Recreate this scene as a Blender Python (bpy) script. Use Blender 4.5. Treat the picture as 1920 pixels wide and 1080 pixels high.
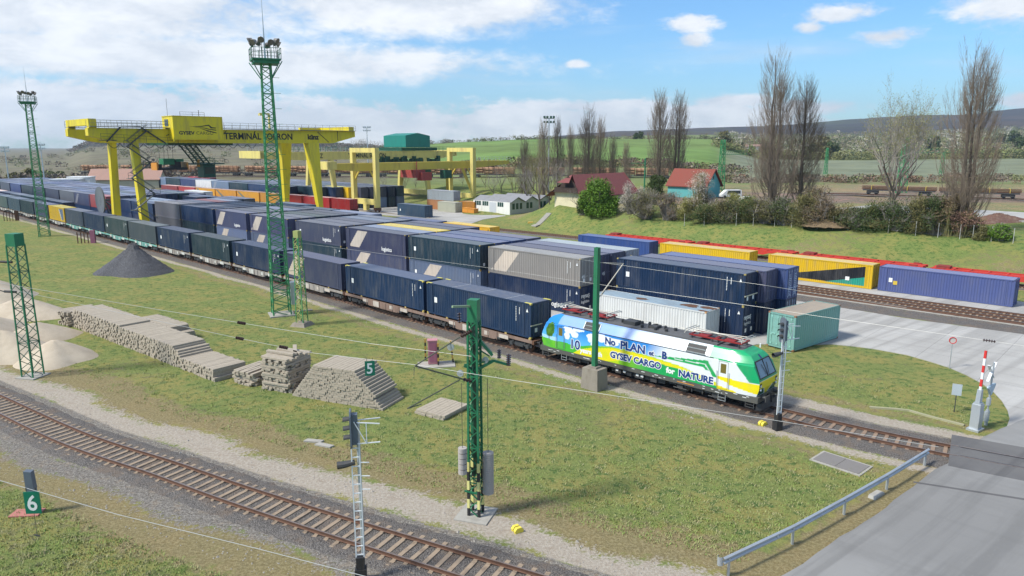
import bpy, math, random
import numpy as np
from mathutils import Vector, Matrix
R = math.radians
random.seed(7); np.random.seed(7)
for o in list(bpy.data.objects): bpy.data.objects.remove(o)
SC = bpy.context.scene; COL = SC.collection
# ---------------- camera, sky, sun, exposure ----------------
HC = 16.8; FPX = 1340.0; PITCH = math.atan(265/FPX)
cd = bpy.data.cameras.new('camera'); cam = bpy.data.objects.new('camera', cd); COL.objects.link(cam)
cam.location = (0, 0, HC); cam.rotation_euler = (math.pi/2-PITCH, 0, 0)
cd.sensor_width = 36; cd.lens = 36*FPX/1920; cd.clip_end = 30000; cd.clip_start = .5
SC.camera = cam
SUN_EL = 48; SUN_D = Vector((-.93, -.37, 0)).normalized()
SC.view_settings.view_transform = 'Standard'; SC.view_settings.look = 'None'
SC.view_settings.exposure = 0.36; SC.view_settings.gamma = 1
sl = bpy.data.lights.new('sun', 'SUN'); sl.energy = 4.3; sl.angle = R(10); sl.color = (1, .965, .87)
sun = bpy.data.objects.new('sun', sl); COL.objects.link(sun)
sd = Vector((SUN_D.x*math.cos(R(SUN_EL)), SUN_D.y*math.cos(R(SUN_EL)), math.sin(R(SUN_EL))))
sun.rotation_euler = sd.to_track_quat('Z', 'Y').to_euler(); sun.location = (-60, -20, 80)
W = bpy.data.worlds.new('World'); SC.world = W; W.use_nodes = True
def sky():
    nt = W.node_tree; N = nt.nodes; L = nt.links; N.clear()
    out = N.new('ShaderNodeOutputWorld'); bg = N.new('ShaderNodeBackground')
    st_ = N.new('ShaderNodeTexSky'); st_.sky_type = 'NISHITA'; st_.sun_disc = False
    st_.sun_elevation = R(SUN_EL); st_.sun_rotation = math.atan2(SUN_D.x, SUN_D.y) % (2*math.pi)
    st_.air_density = 1.2; st_.dust_density = .3; st_.ozone_density = 2.0
    bg.inputs[1].default_value = .085
    tc = N.new('ShaderNodeTexCoord'); sep = N.new('ShaderNodeSeparateXYZ'); L.new(tc.outputs['Generated'], sep.inputs[0])
    def m(op, a, b=None, c=None):
        n = N.new('ShaderNodeMath'); n.operation = op
        for i, v in enumerate((a, b, c)):
            if v is None: continue
            if isinstance(v, (int, float)): n.inputs[i].default_value = v
            else: L.new(v, n.inputs[i])
        return n.outputs[0]
    az = m('MULTIPLY', m('ARCTAN2', sep.outputs[0], sep.outputs[1]), 57.2958)
    el = m('MULTIPLY', m('ARCSINE', sep.outputs[2]), 57.2958)
    def noise(sx, sy, sc, det=6, rough=.55, off=0, dist=0.):
        c = N.new('ShaderNodeCombineXYZ'); L.new(m('MULTIPLY', az, sx), c.inputs[0]); L.new(m('MULTIPLY', el, sy), c.inputs[1]); c.inputs[2].default_value = off
        n = N.new('ShaderNodeTexNoise'); n.inputs['Scale'].default_value = sc; n.inputs['Detail'].default_value = det; n.inputs['Roughness'].default_value = rough
        n.inputs['Distortion'].default_value = dist
        L.new(c.outputs[0], n.inputs[0]); return n.outputs[0]
    def sstep(v, a, b):
        n = N.new('ShaderNodeMapRange'); n.interpolation_type = 'SMOOTHSTEP'
        L.new(v, n.inputs[0]); n.inputs[1].default_value = a; n.inputs[2].default_value = b; return n.outputs[0]
    def blob(ca, ce, ra, re):      # 1 in the centre of a soft ellipse of sky, 0 outside
        d = m('SQRT', m('ADD', m('POWER', m('DIVIDE', m('SUBTRACT', az, ca), ra), 2), m('POWER', m('DIVIDE', m('SUBTRACT', el, ce), re), 2)))
        return m('SUBTRACT', 1, d)
    n1 = noise(.055, .16, 1.0, 8, .6, 3.1, .3); n2 = noise(.22, .5, 1.0, 8, .6, 9.7, .2)
    n3 = noise(.9, 1.8, 1.0, 8, .62, 4.4, .4)
    w = m('ADD', m('ADD', m('MULTIPLY', m('SUBTRACT', n1, .5), 2.2), m('MULTIPLY', m('SUBTRACT', n2, .5), 1.6)), m('MULTIPLY', m('SUBTRACT', n3, .5), 1.0))
    def cloud(b, k=1., lo=-.05, hi=.35): return sstep(m('ADD', b, m('MULTIPLY', w, k)), lo, hi)
    def mx(*a):
        r = a[0]
        for b in a[1:]: r = m('MAXIMUM', r, b)
        return r
    big = cloud(mx(blob(-34, 9.5, 24, 3.9), blob(-8, 10.5, 15, 2.6), blob(-28, 6.0, 30, 1.9)), .55, -.12, .5)
    low = cloud(mx(blob(-24, 1.6, 38, 2.1), blob(8, 1.6, 22, 1.9), blob(-34, 2.5, 18, 2.4)), .75, -.05, .35)
    cum = cloud(mx(blob(13.5, 8.9, 2.6, .85), blob(13.7, 7.7, 1.5, .75), blob(23.5, 9.0, 3.8, .9), blob(21.6, 8.2, 1.6, .7), blob(26.5, 7.3, 3.2, .9), blob(33.5, 9.4, 5.6, 2.3), blob(22.5, 2.7, 4.8, .9), blob(35, 2.9, 3.5, .8), blob(-26, 4.45, 1.7, .25), blob(5, 6.2, 1.1, .4), blob(6, 3.0, 9, .75), blob(17, 3.3, 4, .6)), .9, -.02, .62)
    wisp = m('MULTIPLY', sstep(noise(.05, .35, 1.0, 7, .6, 21.), .48, .75), .38)
    rgb = lambda c: c
    def mix(f, a, b):
        n = N.new('ShaderNodeMix'); n.data_type = 'RGBA'
        if isinstance(f, (int, float)): n.inputs[0].default_value = f
        else: L.new(f, n.inputs[0])
        for i, v in ((6, a), (7, b)):
            if isinstance(v, tuple): n.inputs[i].default_value = (*v, 1)
            else: L.new(v, n.inputs[i])
        return n.outputs[2]
    # the blue of the open sky (sky texture, tinted) then cloud cover
    tint = N.new('ShaderNodeMix'); tint.data_type = 'RGBA'; tint.blend_type = 'MULTIPLY'; tint.inputs[0].default_value = 1
    L.new(st_.outputs[0], tint.inputs[6]); tint.inputs[7].default_value = (.72, 1.17, 1.62, 1)
    shade = sstep(m('ADD', n2, m('MULTIPLY', n1, .6)), .62, 1.0)
    cc = mix(shade, (7.4, 7.8, 8.3), (10.4, 10.5, 10.5))
    over = m('MULTIPLY', m('MULTIPLY', sstep(el, 13., 28.), sstep(n1, .30, .52)), .5)      # unseen thin high cloud, added to make the sky light less blue
    cover = mx(big, low, cum, wisp, over)
    lowfade = sstep(el, -.5, 4.5)
    cover = m('MULTIPLY', cover, m('ADD', .80, m('MULTIPLY', lowfade, .12)))
    col = mix(cover, tint.outputs[2], cc)
    L.new(col, bg.inputs[0]); L.new(bg.outputs[0], out.inputs[0])
sky()
SC.render.engine = 'CYCLES'
# ---------------- authoring coordinates ----------------
def ray(u, v):
    a = (u-960)/FPX; b = (540-v)/FPX
    return (a, math.cos(PITCH)+b*math.sin(PITCH), -math.sin(PITCH)+b*math.cos(PITCH))
def gp(u, v, z=0):
    r = ray(u, v); t = (z-HC)/r[2]; return Vector((r[0]*t, r[1]*t, z))
def zat(u, v, Y):
    r = ray(u, v); return HC+r[2]*Y/r[1]
YA = R(136.2); YAW = YA-math.pi            # yard axis; local +x of yard things runs towards the level crossing
OX, OY = gp(998.8, 571.9, 4.35)[:2]
def xy(s, t, z=0.): return Vector((OX+s*math.cos(YA)+t*math.sin(YA), OY+s*math.sin(YA)-t*math.cos(YA), z))
def st(x, y):
    x = x-OX; y = y-OY
    return (x*math.cos(YA)+y*math.sin(YA), x*math.sin(YA)-y*math.cos(YA))
def catmull(P, n=12):
    P = [Vector(p) for p in P]; Q = [P[0]*2-P[1]]+P+[P[-1]*2-P[-2]]; o = []
    for i in range(1, len(Q)-2):
        for k in range(n):
            t = k/n; a, b, c, d = Q[i-1:i+3]
            o.append(.5*((2*b)+(c-a)*t+(2*a-5*b+4*c-d)*t*t+(3*b-a-3*c+d)*t**3))
    o.append(P[-1]); return o
def resample(P, step):
    o = [P[0].copy()]; acc = 0.; need = step
    for a, b in zip(P, P[1:]):
        l = (b-a).length
        while l > 1e-9 and acc+l >= need:
            o.append(a+(b-a)*((need-acc)/l)); need += step
        acc += l
    return o
# ---------------- materials ----------------
MATS = {}
def newmat(name):
    m = bpy.data.materials.new(name); m.use_nodes = True; MATS[name] = m
    nt = m.node_tree; return m, nt, nt.nodes, nt.links, nt.nodes['Principled BSDF']
def nmix(nt, f, a, b, mode='MIX'):
    n = nt.nodes.new('ShaderNodeMix'); n.data_type = 'RGBA'; n.blend_type = mode
    for i, v in ((0, f), (6, a), (7, b)):
        if isinstance(v, (int, float)): n.inputs[i].default_value = v
        elif isinstance(v, tuple): n.inputs[i].default_value = (*v, 1)
        else: nt.links.new(v, n.inputs[i])
    return n.outputs[2]
def nnoise(nt, vec, scale, det=4, rough=.55, stretch=None):
    n = nt.nodes.new('ShaderNodeTexNoise'); n.inputs['Scale'].default_value = scale; n.inputs['Detail'].default_value = det; n.inputs['Roughness'].default_value = rough
    if stretch:
        mp = nt.nodes.new('ShaderNodeMapping'); mp.inputs['Scale'].default_value = stretch; nt.links.new(vec, mp.inputs[0]); vec = mp.outputs[0]
    nt.links.new(vec, n.inputs[0]); return n.outputs[0]
def nramp(nt, v, a, b):
    n = nt.nodes.new('ShaderNodeMapRange'); n.interpolation_type = 'SMOOTHSTEP'; nt.links.new(v, n.inputs[0])
    n.inputs[1].default_value = a; n.inputs[2].default_value = b; return n.outputs[0]
def nmath(nt, op, a, b=0.):
    n = nt.nodes.new('ShaderNodeMath'); n.operation = op
    for i, v in enumerate((a, b)):
        if isinstance(v, (int, float)): n.inputs[i].default_value = v
        else: nt.links.new(v, n.inputs[i])
    return n.outputs[0]
def bump(nt, p, h, strength=.4, dist=.02):
    b = nt.nodes.new('ShaderNodeBump'); b.inputs['Strength'].default_value = strength; b.inputs['Distance'].default_value = dist
    nt.links.new(h, b.inputs['Height']); nt.links.new(b.outputs[0], p.inputs['Normal'])
def coords(nt, kind='Object'):
    return nt.nodes.new('ShaderNodeTexCoord').outputs[kind]
def paint(name, col, dirt=(.12, .10, .08), amt=.35, scale=1.2, rough=.55, metal=0., stretch=(1, 1, .35), var=.12):
    """painted or bare surface with worn, streaky dirt of its own"""
    if name in MATS: return MATS[name]
    m, nt, N, L, p = newmat(name); v = coords(nt)
    rnd = nt.nodes.new('ShaderNodeObjectInfo').outputs['Random']
    add = nt.nodes.new('ShaderNodeVectorMath'); L.new(v, add.inputs[0])
    cb = nt.nodes.new('ShaderNodeCombineXYZ'); L.new(nmath(nt, 'MULTIPLY', rnd, 37.), cb.inputs[0]); L.new(cb.outputs[0], add.inputs[1]); v = add.outputs[0]
    n = nnoise(nt, v, scale, 6, .62, stretch); n2 = nnoise(nt, v, scale*6, 4, .6)
    c = nmix(nt, nmath(nt, 'MULTIPLY', nramp(nt, n, .45, .72), amt), col, dirt)
    c = nmix(nt, nmath(nt, 'MULTIPLY', n2, var*2), c, tuple(x*.55 for x in col))
    L.new(c, p.inputs['Base Color']); p.inputs['Roughness'].default_value = rough; p.inputs['Metallic'].default_value = metal
    return m
def objcolor(name, rough=.55, dirtamt=.5):
    """container paint: colour comes from the object, wear from noise in its own space"""
    m, nt, N, L, p = newmat(name); v = coords(nt); oi = nt.nodes.new('ShaderNodeObjectInfo')
    add = nt.nodes.new('ShaderNodeVectorMath'); L.new(v, add.inputs[0])
    cb = nt.nodes.new('ShaderNodeCombineXYZ'); L.new(nmath(nt, 'MULTIPLY', oi.outputs['Random'], 91.), cb.inputs[0]); L.new(cb.outputs[0], add.inputs[1]); v = add.outputs[0]
    streak = nnoise(nt, v, 2.2, 6, .65, (1, 1, .14)); cloud = nnoise(nt, v, .35, 5, .6); fine = nnoise(nt, v, 9, 4, .6)
    amt_ = nmath(nt, 'ADD', nmath(nt, 'MULTIPLY', oi.outputs['Random'], .9), .45)
    c = nmix(nt, nmath(nt, 'MULTIPLY', nmath(nt, 'MULTIPLY', nramp(nt, streak, .42, .75), dirtamt*.5), amt_), oi.outputs['Color'], (.20, .185, .165))
    c = nmix(nt, nmath(nt, 'MULTIPLY', nramp(nt, cloud, .46, .74), dirtamt*.42), c, (.15, .145, .16))
    c = nmix(nt, nmath(nt, 'MULTIPLY', nramp(nt, fine, .66, .74), .55*dirtamt), c, (.17, .07, .03))
    L.new(c, p.inputs['Base Color']); p.inputs['Roughness'].default_value = rough
    return m
def flat(name, col, rough=.5, metal=0., emit=None):
    if name in MATS: return MATS[name]
    m, nt, N, L, p = newmat(name); v = coords(nt)
    n = nnoise(nt, v, 3., 4)
    L.new(nmix(nt, nmath(nt, 'MULTIPLY', n, .3), col, tuple(x*.7 for x in col)), p.inputs['Base Color'])
    p.inputs['Roughness'].default_value = rough; p.inputs['Metallic'].default_value = metal
    return m
M_CONT = objcolor('container_paint', .36, .55)
M_CROOF = objcolor('container_roof_paint', .5, .75)
M_CLEAN = objcolor('clean_paint', .45, .12)
M_GALV = paint('galvanised_steel', (.52, .55, .57), (.3, .3, .3), .4, 2, .42, .55)
M_DARK = paint('dark_grey_metal', (.045, .047, .05), (.10, .08, .06), .5, 2, .6)
M_BLACK = paint('black_metal', (.018, .018, .02), (.07, .05, .04), .4, 3, .6)
M_RUST = paint('rusty_brown_steel', (.13, .062, .036), (.05, .03, .02), .6, 3, .85)
M_RAIL = paint('rail_steel', (.16, .085, .055), (.07, .04, .03), .5, 3, .6, .3)
M_RAILTOP = paint('rail_head', (.32, .25, .21), (.16, .10, .07), .5, 3, .35, .6)
M_YEL = paint('crane_yellow', (.72, .57, .015), (.34, .24, .07), .6, 1.1, .5, 0, (1, 1, .16))
M_YEL2 = paint('faded_yellow', (.70, .58, .17), (.36, .26, .13), .65, 1., .6, 0, (1, 1, .2))
M_YEL3 = paint('old_yellow', (.60, .46, .07), (.30, .18, .07), .6, .5, .6)
M_GREENM = paint('mast_green', (.018, .17, .075), (.03, .07, .04), .5, 2, .5)
M_GREENL = paint('light_mast_green', (.05, .27, .10), (.10, .16, .06), .45, 2, .5)
M_GREEND = paint('dark_green_metal', (.01, .075, .045), (.02, .04, .03), .5, 2, .5)
M_TEAL = paint('teal_sheet', (.01, .20, .155), (.02, .12, .09), .3, 1, .5)
M_CONC = paint('concrete', (.36, .34, .30), (.20, .18, .15), .55, 1.3, .9)
M_WHITE = paint('white_paint', (.78, .78, .76), (.45, .42, .36), .35, 1, .5)
M_RED = paint('signal_red', (.62, .03, .025), (.30, .05, .03), .3, 1, .5)
M_ORANGE = paint('orange_paint', (.62, .25, .03), (.3, .14, .05), .4, 1, .5)
M_CREAM = paint('cream_paint', (.68, .60, .40), (.40, .34, .22), .4, 1, .6)
M_GLASS = flat('dark_glass', (.03, .045, .055), .08)
M_INSUL = flat('brown_insulator', (.045, .02, .015), .25)
M_WIRE = flat('wire_metal', (.42, .42, .40), .45, .3)
M_WIRED = flat('old_wire', (.13, .13, .12), .6)
M_LOGW = paint('log_wood', (.42, .24, .14), (.2, .12, .07), .5, 4, .9)
# ---------------- mesh builder ----------------
class MB:
    def __init__(s): s.v = []; s.f = []; s.m = []; s.c = None
    def add(s, vs, fs, mi=0, M=None):
        b = len(s.v)
        if M is not None: vs = [tuple(M @ Vector(v)) for v in vs]
        s.v += [tuple(v) for v in vs]; s.f += [tuple(b+i for i in f) for f in fs]; s.m += [mi]*len(fs); return s
    def box(s, x0, x1, y0, y1, z0, z1, mi=0, M=None):
        return s.add([(x0, y0, z0), (x1, y0, z0), (x1, y1, z0), (x0, y1, z0), (x0, y0, z1), (x1, y0, z1), (x1, y1, z1), (x0, y1, z1)],
                     [(3, 2, 1, 0), (4, 5, 6, 7), (0, 1, 5, 4), (1, 2, 6, 5), (2, 3, 7, 6), (3, 0, 4, 7)], mi, M)
    def prism(s, poly, a, b, axis='z', mi=0, M=None):
        n = len(poly)
        def P(p, h): return (p[0], p[1], h) if axis == 'z' else ((p[0], h, p[1]) if axis == 'y' else (h, p[0], p[1]))
        vs = [P(p, a) for p in poly]+[P(p, b) for p in poly]
        fs = [tuple(range(n))[::-1], tuple(range(n, 2*n))]+[(i, (i+1) % n, n+(i+1) % n, n+i) for i in range(n)]
        return s.add(vs, fs, mi, M)
    def tube(s, p0, p1, r0, r1=None, n=6, mi=0, cap=True):
        p0 = Vector(p0); p1 = Vector(p1); r1 = r0 if r1 is None else r1; d = p1-p0
        if d.length < 1e-6: return s
        d.normalize(); a = d.orthogonal().normalized(); b = d.cross(a); vs = []
        for p, r in ((p0, r0), (p1, r1)):
            vs += [p+(a*math.cos(2*math.pi*i/n)+b*math.sin(2*math.pi*i/n))*r for i in range(n)]
        fs = [(i, (i+1) % n, n+(i+1) % n, n+i) for i in range(n)]
        if cap: fs += [tuple(range(n))[::-1], tuple(range(n, 2*n))]
        return s.add(vs, fs, mi)
    def bar(s, p0, p1, w, h=None, mi=0):
        h = w if h is None else h; p0 = Vector(p0); p1 = Vector(p1); d = (p1-p0); l = d.length
        if l < 1e-6: return s
        d.normalize(); up = Vector((0, 0, 1)) if abs(d.z) < .95 else Vector((1, 0, 0))
        a = up.cross(d).normalized(); b = d.cross(a)
        vs = [p+a*x*w/2+b*y*h/2 for p in (p0, p1) for x, y in ((-1, -1), (1, -1), (1, 1), (-1, 1))]
        return s.add(vs, [(3, 2, 1, 0), (4, 5, 6, 7), (0, 1, 5, 4), (1, 2, 6, 5), (2, 3, 7, 6), (3, 0, 4, 7)], mi)
    def poly(s, pts, mi=0): return s.add(pts, [tuple(range(len(pts)))], mi)
    def wheel(s, x, y, z, r, w, mi=0, n=20):
        s.tube((x, y-w/2, z), (x, y+w/2, z), r, n=n, mi=mi); s.tube((x, y-w*.7, z), (x, y+w*.7, z), r*.35, n=10, mi=mi)
        return s.tube((x, y-w*.55, z), (x, y+w*.55, z), r*.82, n=n, mi=mi)
    def build(s, name, mats, parent=None, smooth=False, loc=None):
        me = bpy.data.meshes.new(name); me.from_pydata(s.v, [], s.f)
        for m in (mats if isinstance(mats, (list, tuple)) else [mats]): me.materials.append(m)
        if len(set(s.m)) > 1: me.polygons.foreach_set('material_index', s.m)
        if smooth: me.polygons.foreach_set('use_smooth', [True]*len(me.polygons))
        me.update(); return obj(name, me, parent, loc)
def obj(name, me, parent=None, loc=None):
    o = bpy.data.objects.new(name, me); COL.objects.link(o)
    if parent is not None: o.parent = parent
    if loc is not None: o.location = loc
    return o
def tag(o, label=None, cat=None, group=None, kind=None):
    for k, v in (('label', label), ('category', cat), ('group', group), ('kind', kind)):
        if v: o[k] = v
    return o
def thing(name, label, cat, loc=(0, 0, 0), rz=0., group=None):
    o = bpy.data.objects.new(name, None); COL.objects.link(o); o.location = loc; o.rotation_euler = (0, 0, rz); o.empty_display_size = .3
    return tag(o, label, cat, group)
def kids(o): return [c for c in o.children]
def copy_tree(o, loc, rz, label=None, scale=None):
    r = o.copy(); COL.objects.link(r); r.location = loc; r.rotation_euler = (0, 0, rz)
    if scale is not None: r.scale = scale
    if label: r['label'] = label
    for c in o.children:
        k = c.copy(); COL.objects.link(k); k.parent = r
        for g in c.children:
            h = g.copy(); COL.objects.link(h); h.parent = k
    return r
def text(name, body, size, mat_, parent, loc, rot, ext=.004, offset=0., sx=1., align='LEFT', shear=0., sp=1.):
    cu = bpy.data.curves.new(name, 'FONT'); cu.body = body; cu.size = size; cu.extrude = ext; cu.offset = offset; cu.align_x = align; cu.shear = shear; cu.space_character = sp
    cu.resolution_u = 3
    t = bpy.data.objects.new(name, cu)
    me = bpy.data.meshes.new_from_object(t); bpy.data.objects.remove(t)
    me.materials.clear(); me.materials.append(mat_)
    o = obj(name, me, parent, loc); o.rotation_euler = rot; o.scale = (sx, 1, 1); return o
SIDE = (math.pi/2, 0, 0)                       # lettering on a face that looks towards local -y
END = (math.pi/2, 0, math.pi/2)                # lettering on a face that looks towards local +x
# ---------------- terrain ----------------
# land profile by direction: column u (photograph column, i.e. a bearing) -> (distance Y, height)
def bank(u, yb, yt): return [(0, 0), (yb, 0), ((yb+yt)/2, 2.6), (yt, 4.5)]
def prof(u, *far): return far
PROF = {
 -500: [(0, 0), (400, 0), (3000, 1), (6000, 4)],
 0: [(0, 0), (400, 0), (3000, 1), (6000, 4)],
 125: [(0, 0), (400, 0), (1500, 1), (6000, 4)],
 170: [(0, 0), (300, 0), (700, zat(170, 294, 700)), (1500, zat(170, 270, 1500)), (1900, 12), (6000, 4)],
 300: [(0, 0), (250, 0), (285, 4.2), (320, 4.5), (700, zat(300, 292, 700)), (1500, zat(300, 269, 1500)), (1900, 12), (6000, 4)],
 560: [(0, 0), (245, 0), (275, 4.5), (310, 4.5), (700, zat(560, 291, 700)), (1500, zat(560, 270, 1500)), (1900, 14), (6000, 4)],
 655: [(0, 0), (240, 0), (270, 4.5), (310, 4.5), (700, zat(655, 291, 700)), (1500, zat(655, 276, 1500)), (1900, 14), (6000, 4)],
 740: [(0, 0), (225, 0), (255, 4.5), (300, 4.5), (480, zat(740, 292, 480)), (900, zat(740, 272.5, 900)), (1300, 12), (6000, 4)],
 860: [(0, 0), (195, 0), (235, 4.0), (285, 4.5), (450, zat(860, 290, 450)), (850, zat(860, 266.5, 850)), (1300, 20), (6000, 12)],
 935: [(0, 0), (178, 0), (215, 3.8), (275, 4.5), (420, zat(935, 290, 420)), (820, zat(935, 263.5, 820)), (1300, 20), (6000, 12)],
 960: [(0, 0), (160, 0), (168, .9), (175, .1), (206, .1), (232, 3.9), (270, 4.5), (400, zat(960, 291, 400)), (800, zat(960, 262, 800)), (1300, 20), (3500, zat(960, 266, 3500)), (6000, 60)],
 1010: [(0, 0), (148, 0), (163, 2.9), (172, 1.4), (180, .3), (206, .3), (230, 4.0), (260, 4.5), (400, zat(1010, 291, 400)), (800, zat(1010, 261, 800)), (1300, 22), (3500, zat(1010, 263, 3500)), (6000, 60)],
 1045: [(0, 0), (142, 0), (153, 4.2), (162, 4.5), (250, 4.5), (400, zat(1045, 291.5, 400)), (800, zat(1045, 260.8, 800)), (1300, 22), (3500, zat(1045, 257, 3500)), (6000, 60)],
 1100: [(0, 0), (135, 0), (146, 3.9), (151, 4.5), (250, 4.5), (400, zat(1100, 292, 400)), (800, zat(1100, 260.5, 800)), (1300, 24), (3500, zat(1100, 251, 3500)), (6000, 60)],
 1200: [(0, 0), (126, 0), (133, 3.0), (139, 4.5), (250, 4.5), (400, zat(1200, 294, 400)), (800, zat(1200, 260.5, 800)), (1300, 24), (3500, zat(1200, 245, 3500)), (6000, 60)],
 1330: [(0, 0), (117.5, 0), (124, 3.0), (130, 4.5), (300, 4.5), (430, zat(1330, 300, 430)), (820, zat(1330, 261, 820)), (1300, 24), (3500, zat(1330, 241, 3500)), (6000, 60)],
 1420: [(0, 0), (112, 0), (118, 2.9), (124, 4.5), (400, 4.5), (640, zat(1420, 298, 640)), (1600, zat(1420, 266, 1600)), (2100, zat(1420, 256, 2100)), (3500, zat(1420, 236, 3500)), (6000, 60)],
 1530: [(0, 0), (107, 0), (112, 2.8), (118, 4.5), (400, 4.5), (650, zat(1530, 300, 650)), (1600, zat(1530, 266, 1600)), (2100, zat(1530, 254, 2100)), (3500, zat(1530, 230, 3500)), (6000, 60)],
 1700: [(0, 0), (100, 0), (105, 2.7), (111, 4.5), (400, 4.5), (650, zat(1700, 299, 650)), (1600, zat(1700, 263, 1600)), (2100, zat(1700, 250, 2100)), (3500, zat(1700, 217, 3500)), (6000, 60)],
 1920: [(0, 0), (92, 0), (97, 2.7), (103, 4.5), (400, 4.5), (650, zat(1920, 297, 650)), (1600, zat(1920, 258, 1600)), (2100, zat(1920, 243, 2100)), (3500, zat(1920, 206, 3500)), (6000, 60)],
 2500: [(0, 0), (80, 0), (86, 2.7), (92, 4.5), (400, 4.5), (650, 5), (1600, 20), (2100, 50), (3500, 220), (6000, 60)],
}
PU = sorted(PROF); YS = np.concatenate([np.arange(0, 60, 2.), np.exp(np.arange(math.log(60), math.log(7000), .008))])
PT = np.array([np.interp(YS, [a for a, b in PROF[u]], [b for a, b in PROF[u]]) for u in PU])
def hprof(U, Y):
    U = np.clip(np.asarray(U, float), PU[0], PU[-1]); Y = np.clip(np.asarray(Y, float), 0, 6900)
    i = np.clip(np.searchsorted(PU, U, side='right')-1, 0, len(PU)-2); pu = np.array(PU, float)
    f = (U-pu[i])/(pu[i+1]-pu[i]); j = np.clip(np.searchsorted(YS, Y, side='right')-1, 0, len(YS)-2); g = (Y-YS[j])/(YS[j+1]-YS[j])
    a = PT[i, j]*(1-g)+PT[i, j+1]*g; b = PT[i+1, j]*(1-g)+PT[i+1, j+1]*g
    return a*(1-f)+b*f
def vnoise(x, y, sc, seed=0):
    x = np.asarray(x, float)/sc; y = np.asarray(y, float)/sc; xi = np.floor(x).astype(int); yi = np.floor(y).astype(int); fx = x-xi; fy = y-yi
    fx = fx*fx*(3-2*fx); fy = fy*fy*(3-2*fy)
    def h(a, b): 
        n = (a*374761393+b*668265263+seed*974711) & 0x7fffffff; n = ((n ^ (n >> 13))*1274126177) & 0x7fffffff; return ((n ^ (n >> 16)) & 0xffff)/65535.
    return (h(xi, yi)*(1-fx)+h(xi+1, yi)*fx)*(1-fy)+(h(xi, yi+1)*(1-fx)+h(xi+1, yi+1)*fx)*fy
def ucol(x, y):   # column (bearing) of a ground point
    y = np.maximum(np.asarray(y, float), 1e-3); return 960+FPX*np.asarray(x, float)/(y*math.cos(PITCH)+HC*math.sin(PITCH)*np.ones_like(y))
def hground(x, y):
    x = np.asarray(x, float); y = np.asarray(y, float)
    yy = np.where(y > 5, y, 0.); U = ucol(x, np.maximum(y, 5.)); z = hprof(U, yy)
    n = (vnoise(x, y, 9, 1)-.5)*.5+(vnoise(x, y, 3, 2)-.5)*.15
    z = z+np.where(z > .4, n*np.clip(z/4, 0, 1), 0)
    far = np.clip((y-1200)/1500, 0, 1); z = z+far*((vnoise(x, y, 420, 3)-.5)*22+(vnoise(x, y, 130, 4)-.5)*9)*np.clip(z/30, 0, 1)
    return z
def H1(x, y): return float(hground(np.array([x]), np.array([y]))[0])
def hit(u, v, y0=90, y1=400):
    """where the line of sight through (u, v) meets the land"""
    Y = y0
    while Y < y1:
        z = zat(u, v, Y); x = ray(u, v)[0]*Y/ray(u, v)[1]
        if z <= H1(x, Y): return Vector((x, Y, H1(x, Y)))
        Y += .25
    return Vector((x, Y, H1(x, Y)))
# track lines (s, t of centre)
TRK_A = [(-70, 14.), (-50, 7.6), (-40, 4.9), (-33, 3.1), (-29.3, 2.3), (-25, 1.6), (-19.5, 1.3), (-10, 1.12), (0, 1.15), (13, 1.4), (27, 1.65), (40, 1.95), (60, 2.05), (100, 2.0), (150, 2.1), (200, 2.1), (270, 2.2), (340, 2.4)]
TRK_F = [(-60, -6.), (-40, -15.8), (-27, -21.1), (-19.5, -23.5), (-12.3, -25.65), (-5.9, -27.45), (0, -28.9), (8, -31.0), (20, -33.0), (40, -36.4), (70, -40)]
def line_xy(T, z=0., n=10): return [xy(p.x, p.y, z) for p in catmull([(a, b, 0) for a, b in T], n)]
LA = line_xy(TRK_A); LF = line_xy(TRK_F)
def dist_line(X, Y, Lp):
    """signed distance to a polyline: negative on the camera side"""
    P = np.array([(p.x, p.y) for p in Lp]); best = np.full(X.shape, 1e9); sg = np.zeros(X.shape)
    for a, b in zip(P[:-1:2], P[2::2]):
        d = b-a; l2 = d@d+1e-9; t = np.clip(((X-a[0])*d[0]+(Y-a[1])*d[1])/l2, 0, 1); qx = X-a[0]-t*d[0]; qy = Y-a[1]-t*d[1]; D = np.hypot(qx, qy)
        c = d[0]*qy-d[1]*qx; k = D < best; best = np.where(k, D, best); sg = np.where(k, np.sign(c), sg)
    return best, sg
def bell(d, a, b, soft): return np.clip((d-a)/soft+.5, 0, 1)*np.clip((b-d)/soft+.5, 0, 1)
ROADL = [gp(u, v) for u, v in ((1400, 1110), (1440, 1095), (1530, 1040), (1600, 995), (1660, 955), (1712, 918), (1752, 888), (1790, 868))]
ROADL = [q for a, b in zip(ROADL, ROADL[1:]) for q in (a, (a+b)/2)]+[ROADL[-1]]
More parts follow.
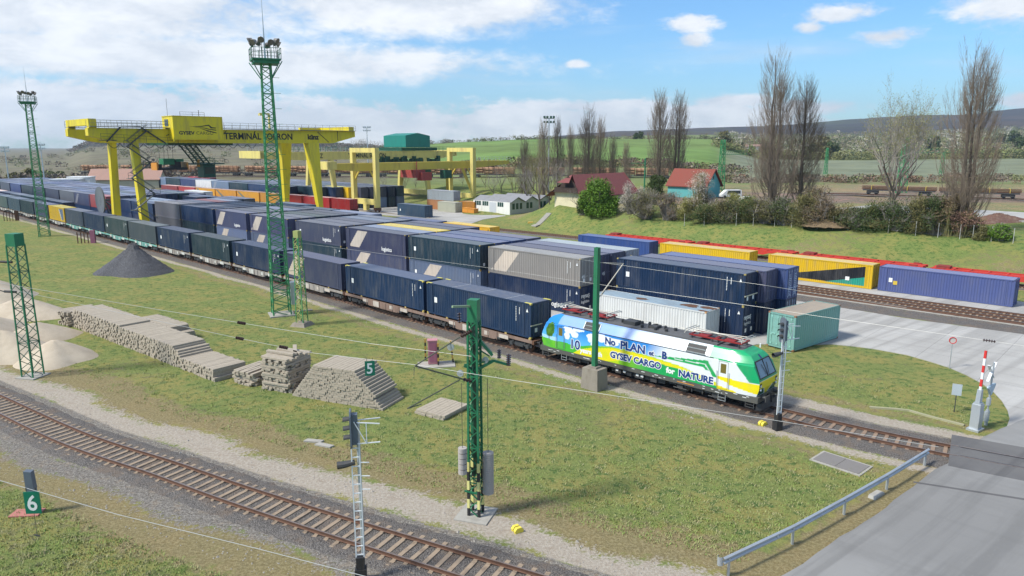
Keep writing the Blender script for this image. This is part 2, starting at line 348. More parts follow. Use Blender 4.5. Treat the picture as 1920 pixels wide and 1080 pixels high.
def make_ground():
    rr = np.concatenate([np.arange(0.5, 20, 1.5), np.exp(np.arange(math.log(20), math.log(180), .0095)), np.exp(np.arange(math.log(180), math.log(6800), .017))])
    th = np.radians(np.concatenate([np.arange(-180, -42, 6), np.arange(-42, 42, .22), np.arange(42, 180, 6)]))
    RR, TH = np.meshgrid(rr, th, indexing='ij'); X = RR*np.sin(TH); Y = RR*np.cos(TH); n0, n1 = X.shape
    Z = hground(X, Y)
    dA, sA = dist_line(X, Y, LA); dF, sF = dist_line(X, Y, LF); S = (X-OX)*math.cos(YA)+(Y-OY)*math.sin(YA); T = (X-OX)*math.sin(YA)-(Y-OY)*math.cos(YA)
    # the sign of each side
    tA = np.interp(S, [a for a, b in TRK_A], [b for a, b in TRK_A]); tF = np.interp(S, [a for a, b in TRK_F], [b for a, b in TRK_F])
    eA = T-tA; eF = T-tF
    near = (T < 60) & (Y > 0)
    wob = (vnoise(X, Y, 4, 11)-.5)*1.0
    lane = np.maximum(bell(-eA+wob*.6, 2.3, 3.5, 1.1)*.85, bell(eF+wob*1.3, 1.9, 4.4, 1.9)*.92)
    lane = np.maximum(lane, bell(eA, 2.3, 4.0+wob, 1.)*(S < -15)*.9)
    dry = np.maximum(bell(eF+wob*1.5, 3.9, 7.6, 2.4), bell(-eF+wob*1.5, 2.3, 5.8, 2.4)*1.0); dry = np.maximum(dry, bell(-eA+wob, 3.6, 5.6, 2.)*.7)
    dry = np.maximum(dry, bell(eA+wob, 4.2, 6.5, 2.)*(S < -15)*.7)
    # dry patches scattered over the meadow
    pat = np.clip((vnoise(X, Y, 7, 5)*.55+vnoise(X, Y, 2.2, 6)*.45-.5)*3.2, 0, 1)+.35*np.clip((vnoise(X, Y, 26, 8)-.45)*3, 0, 1); dry = np.maximum(dry, np.clip(pat, 0, 1)*.5*(Z < 6))
    grav = np.maximum(bell(-eF+wob*1.6, 1.0, 2.9, 2.0), bell(eF, -1.5, 2.4, .5)); grav = np.maximum(grav, bell(eA, -2.4, 2.6, .5))
    dG, _ = dist_line(X, Y, ROADL); dry = np.maximum(dry, bell(dG+wob*.5, -1, 1.5, 1.2)*(Y < 40)*(X > 5)); dry = np.maximum(dry, np.clip((vnoise(X, Y, 11, 91)-.52)*3.5, 0, 1)*.75*(Z > .5)*(Y < 240))
    # land cover further away
    U = ucol(X, np.maximum(Y, 5.)); G = np.array([.165, .198, .062]); col = np.ones((n0, n1, 3))*G
    def put(mask, c): 
        m = mask[..., None]; return col*(1-m)+np.array(c)*m
    pl = np.clip((Z-.3)/1.5, 0, 1)*(Y < 260); col = put(pl*.75, (.14, .19, .052))
    v1 = vnoise(X, Y, 60, 21); v2 = vnoise(X, Y, 23, 22); v3 = vnoise(X, Y*2.5, 9, 23)
    far = np.clip((Y-235)/30, 0, 1)
    scrub = far*(U < 760); col = put(scrub, (.165, .15, .10)); col = put(scrub*np.clip((v2-.5)*3, 0, 1)*.7, (.16, .17, .09)); col = put(scrub*np.clip((v3-.55)*3, 0, 1)*.5, (.145, .12, .09))
    gr = far*np.clip((U-700)/60, 0, 1)*np.clip((1390-U)/50, 0, 1)*np.clip((1200-Y)/100, 0, 1)
    col = put(gr, (.17, .20, .085)); col = put(gr*np.clip((Y-330)/20, 0, 1)*np.clip((900-Y)/50, 0, 1), (.14, .225, .06)); col = put(gr*np.clip((vnoise(X, Y, 130, 31)-.5)*4, 0, 1)*.35, (.17, .21, .07))
    rf = far*np.clip((U-1340)/50, 0, 1); f1 = rf*np.clip((640-Y)/10, 0, 1)
    col = put(f1, (.19, .205, .12)); col = put(f1*np.clip((Y-250)/20, 0, 1), (.185, .205, .135)); col = put(f1*np.clip((290-Y)/20, 0, 1)*np.clip((v2-.45)*3, 0, 1), (.22, .15, .10))
    f2 = rf*np.clip((Y-640)/10, 0, 1)*np.clip((2000-Y)/300, 0, 1); col = put(f2, (.115, .135, .055)); col = put(f2*np.clip((v1-.5)*4, 0, 1)*.7, (.19, .175, .115)); col = put(f2*np.clip((v2-.6)*4, 0, 1)*.7, (.07, .10, .035))
    hill = np.clip((Y-1900)/200, 0, 1)*np.clip((U-900)/60, 0, 1); col = put(hill, (.046, .046, .044)); col = put(hill*np.clip((vnoise(X, Y, 330, 41)-.55)*5, 0, 1)*.6, (.085, .066, .052)); col = put(hill*np.clip((vnoise(X, Y, 200, 42)-.62)*5, 0, 1)*.6, (.075, .095, .04))
    hl = np.clip((Y-1150)/100, 0, 1)*np.clip((700-U)/30, 0, 1)*np.clip((U-130)/30, 0, 1)*np.clip((2000-Y)/50, 0, 1); col = put(hl*.9, (.03, .032, .03))
    mid = (U > 1250)*(Y < 240)*np.clip((Y-138)/8, 0, 1)*(Z > 3.5); col = put(mid*.8, (.20, .19, .10)); col = put(mid*np.clip((v2-.45)*3, 0, 1)*.8, (.24, .19, .13)); col = put(mid*np.clip((Y-158)/4, 0, 1)*np.clip((200-Y)/4, 0, 1)*.85, (.17, .135, .11))
    far_any = np.clip((Y-230)/25, 0, 1)
    V = np.stack([X, Y, Z], -1).reshape(-1, 3)
    i = np.arange(n0-1)[:, None]; j = np.arange(n1)[None, :]; j2 = (j+1) % n1
    F = np.stack([i*n1+j, i*n1+j2, (i+1)*n1+j2, (i+1)*n1+j], -1).reshape(-1, 4)[:, ::-1]
    V = np.vstack([V, [[0, 0, 0]]]); me = bpy.data.meshes.new('ground'); c = len(V)-1
    tri = [(c, (k+1) % n1, k) for k in range(n1)]
    me.from_pydata(V.tolist(), [], F.tolist()+tri)
    a = me.color_attributes.new('cover', 'FLOAT_COLOR', 'POINT'); b = me.color_attributes.new('land', 'FLOAT_COLOR', 'POINT')
    nr = near.astype(float)
    A4 = np.stack([lane*nr, dry, grav*nr, far_any], -1).reshape(-1, 4); A4 = np.vstack([A4, [[0, 0, 0, 1]]])
    B4 = np.concatenate([col, np.ones((n0, n1, 1))], -1).reshape(-1, 4); B4 = np.vstack([B4, [[.1, .15, .03, 1]]])
    a.data.foreach_set('color', A4.astype(np.float32).ravel()); b.data.foreach_set('color', B4.astype(np.float32).ravel())
    me.polygons.foreach_set('use_smooth', [True]*len(me.polygons)); me.update()
    m, nt, N, L, p = newmat('meadow'); g = N.new('ShaderNodeNewGeometry').outputs['Position']
    at = N.new('ShaderNodeAttribute'); at.attribute_name = 'cover'; la = N.new('ShaderNodeAttribute'); la.attribute_name = 'land'
    sp = N.new('ShaderNodeSeparateColor'); L.new(at.outputs['Color'], sp.inputs[0]); farm = at.outputs['Alpha']
    nA = nnoise(nt, g, .35, 5, .6); nB = nnoise(nt, g, 1.6, 6, .65); nC = nnoise(nt, g, 7., 5, .7); nD = nnoise(nt, g, 26., 3, .7); nE = nnoise(nt, g, .08, 4, .6)
    nS = nnoise(nt, g, .02, 8, .7)
    base = la.outputs['Color']
    c = nmix(nt, nramp(nt, nA, .42, .60), base, nmix(nt, 1., base, (1.5, 1.12, 1.2), 'MULTIPLY'))
    c = nmix(nt, nramp(nt, nB, .49, .62), c, nmix(nt, 1., base, (.42, .62, .55), 'MULTIPLY'))
    c = nmix(nt, nmath(nt, 'MULTIPLY', nramp(nt, nC, .47, .68), .75), c, nmix(nt, 1., base, (1.75, 1.45, 1.6), 'MULTIPLY'))
    c = nmix(nt, nmath(nt, 'MULTIPLY', nramp(nt, nD, .50, .66), .6), c, nmix(nt, 1., base, (.34, .42, .34), 'MULTIPLY'))
    # dry straw patches
    dm = nmath(nt, 'ADD', sp.outputs[1], nmath(nt, 'MULTIPLY', nmath(nt, 'SUBTRACT', nB, .5), 1.6))
    straw = nmix(nt, nramp(nt, nC, .38, .62), (.20, .145, .075), (.31, .245, .14)); straw = nmix(nt, nmath(nt, 'MULTIPLY', nramp(nt, nD, .5, .66), .6), straw, (.10, .075, .045))
    c = nmix(nt, nmath(nt, 'MULTIPLY', nramp(nt, dm, .42, .85), .8), c, straw)
    lm = nmath(nt, 'ADD', sp.outputs[0], nmath(nt, 'MULTIPLY', nmath(nt, 'ADD', nmath(nt, 'SUBTRACT', nB, .5), nmath(nt, 'MULTIPLY', nmath(nt, 'SUBTRACT', nC, .5), .7)), 1.5))
    dirt = nmix(nt, nramp(nt, nC, .35, .65), (.32, .27, .215), (.43, .38, .315)); dirt = nmix(nt, nmath(nt, 'MULTIPLY', nramp(nt, nB, .5, .7), .5), dirt, (.27, .215, .16))
    c = nmix(nt, nramp(nt, lm, .38, .72), c, dirt)
    gm = nmath(nt, 'ADD', sp.outputs[2], nmath(nt, 'MULTIPLY', nmath(nt, 'ADD', nmath(nt, 'SUBTRACT', nC, .5), nmath(nt, 'SUBTRACT', nB, .5)), 1.3))
    nG = nnoise(nt, g, 12., 3, .8)
    gcol = nmix(nt, nramp(nt, nC, .40, .60), (.125, .108, .09), (.36, .325, .28)); gcol = nmix(nt, nramp(nt, nG, .40, .60), gcol, nmix(nt, nramp(nt, nG, .5, .66), (.06, .055, .05), (.40, .37, .33)))
    gcol = nmix(nt, nmath(nt, 'MULTIPLY', nramp(nt, nB, .5, .72), .55), gcol, (.30, .23, .155))
    c = nmix(nt, nramp(nt, gm, .4, .62), c, gcol)
    farc = nmix(nt, nramp(nt, nS, .4, .62), base, nmix(nt, 1., base, (.62, .62, .6), 'MULTIPLY'))
    farc = nmix(nt, nmath(nt, 'MULTIPLY', nramp(nt, nE, .45, .65), .5), farc, nmix(nt, 1., base, (1.35, 1.3, 1.2), 'MULTIPLY'))
    c = nmix(nt, farm, c, farc)
    L.new(c, p.inputs['Base Color']); p.inputs['Roughness'].default_value = .95; p.inputs['Specular IOR Level'].default_value = .15
    hb = nmath(nt, 'ADD', nmath(nt, 'MULTIPLY', nC, .6), nmath(nt, 'MULTIPLY', nD, .5)); bump(nt, p, hb, .8, .12)
    me.materials.append(m); return tag(obj('ground', me), kind='structure')
make_ground()
# ---------------- paved surfaces ----------------
def sheet(name, pts, z, m, kerb=None, grid=0, zf=None):
    from mathutils.geometry import delaunay_2d_cdt
    P = [Vector((p[0], p[1])) for p in pts]; n = len(P)
    X_ = []
    if grid:
        x0, x1 = min(q.x for q in P), max(q.x for q in P); y0, y1 = min(q.y for q in P), max(q.y for q in P)
        X_ = [Vector((x, y)) for x in np.arange(x0, min(x1, 60), grid) for y in np.arange(y0, min(y1, 70), grid)]
    r = delaunay_2d_cdt(P+X_, [(i, (i+1) % n) for i in range(n)], [], 1, 1e-4)
    mb = MB(); mb.add([(v.x, v.y, z+(zf(v.x, v.y) if zf else 0)) for v in r[0]], [tuple(f) for f in r[2]])
    # a thin skirt so that the sheet is a slab with an edge
    if kerb: 
        for i in range(n):
            a, b = P[i], P[(i+1) % n]; h = (lambda q: z+(zf(q.x, q.y) if zf else 0)); mb.add([(a.x, a.y, h(a)), (b.x, b.y, h(b)), (b.x, b.y, z-kerb), (a.x, a.y, z-kerb)], [(0, 3, 2, 1)])
    return tag(mb.build(name, m), kind='structure')
def wobble(pts, step=1.2, amp=.12, seed=1, closed=True):
    rnd = random.Random(seed); o = []; n = len(pts)
    for i in range(n if closed else n-1):
        a = Vector(pts[i][:2]); b = Vector(pts[(i+1) % n][:2]); k = max(1, int((b-a).length/step))
        for j in range(k):
            q = a+(b-a)*(j/k)
            if j: q += Vector((rnd.uniform(-amp, amp), rnd.uniform(-amp, amp)))
            o.append((q.x, q.y))
    return o
def slabmat(name, c1, c2, joint=None, spots=(.2, .19, .18)):
    m, nt, N, L, p = newmat(name); g = N.new('ShaderNodeNewGeometry').outputs['Position']
    n1 = nnoise(nt, g, .12, 6, .65); n2 = nnoise(nt, g, 1.3, 5, .6); n3 = nnoise(nt, g, 30, 3, .6)
    rot = N.new('ShaderNodeMapping'); rot.inputs['Rotation'].default_value = (0, 0, -YAW); L.new(g, rot.inputs[0])
    n4 = nnoise(nt, rot.outputs[0], .5, 6, .7, (.08, 1.4, 1))
    c = nmix(nt, nramp(nt, n1, .38, .66), c1, c2); c = nmix(nt, nmath(nt, 'MULTIPLY', nramp(nt, n4, .48, .7), .35), c, tuple(x*.72 for x in c1))
    r2 = N.new('ShaderNodeMapping'); r2.inputs['Rotation'].default_value = (0, 0, -R(39)); L.new(g, r2.inputs[0]); n5 = nnoise(nt, r2.outputs[0], .6, 5, .6, (.05, 1.1, 1)); n6 = nnoise(nt, g, 7, 6, .75)
    c = nmix(nt, nmath(nt, 'MULTIPLY', nramp(nt, n5, .46, .60), .5), c, tuple(x*.62 for x in c1)); c = nmix(nt, nmath(nt, 'MULTIPLY', nramp(nt, n6, .58, .70), .55), c, tuple(x*1.28 for x in c1)); c = nmix(nt, nmath(nt, 'MULTIPLY', nramp(nt, n6, .26, .40), -.3), c, spots)
    c = nmix(nt, nmath(nt, 'MULTIPLY', nramp(nt, n2, .56, .76), .3), c, spots); c = nmix(nt, nmath(nt, 'MULTIPLY', n3, .25), c, tuple(x*.6 for x in c1))
    if joint:
        br = N.new('ShaderNodeTexBrick'); br.offset = 0; br.inputs['Scale'].default_value = 1; br.inputs['Mortar Size'].default_value = .02; br.inputs['Brick Width'].default_value = joint; br.inputs['Row Height'].default_value = joint
        br.inputs['Mortar'].default_value = (.35, .35, .35, 1); br.inputs['Color1'].default_value = (1, 1, 1, 1); br.inputs['Color2'].default_value = (.93, .93, .93, 1)
        L.new(rot.outputs[0], br.inputs[0]); c = nmix(nt, .7, c, nmix(nt, 1., c, br.outputs[0], 'MULTIPLY'))
    L.new(c, p.inputs['Base Color']); p.inputs['Roughness'].default_value = .85; bump(nt, p, n3, .3, .01); return m
M_YARD = slabmat('yard_concrete', (.37, .355, .33), (.45, .435, .41), 5.0, (.25, .24, .225))
M_ASPH = slabmat('grey_asphalt', (.205, .20, .192), (.255, .25, .24), None, (.19, .185, .18))
M_PATCH = slabmat('dark_asphalt', (.105, .10, .10), (.14, .135, .13), None, (.08, .08, .08))
island = [gp(*p) for p in ((1560, 646), (1640, 655), (1700, 666), (1742, 678), (1780, 690), (1812, 704), (1840, 719), (1862, 735), (1878, 752), (1889, 770), (1893, 786), (1888, 800))]
YD = [xy(260, 8.2), xy(120, 5.6), xy(30, 5.2), xy(4, 5.0), xy(-9.5, 8.5), xy(-11.5, 16.3)]
YD += [tuple(p) for p in island]+[gp(1860, 817), gp(1926, 786), xy(-48, 22), xy(-60, 36.2)]+[xy(-27.6, 36.2), xy(-18, 35.6), xy(-11.5, 36), xy(20, 37.5), xy(60, 39.5), xy(150, 39.5), xy(260, 39.5)]
sheet('paved_yard', wobble(YD, 1.5, .10), .05, M_YARD, .12)
sheet('paved_strip', [xy(-70, 45.6), xy(260, 45.6), xy(260, 52.4), xy(-70, 53.0)], .05, M_YARD, .12)
sheet('paved_terminal', wobble([xy(260, 58.5), xy(78, 66.5), gp(870, 424), gp(905, 412), gp(955, 404), gp(1000, 400), xy(87, 92), xy(97, 96), xy(110, 96), xy(116, 107), xy(150, 110), xy(260, 100)], 3, .2, 3), .055, M_YARD, .12)
road = [gp(1440, 1095), gp(1530, 1040), gp(1600, 995), gp(1660, 955), gp(1712, 918), gp(1752, 888), gp(1800, 866), gp(1815, 848), gp(1828, 836), gp(1862, 817), gp(1926, 786)]
def rise(x, y):      # the road climbs gently to rail height at the crossing
    s, t_ = st(x, y); e = abs(t_-float(np.interp(s, [a for a, b in TRK_A], [b for a, b in TRK_A]))); k = max(0, min(1, 1-(e-2.4)/7.5)); return .198*k*k*(3-2*k)
sheet('road', wobble([(-8+road[0].x-8, 0)]+[tuple(p[:2]) for p in road]+[(90, 60), (120, 0)], 1.0, .07, 5), .06, M_ASPH, .10, .9, rise)
crx = [gp(1795, 868), gp(1812, 838), xy(-31, 5.2), xy(-50, 10.2), xy(-49, 5.0), xy(-34, .9)]
def crossing():
    P = resample([p for p in LA if -66 < st(p.x, p.y)[0] < -29.2][::-1], .7); mb = MB(); V = []
    for i, q in enumerate(P):
        d = (P[min(i+1, len(P)-1)]-P[max(i-1, 0)]).normalized(); n_ = Vector((-d.y, d.x, 0))
        sk = d*.0
        V += [tuple(q+n_*a+Vector((0, 0, z))) for a, z in ((-2.6, .2), (-2.5, .2645), (-2.2, .2645), (2.2, .2645), (2.5, .2645), (2.6, .2))]
    mb.add(V, [(i*6+j, i*6+j+1, i*6+j+7, i*6+j+6) for i in range(len(P)-1) for j in range(5)], 0); mb.m = [1 if (k % 5) in (0, 4) else 0 for k in range(len(mb.f))]
    e = [V[k] for k in (range(6) if P[0].x < P[-1].x else range(len(V)-6, len(V)))]; mb.add(e+[(e[-1][0], e[-1][1], -.1), (e[0][0], e[0][1], -.1)], [tuple(range(8))], 0)
    tag(mb.build('crossing_asphalt', [M_PATCH, M_ASPH]), kind='structure')
crossing()
sheet('road_joint', [gp(1712, 909), gp(1925, 943), gp(1925, 946), gp(1712, 911.5)], .066, M_PATCH, None, .5, rise)
# ---------------- railway tracks ----------------
m, nt, N, L, p = newmat('ballast'); g = N.new('ShaderNodeNewGeometry').outputs['Position']
vo = N.new('ShaderNodeTexVoronoi'); vo.inputs['Scale'].default_value = 16; L.new(g, vo.inputs[0])
n1 = nnoise(nt, g, .9, 5, .6); n2 = nnoise(nt, g, 22, 3, .7)
c = nmix(nt, vo.outputs['Distance'], (.27, .245, .22), (.045, .04, .038)); c = nmix(nt, nramp(nt, n2, .42, .64), c, (.065, .055, .05))
c = nmix(nt, nmath(nt, 'MULTIPLY', nramp(nt, n1, .45, .7), .5), c, (.19, .13, .085)); L.new(c, p.inputs['Base Color']); p.inputs['Roughness'].default_value = .95
bump(nt, p, nmath(nt, 'ADD', vo.outputs['Distance'], n2), .9, .06); M_BALL = m
M_SLEEP = paint('sleeper_concrete', (.31, .235, .165), (.13, .095, .07), .75, 2.5, .9)
M_SLEEPW = paint('old_wood', (.42, .36, .28), (.20, .16, .12), .7, 5, .95, 0, (.35, 3, 3), .3)
def sweep(P, prof_, closed=True):
    mb = MB(); n = len(prof_); V = []
    for i, q in enumerate(P):
        d = (P[min(i+1, len(P)-1)]-P[max(i-1, 0)]).normalized(); sd_ = Vector((-d.y, d.x, 0))
        V += [tuple(q+sd_*a+Vector((0, 0, b))) for a, b in prof_]
    F = []; K = n if closed else n-1
    for i in range(len(P)-1):
        for j in range(K): F.append((i*n+j, i*n+(j+1) % n, (i+1)*n+(j+1) % n, (i+1)*n+j))
    return V, F
RAILP = [(-.065, 0), (.065, 0), (.065, .02), (.012, .035), (.012, .125), (.035, .135), (.035, .17), (-.035, .17), (-.035, .135), (-.012, .125), (-.012, .035), (-.065, .02)]
def make_track(label, Lp, z0=0., ballast=(2.1, 2.1), sleepers=True, maxs=100, group='railway tracks', s0=0, step=.6, top=.28, near=None, gravel=True, smat=None, gauge=1.505):
    P = resample([Vector((p.x, p.y, z0)) for p in Lp], 1.0)
    t = thing('railway_track', label, 'railway track', tuple(P[len(P)//2]), 0, group); o = P[len(P)//2]
    Q = [p-o for p in P]
    if gravel:
        Qf = resample(Q, .5); prof_ = [(-ballast[1]-.35, -.05), (-ballast[1], .05), (-1.45, .085), (-.9, .065), (-.3, .055), (.3, .055), (.9, .085), (1.2, .12), (ballast[0], .05), (ballast[0]+.35, -.05)]
        V, F = sweep(Qf, prof_, False); rnd = random.Random(3)
        V = [(a+rnd.uniform(-.09, .09), b+rnd.uniform(-.09, .09), c_+rnd.uniform(-.025, .025)*(c_ > 0)) for a, b, c_ in V]
        mb = MB(); mb.add(V, F); mb.build('ballast_bed', M_BALL, t)
    for k in (-1, 1):
        V, F = sweep(Q, [(a+k*gauge/2, b+top-.17) for a, b in RAILP]); mb = MB(); mb.add(V, F); 
        mb.m = [1 if (i % 12) == 6 else 0 for i in range(len(F))]
        mb.build('rail', [M_RAIL, M_RAILTOP], t)
    if not sleepers: return t
    S = resample(Q, step); sm = smat or M_SLEEP
    me = None; rest = MB(); ds = [(i, (S[i]+o).length) for i in range(len(S)-1)]; vis = []
    for i, dd in ds:
        w = S[i]+o; 
        if w.y < 5: continue
        u = ucol(w.x, w.y); vis.append((dd if -80 < u < 2000 else 1e6+dd, i))
    vis.sort(); keep = set(i for d_, i in vis[:maxs] if d_ < 1e6); rnd = random.Random(4)
    for i in range(len(S)-1):
        d = (S[i+1]-S[i]).normalized(); ang = math.atan2(d.y, d.x)+rnd.uniform(-.015, .015)
        b = [(-.13, -1.3, -.1), (.13, -1.3, -.1), (.13, 1.3, -.1), (-.13, 1.3, -.1), (-.10, -1.28, .045), (.10, -1.28, .045), (.10, 1.28, .045), (-.10, 1.28, .045)]
        fs = [(3, 2, 1, 0), (4, 5, 6, 7), (0, 1, 5, 4), (1, 2, 6, 5), (2, 3, 7, 6), (3, 0, 4, 7)]
        if i in keep:
            if me is None:
                q = MB(); q.add(b, fs)
                for k in (-.75, .75): q.box(-.09, .09, k-.14, k+.14, .045, .075)
                ob = q.build('sleeper', sm, t); me = ob.data
            else: ob = obj('sleeper', me, t)
            ob.location = S[i]+Vector((0, 0, top-.17-.045-.012)); ob.rotation_euler = (0, 0, ang)
        else: rest.add(b, fs, 0, Matrix.Translation(S[i]+Vector((0, 0, top-.17-.045-.012))) @ Matrix.Rotation(ang, 4, 'Z'))
    if rest.v: 
        ro = rest.build('sleeper', sm, t); ro['kind'] = 'stuff'
    return t
make_track('single curving track with beige concrete sleepers in the left foreground', LF, 0, (1.5, 1.75))
TA = [p for p in LA if st(p.x, p.y)[0] > -29.7]; TA = TA[::1]
make_track('track under the container train and the green and white locomotive', TA, 0, (2.15, 2.15), smat=paint('brown_sleeper', (.27, .19, .135), (.12, .08, .055), .6, 2.5, .9))
for sg in (1,):   # rails let into the level crossing
    pc = [p for p in line_xy(TRK_A) if -60 < st(p.x, p.y)[0] < -29.5]
    t = thing('crossing_rails', 'pair of rails set flush in dark asphalt at the level crossing', 'rails', tuple(pc[0]))
    for k in (-1, 1):
        V, F = sweep([q-pc[0] for q in resample(pc, .25)], [(k*.7525-.035, .02), (k*.7525+.035, .02), (k*.7525+.035, .282), (k*.7525-.035, .282)]); mb = MB(); mb.add(V, F); mb.build('rail', M_RAILTOP, t)
        V, F = sweep([q-pc[0] for q in resample(pc, .25)], [(k*.7525-.035-k*.07-.03, .2), (k*.7525+.035-k*.07+.03, .2), (k*.7525+.035-k*.07+.03, .2685), (k*.7525-.035-k*.07-.03, .2685)]); mb = MB(); mb.add(V, F); mb.build('groove', M_BLACK, t)
def stline(pts, n=6): return line_xy(pts, 0, n)
make_track('straight track nearest the paved yard, beside the concrete strip', stline([(-75, 41.15), (0, 41.15), (100, 41.15), (250, 41.15)]), 0, (1.9, 2.3), maxs=60)
make_track('straight track beside the row of parked yellow and blue containers', stline([(-75, 43.95), (0, 43.95), (100, 43.95), (250, 43.95)]), 0, (1.6, 1.4), maxs=60)
TRK_R = [(-75, 63.2), (-20, 63.0), (40, 62.8), (75, 61.6), (110, 59.6), (150, 57.6), (200, 54.8), (270, 51.5)]
make_track('track at the foot of the grass bank carrying red flat wagons', stline(TRK_R), 0, (1.9, 2.0), maxs=60)
make_track('second track just behind the container train on the left', stline([(95, 7.6), (150, 7.4), (200, 7.3), (330, 7.0)]), .02, (1.5, 1.5), maxs=60)
def crane_rail(t0, s0, s1, label):
    t = thing('crane_rail', label, 'crane rail', tuple(xy((s0+s1)/2, t0)), YAW, 'crane rails'); L2 = (s1-s0)/2
    MB().box(-L2, L2, -.45, .45, -.1, .12).build('rail_beam', M_CONC, t); MB().box(-L2, L2, -.05, .05, .12, .22).build('rail', M_RAIL, t)
crane_rail(4.7, 60, 260, 'near crane rail on a concrete beam beside the container train'); crane_rail(39.9, -60, 260, 'far crane rail on a concrete beam at the yard edge')
crane_rail(68.4, 95, 260, 'crane rail under the near legs of the two pale cranes'); crane_rail(102.4, 100, 260, 'crane rail under the far legs of the two pale cranes')
# gravel shoulder beside the yard
mb = MB(); V, F = sweep(resample(stline([(-75, 37.7), (0, 37.6), (30, 38.4), (60, 39.0)]), 1.), [(-1.7, .0), (-1.2, .06), (0, .07), (1.1, .06), (1.6, .0)], False)
rnd = random.Random(5); V = [(a+rnd.uniform(-.25, .25), b+rnd.uniform(-.25, .25), c_) for a, b, c_ in V]; mb.add(V, F); tag(mb.build('gravel_shoulder', M_BALL), kind='structure')
# ---------------- containers ----------------
CM = {}
def corr(mb, L0, L1, y, z0, z1, pitch=.278, dep=.046, out=-1):
    n = max(1, int(round((L1-L0)/pitch))); p = (L1-L0)/n; vs = []; 
    for i in range(n):
        x = L0+i*p
        for a, b in ((0, 0), (.26, 0), (.5, 1), (.76, 1)): vs.append((x+a*p, y-out*dep*b))
    vs.append((L1, y)); k = len(vs)
    V = [(a, b, z0) for a, b in vs]+[(a, b, z1) for a, b in vs]
    F = [(i, i+1, k+i+1, k+i) if out < 0 else (i+1, i, k+i, k+i+1) for i in range(k-1)]
    mb.add(V, F)
def container_meshes(L, H, detail=True):
    key = (L, H, detail)
    if key in CM: return CM[key]
    W2 = 1.219; b = MB(); h = L/2
    if detail:
        corr(b, -h+.16, h-.16, -W2+.02, .16, H-.12); corr(b, -h+.16, h-.16, W2-.02, .16, H-.12, out=1)
        # far end wall corrugated, along y
        n = 8; pv = []
        for i in range(n):
            y = -W2+.14+i*(2*W2-.28)/n; q = (2*W2-.28)/n
            for a, d in ((0, 0), (.26, 0), (.5, .04), (.76, .04)): pv.append((y+a*q, d))
        pv.append((W2-.14, 0)); k = len(pv)
        V = [(-h+.03+d, y, .16) for y, d in pv]+[(-h+.03+d, y, H-.12) for y, d in pv]; b.add(V, [(i+1, i, k+i, k+i+1) for i in range(k-1)])
    else:
        b.add([(-h+.05, -W2+.02, .16), (h-.05, -W2+.02, .16), (h-.05, -W2+.02, H-.12), (-h+.05, -W2+.02, H-.12)], [(0, 1, 2, 3)])
        b.add([(-h+.05, W2-.02, .16), (h-.05, W2-.02, .16), (h-.05, W2-.02, H-.12), (-h+.05, W2-.02, H-.12)], [(3, 2, 1, 0)])
        b.add([(-h+.05, -W2, .16), (-h+.05, W2, .16), (-h+.05, W2, H-.1), (-h+.05, -W2, H-.1)], [(3, 2, 1, 0)])
    walls = mesh_of(b, 'walls', [M_CONT])
    r = MB(); nr = int(L/.42) if detail else 1   # roof sheet with cross swages
    if detail:
        p = (L-.3)/nr; vs = []
        for i in range(nr):
            x = -h+.15+i*p
            for a, d in ((0, 0), (.6, 0), (.7, -.018), (.9, -.018)): vs.append((x+a*p, d))
        vs.append((h-.15, 0)); k = len(vs)
        r.add([(a, -W2+.05, H-.02+d) for a, d in vs]+[(a, W2-.05, H-.02+d) for a, d in vs], [(i, i+1, k+i+1, k+i) for i in range(k-1)])
    else: r.add([(-h+.05, -W2+.05, H-.02), (h-.05, -W2+.05, H-.02), (h-.05, W2-.05, H-.02), (-h+.05, W2-.05, H-.02)], [(0, 1, 2, 3)])
    r.box(-h+.1, h-.1, -W2+.1, W2-.1, .12, .16)
    roof = mesh_of(r, 'roof', [M_CROOF])
    f = MB()
    for y in (-W2, W2-.06):
        f.box(-h+.14, h-.14, y, y+.06, H-.12, H-.01); f.box(-h+.14, h-.14, y, y+.06, .0+.02, .16)
    for x in (-h, h-.16):
        for y in (-W2, W2-.14): f.box(x, x+.16, y, y+.14, .118, H-.118)
    for x in (-h, h-.06): f.box(x, x+.06, -W2+.14, W2-.14, H-.13, H-.012); f.box(x, x+.06, -W2+.14, W2-.14, .03, .15)
    if L > 13:   # 40 ft castings and posts in from the ends
        for x in (-6.1, 6.1-.14):
            for y in (-W2-.002, W2-.058): f.box(x, x+.14, y, y+.06, .16, H-.12)
    frame = mesh_of(f, 'frame', [M_CLEAN])
    c = MB()
    for x in (-h-.003, h-.175):
        for y in (-W2-.003, W2-.16):
            for z in (0, H-.118): c.box(x, x+.178, y, y+.163, z, z+.118)
    cast = mesh_of(c, 'corner_casting', [M_CLEAN])
    d = MB()
    for y0, y1 in ((-W2+.15, -.02), (.02, W2-.15)):
        d.box(h-.075, h-.045, y0, y1, .17, H-.15)
        for z in np.linspace(.3, H-.5, 4): d.box(h-.046, h-.033, y0+.05, y1-.05, z, z+.3)
    doors = mesh_of(d, 'doors', [M_CONT])
    l = MB()
    for y in (-.86, -.32, .32, .86):
        l.tube((h-.015, y, .12), (h-.015, y, H-.1), .02, n=5)
        for z in (.25, .9, H-.35): l.box(h-.035, h, y-.05, y+.05, z, z+.08)
        l.box(h-.02, h+.01, y, y+.38, 1.0, 1.05)
    rods = mesh_of(l, 'lock_rods', [M_CLEAN])
    CM[key] = dict(walls=walls, roof=roof, frame=frame, corner_casting=cast, doors=doors, lock_rods=rods); return CM[key]
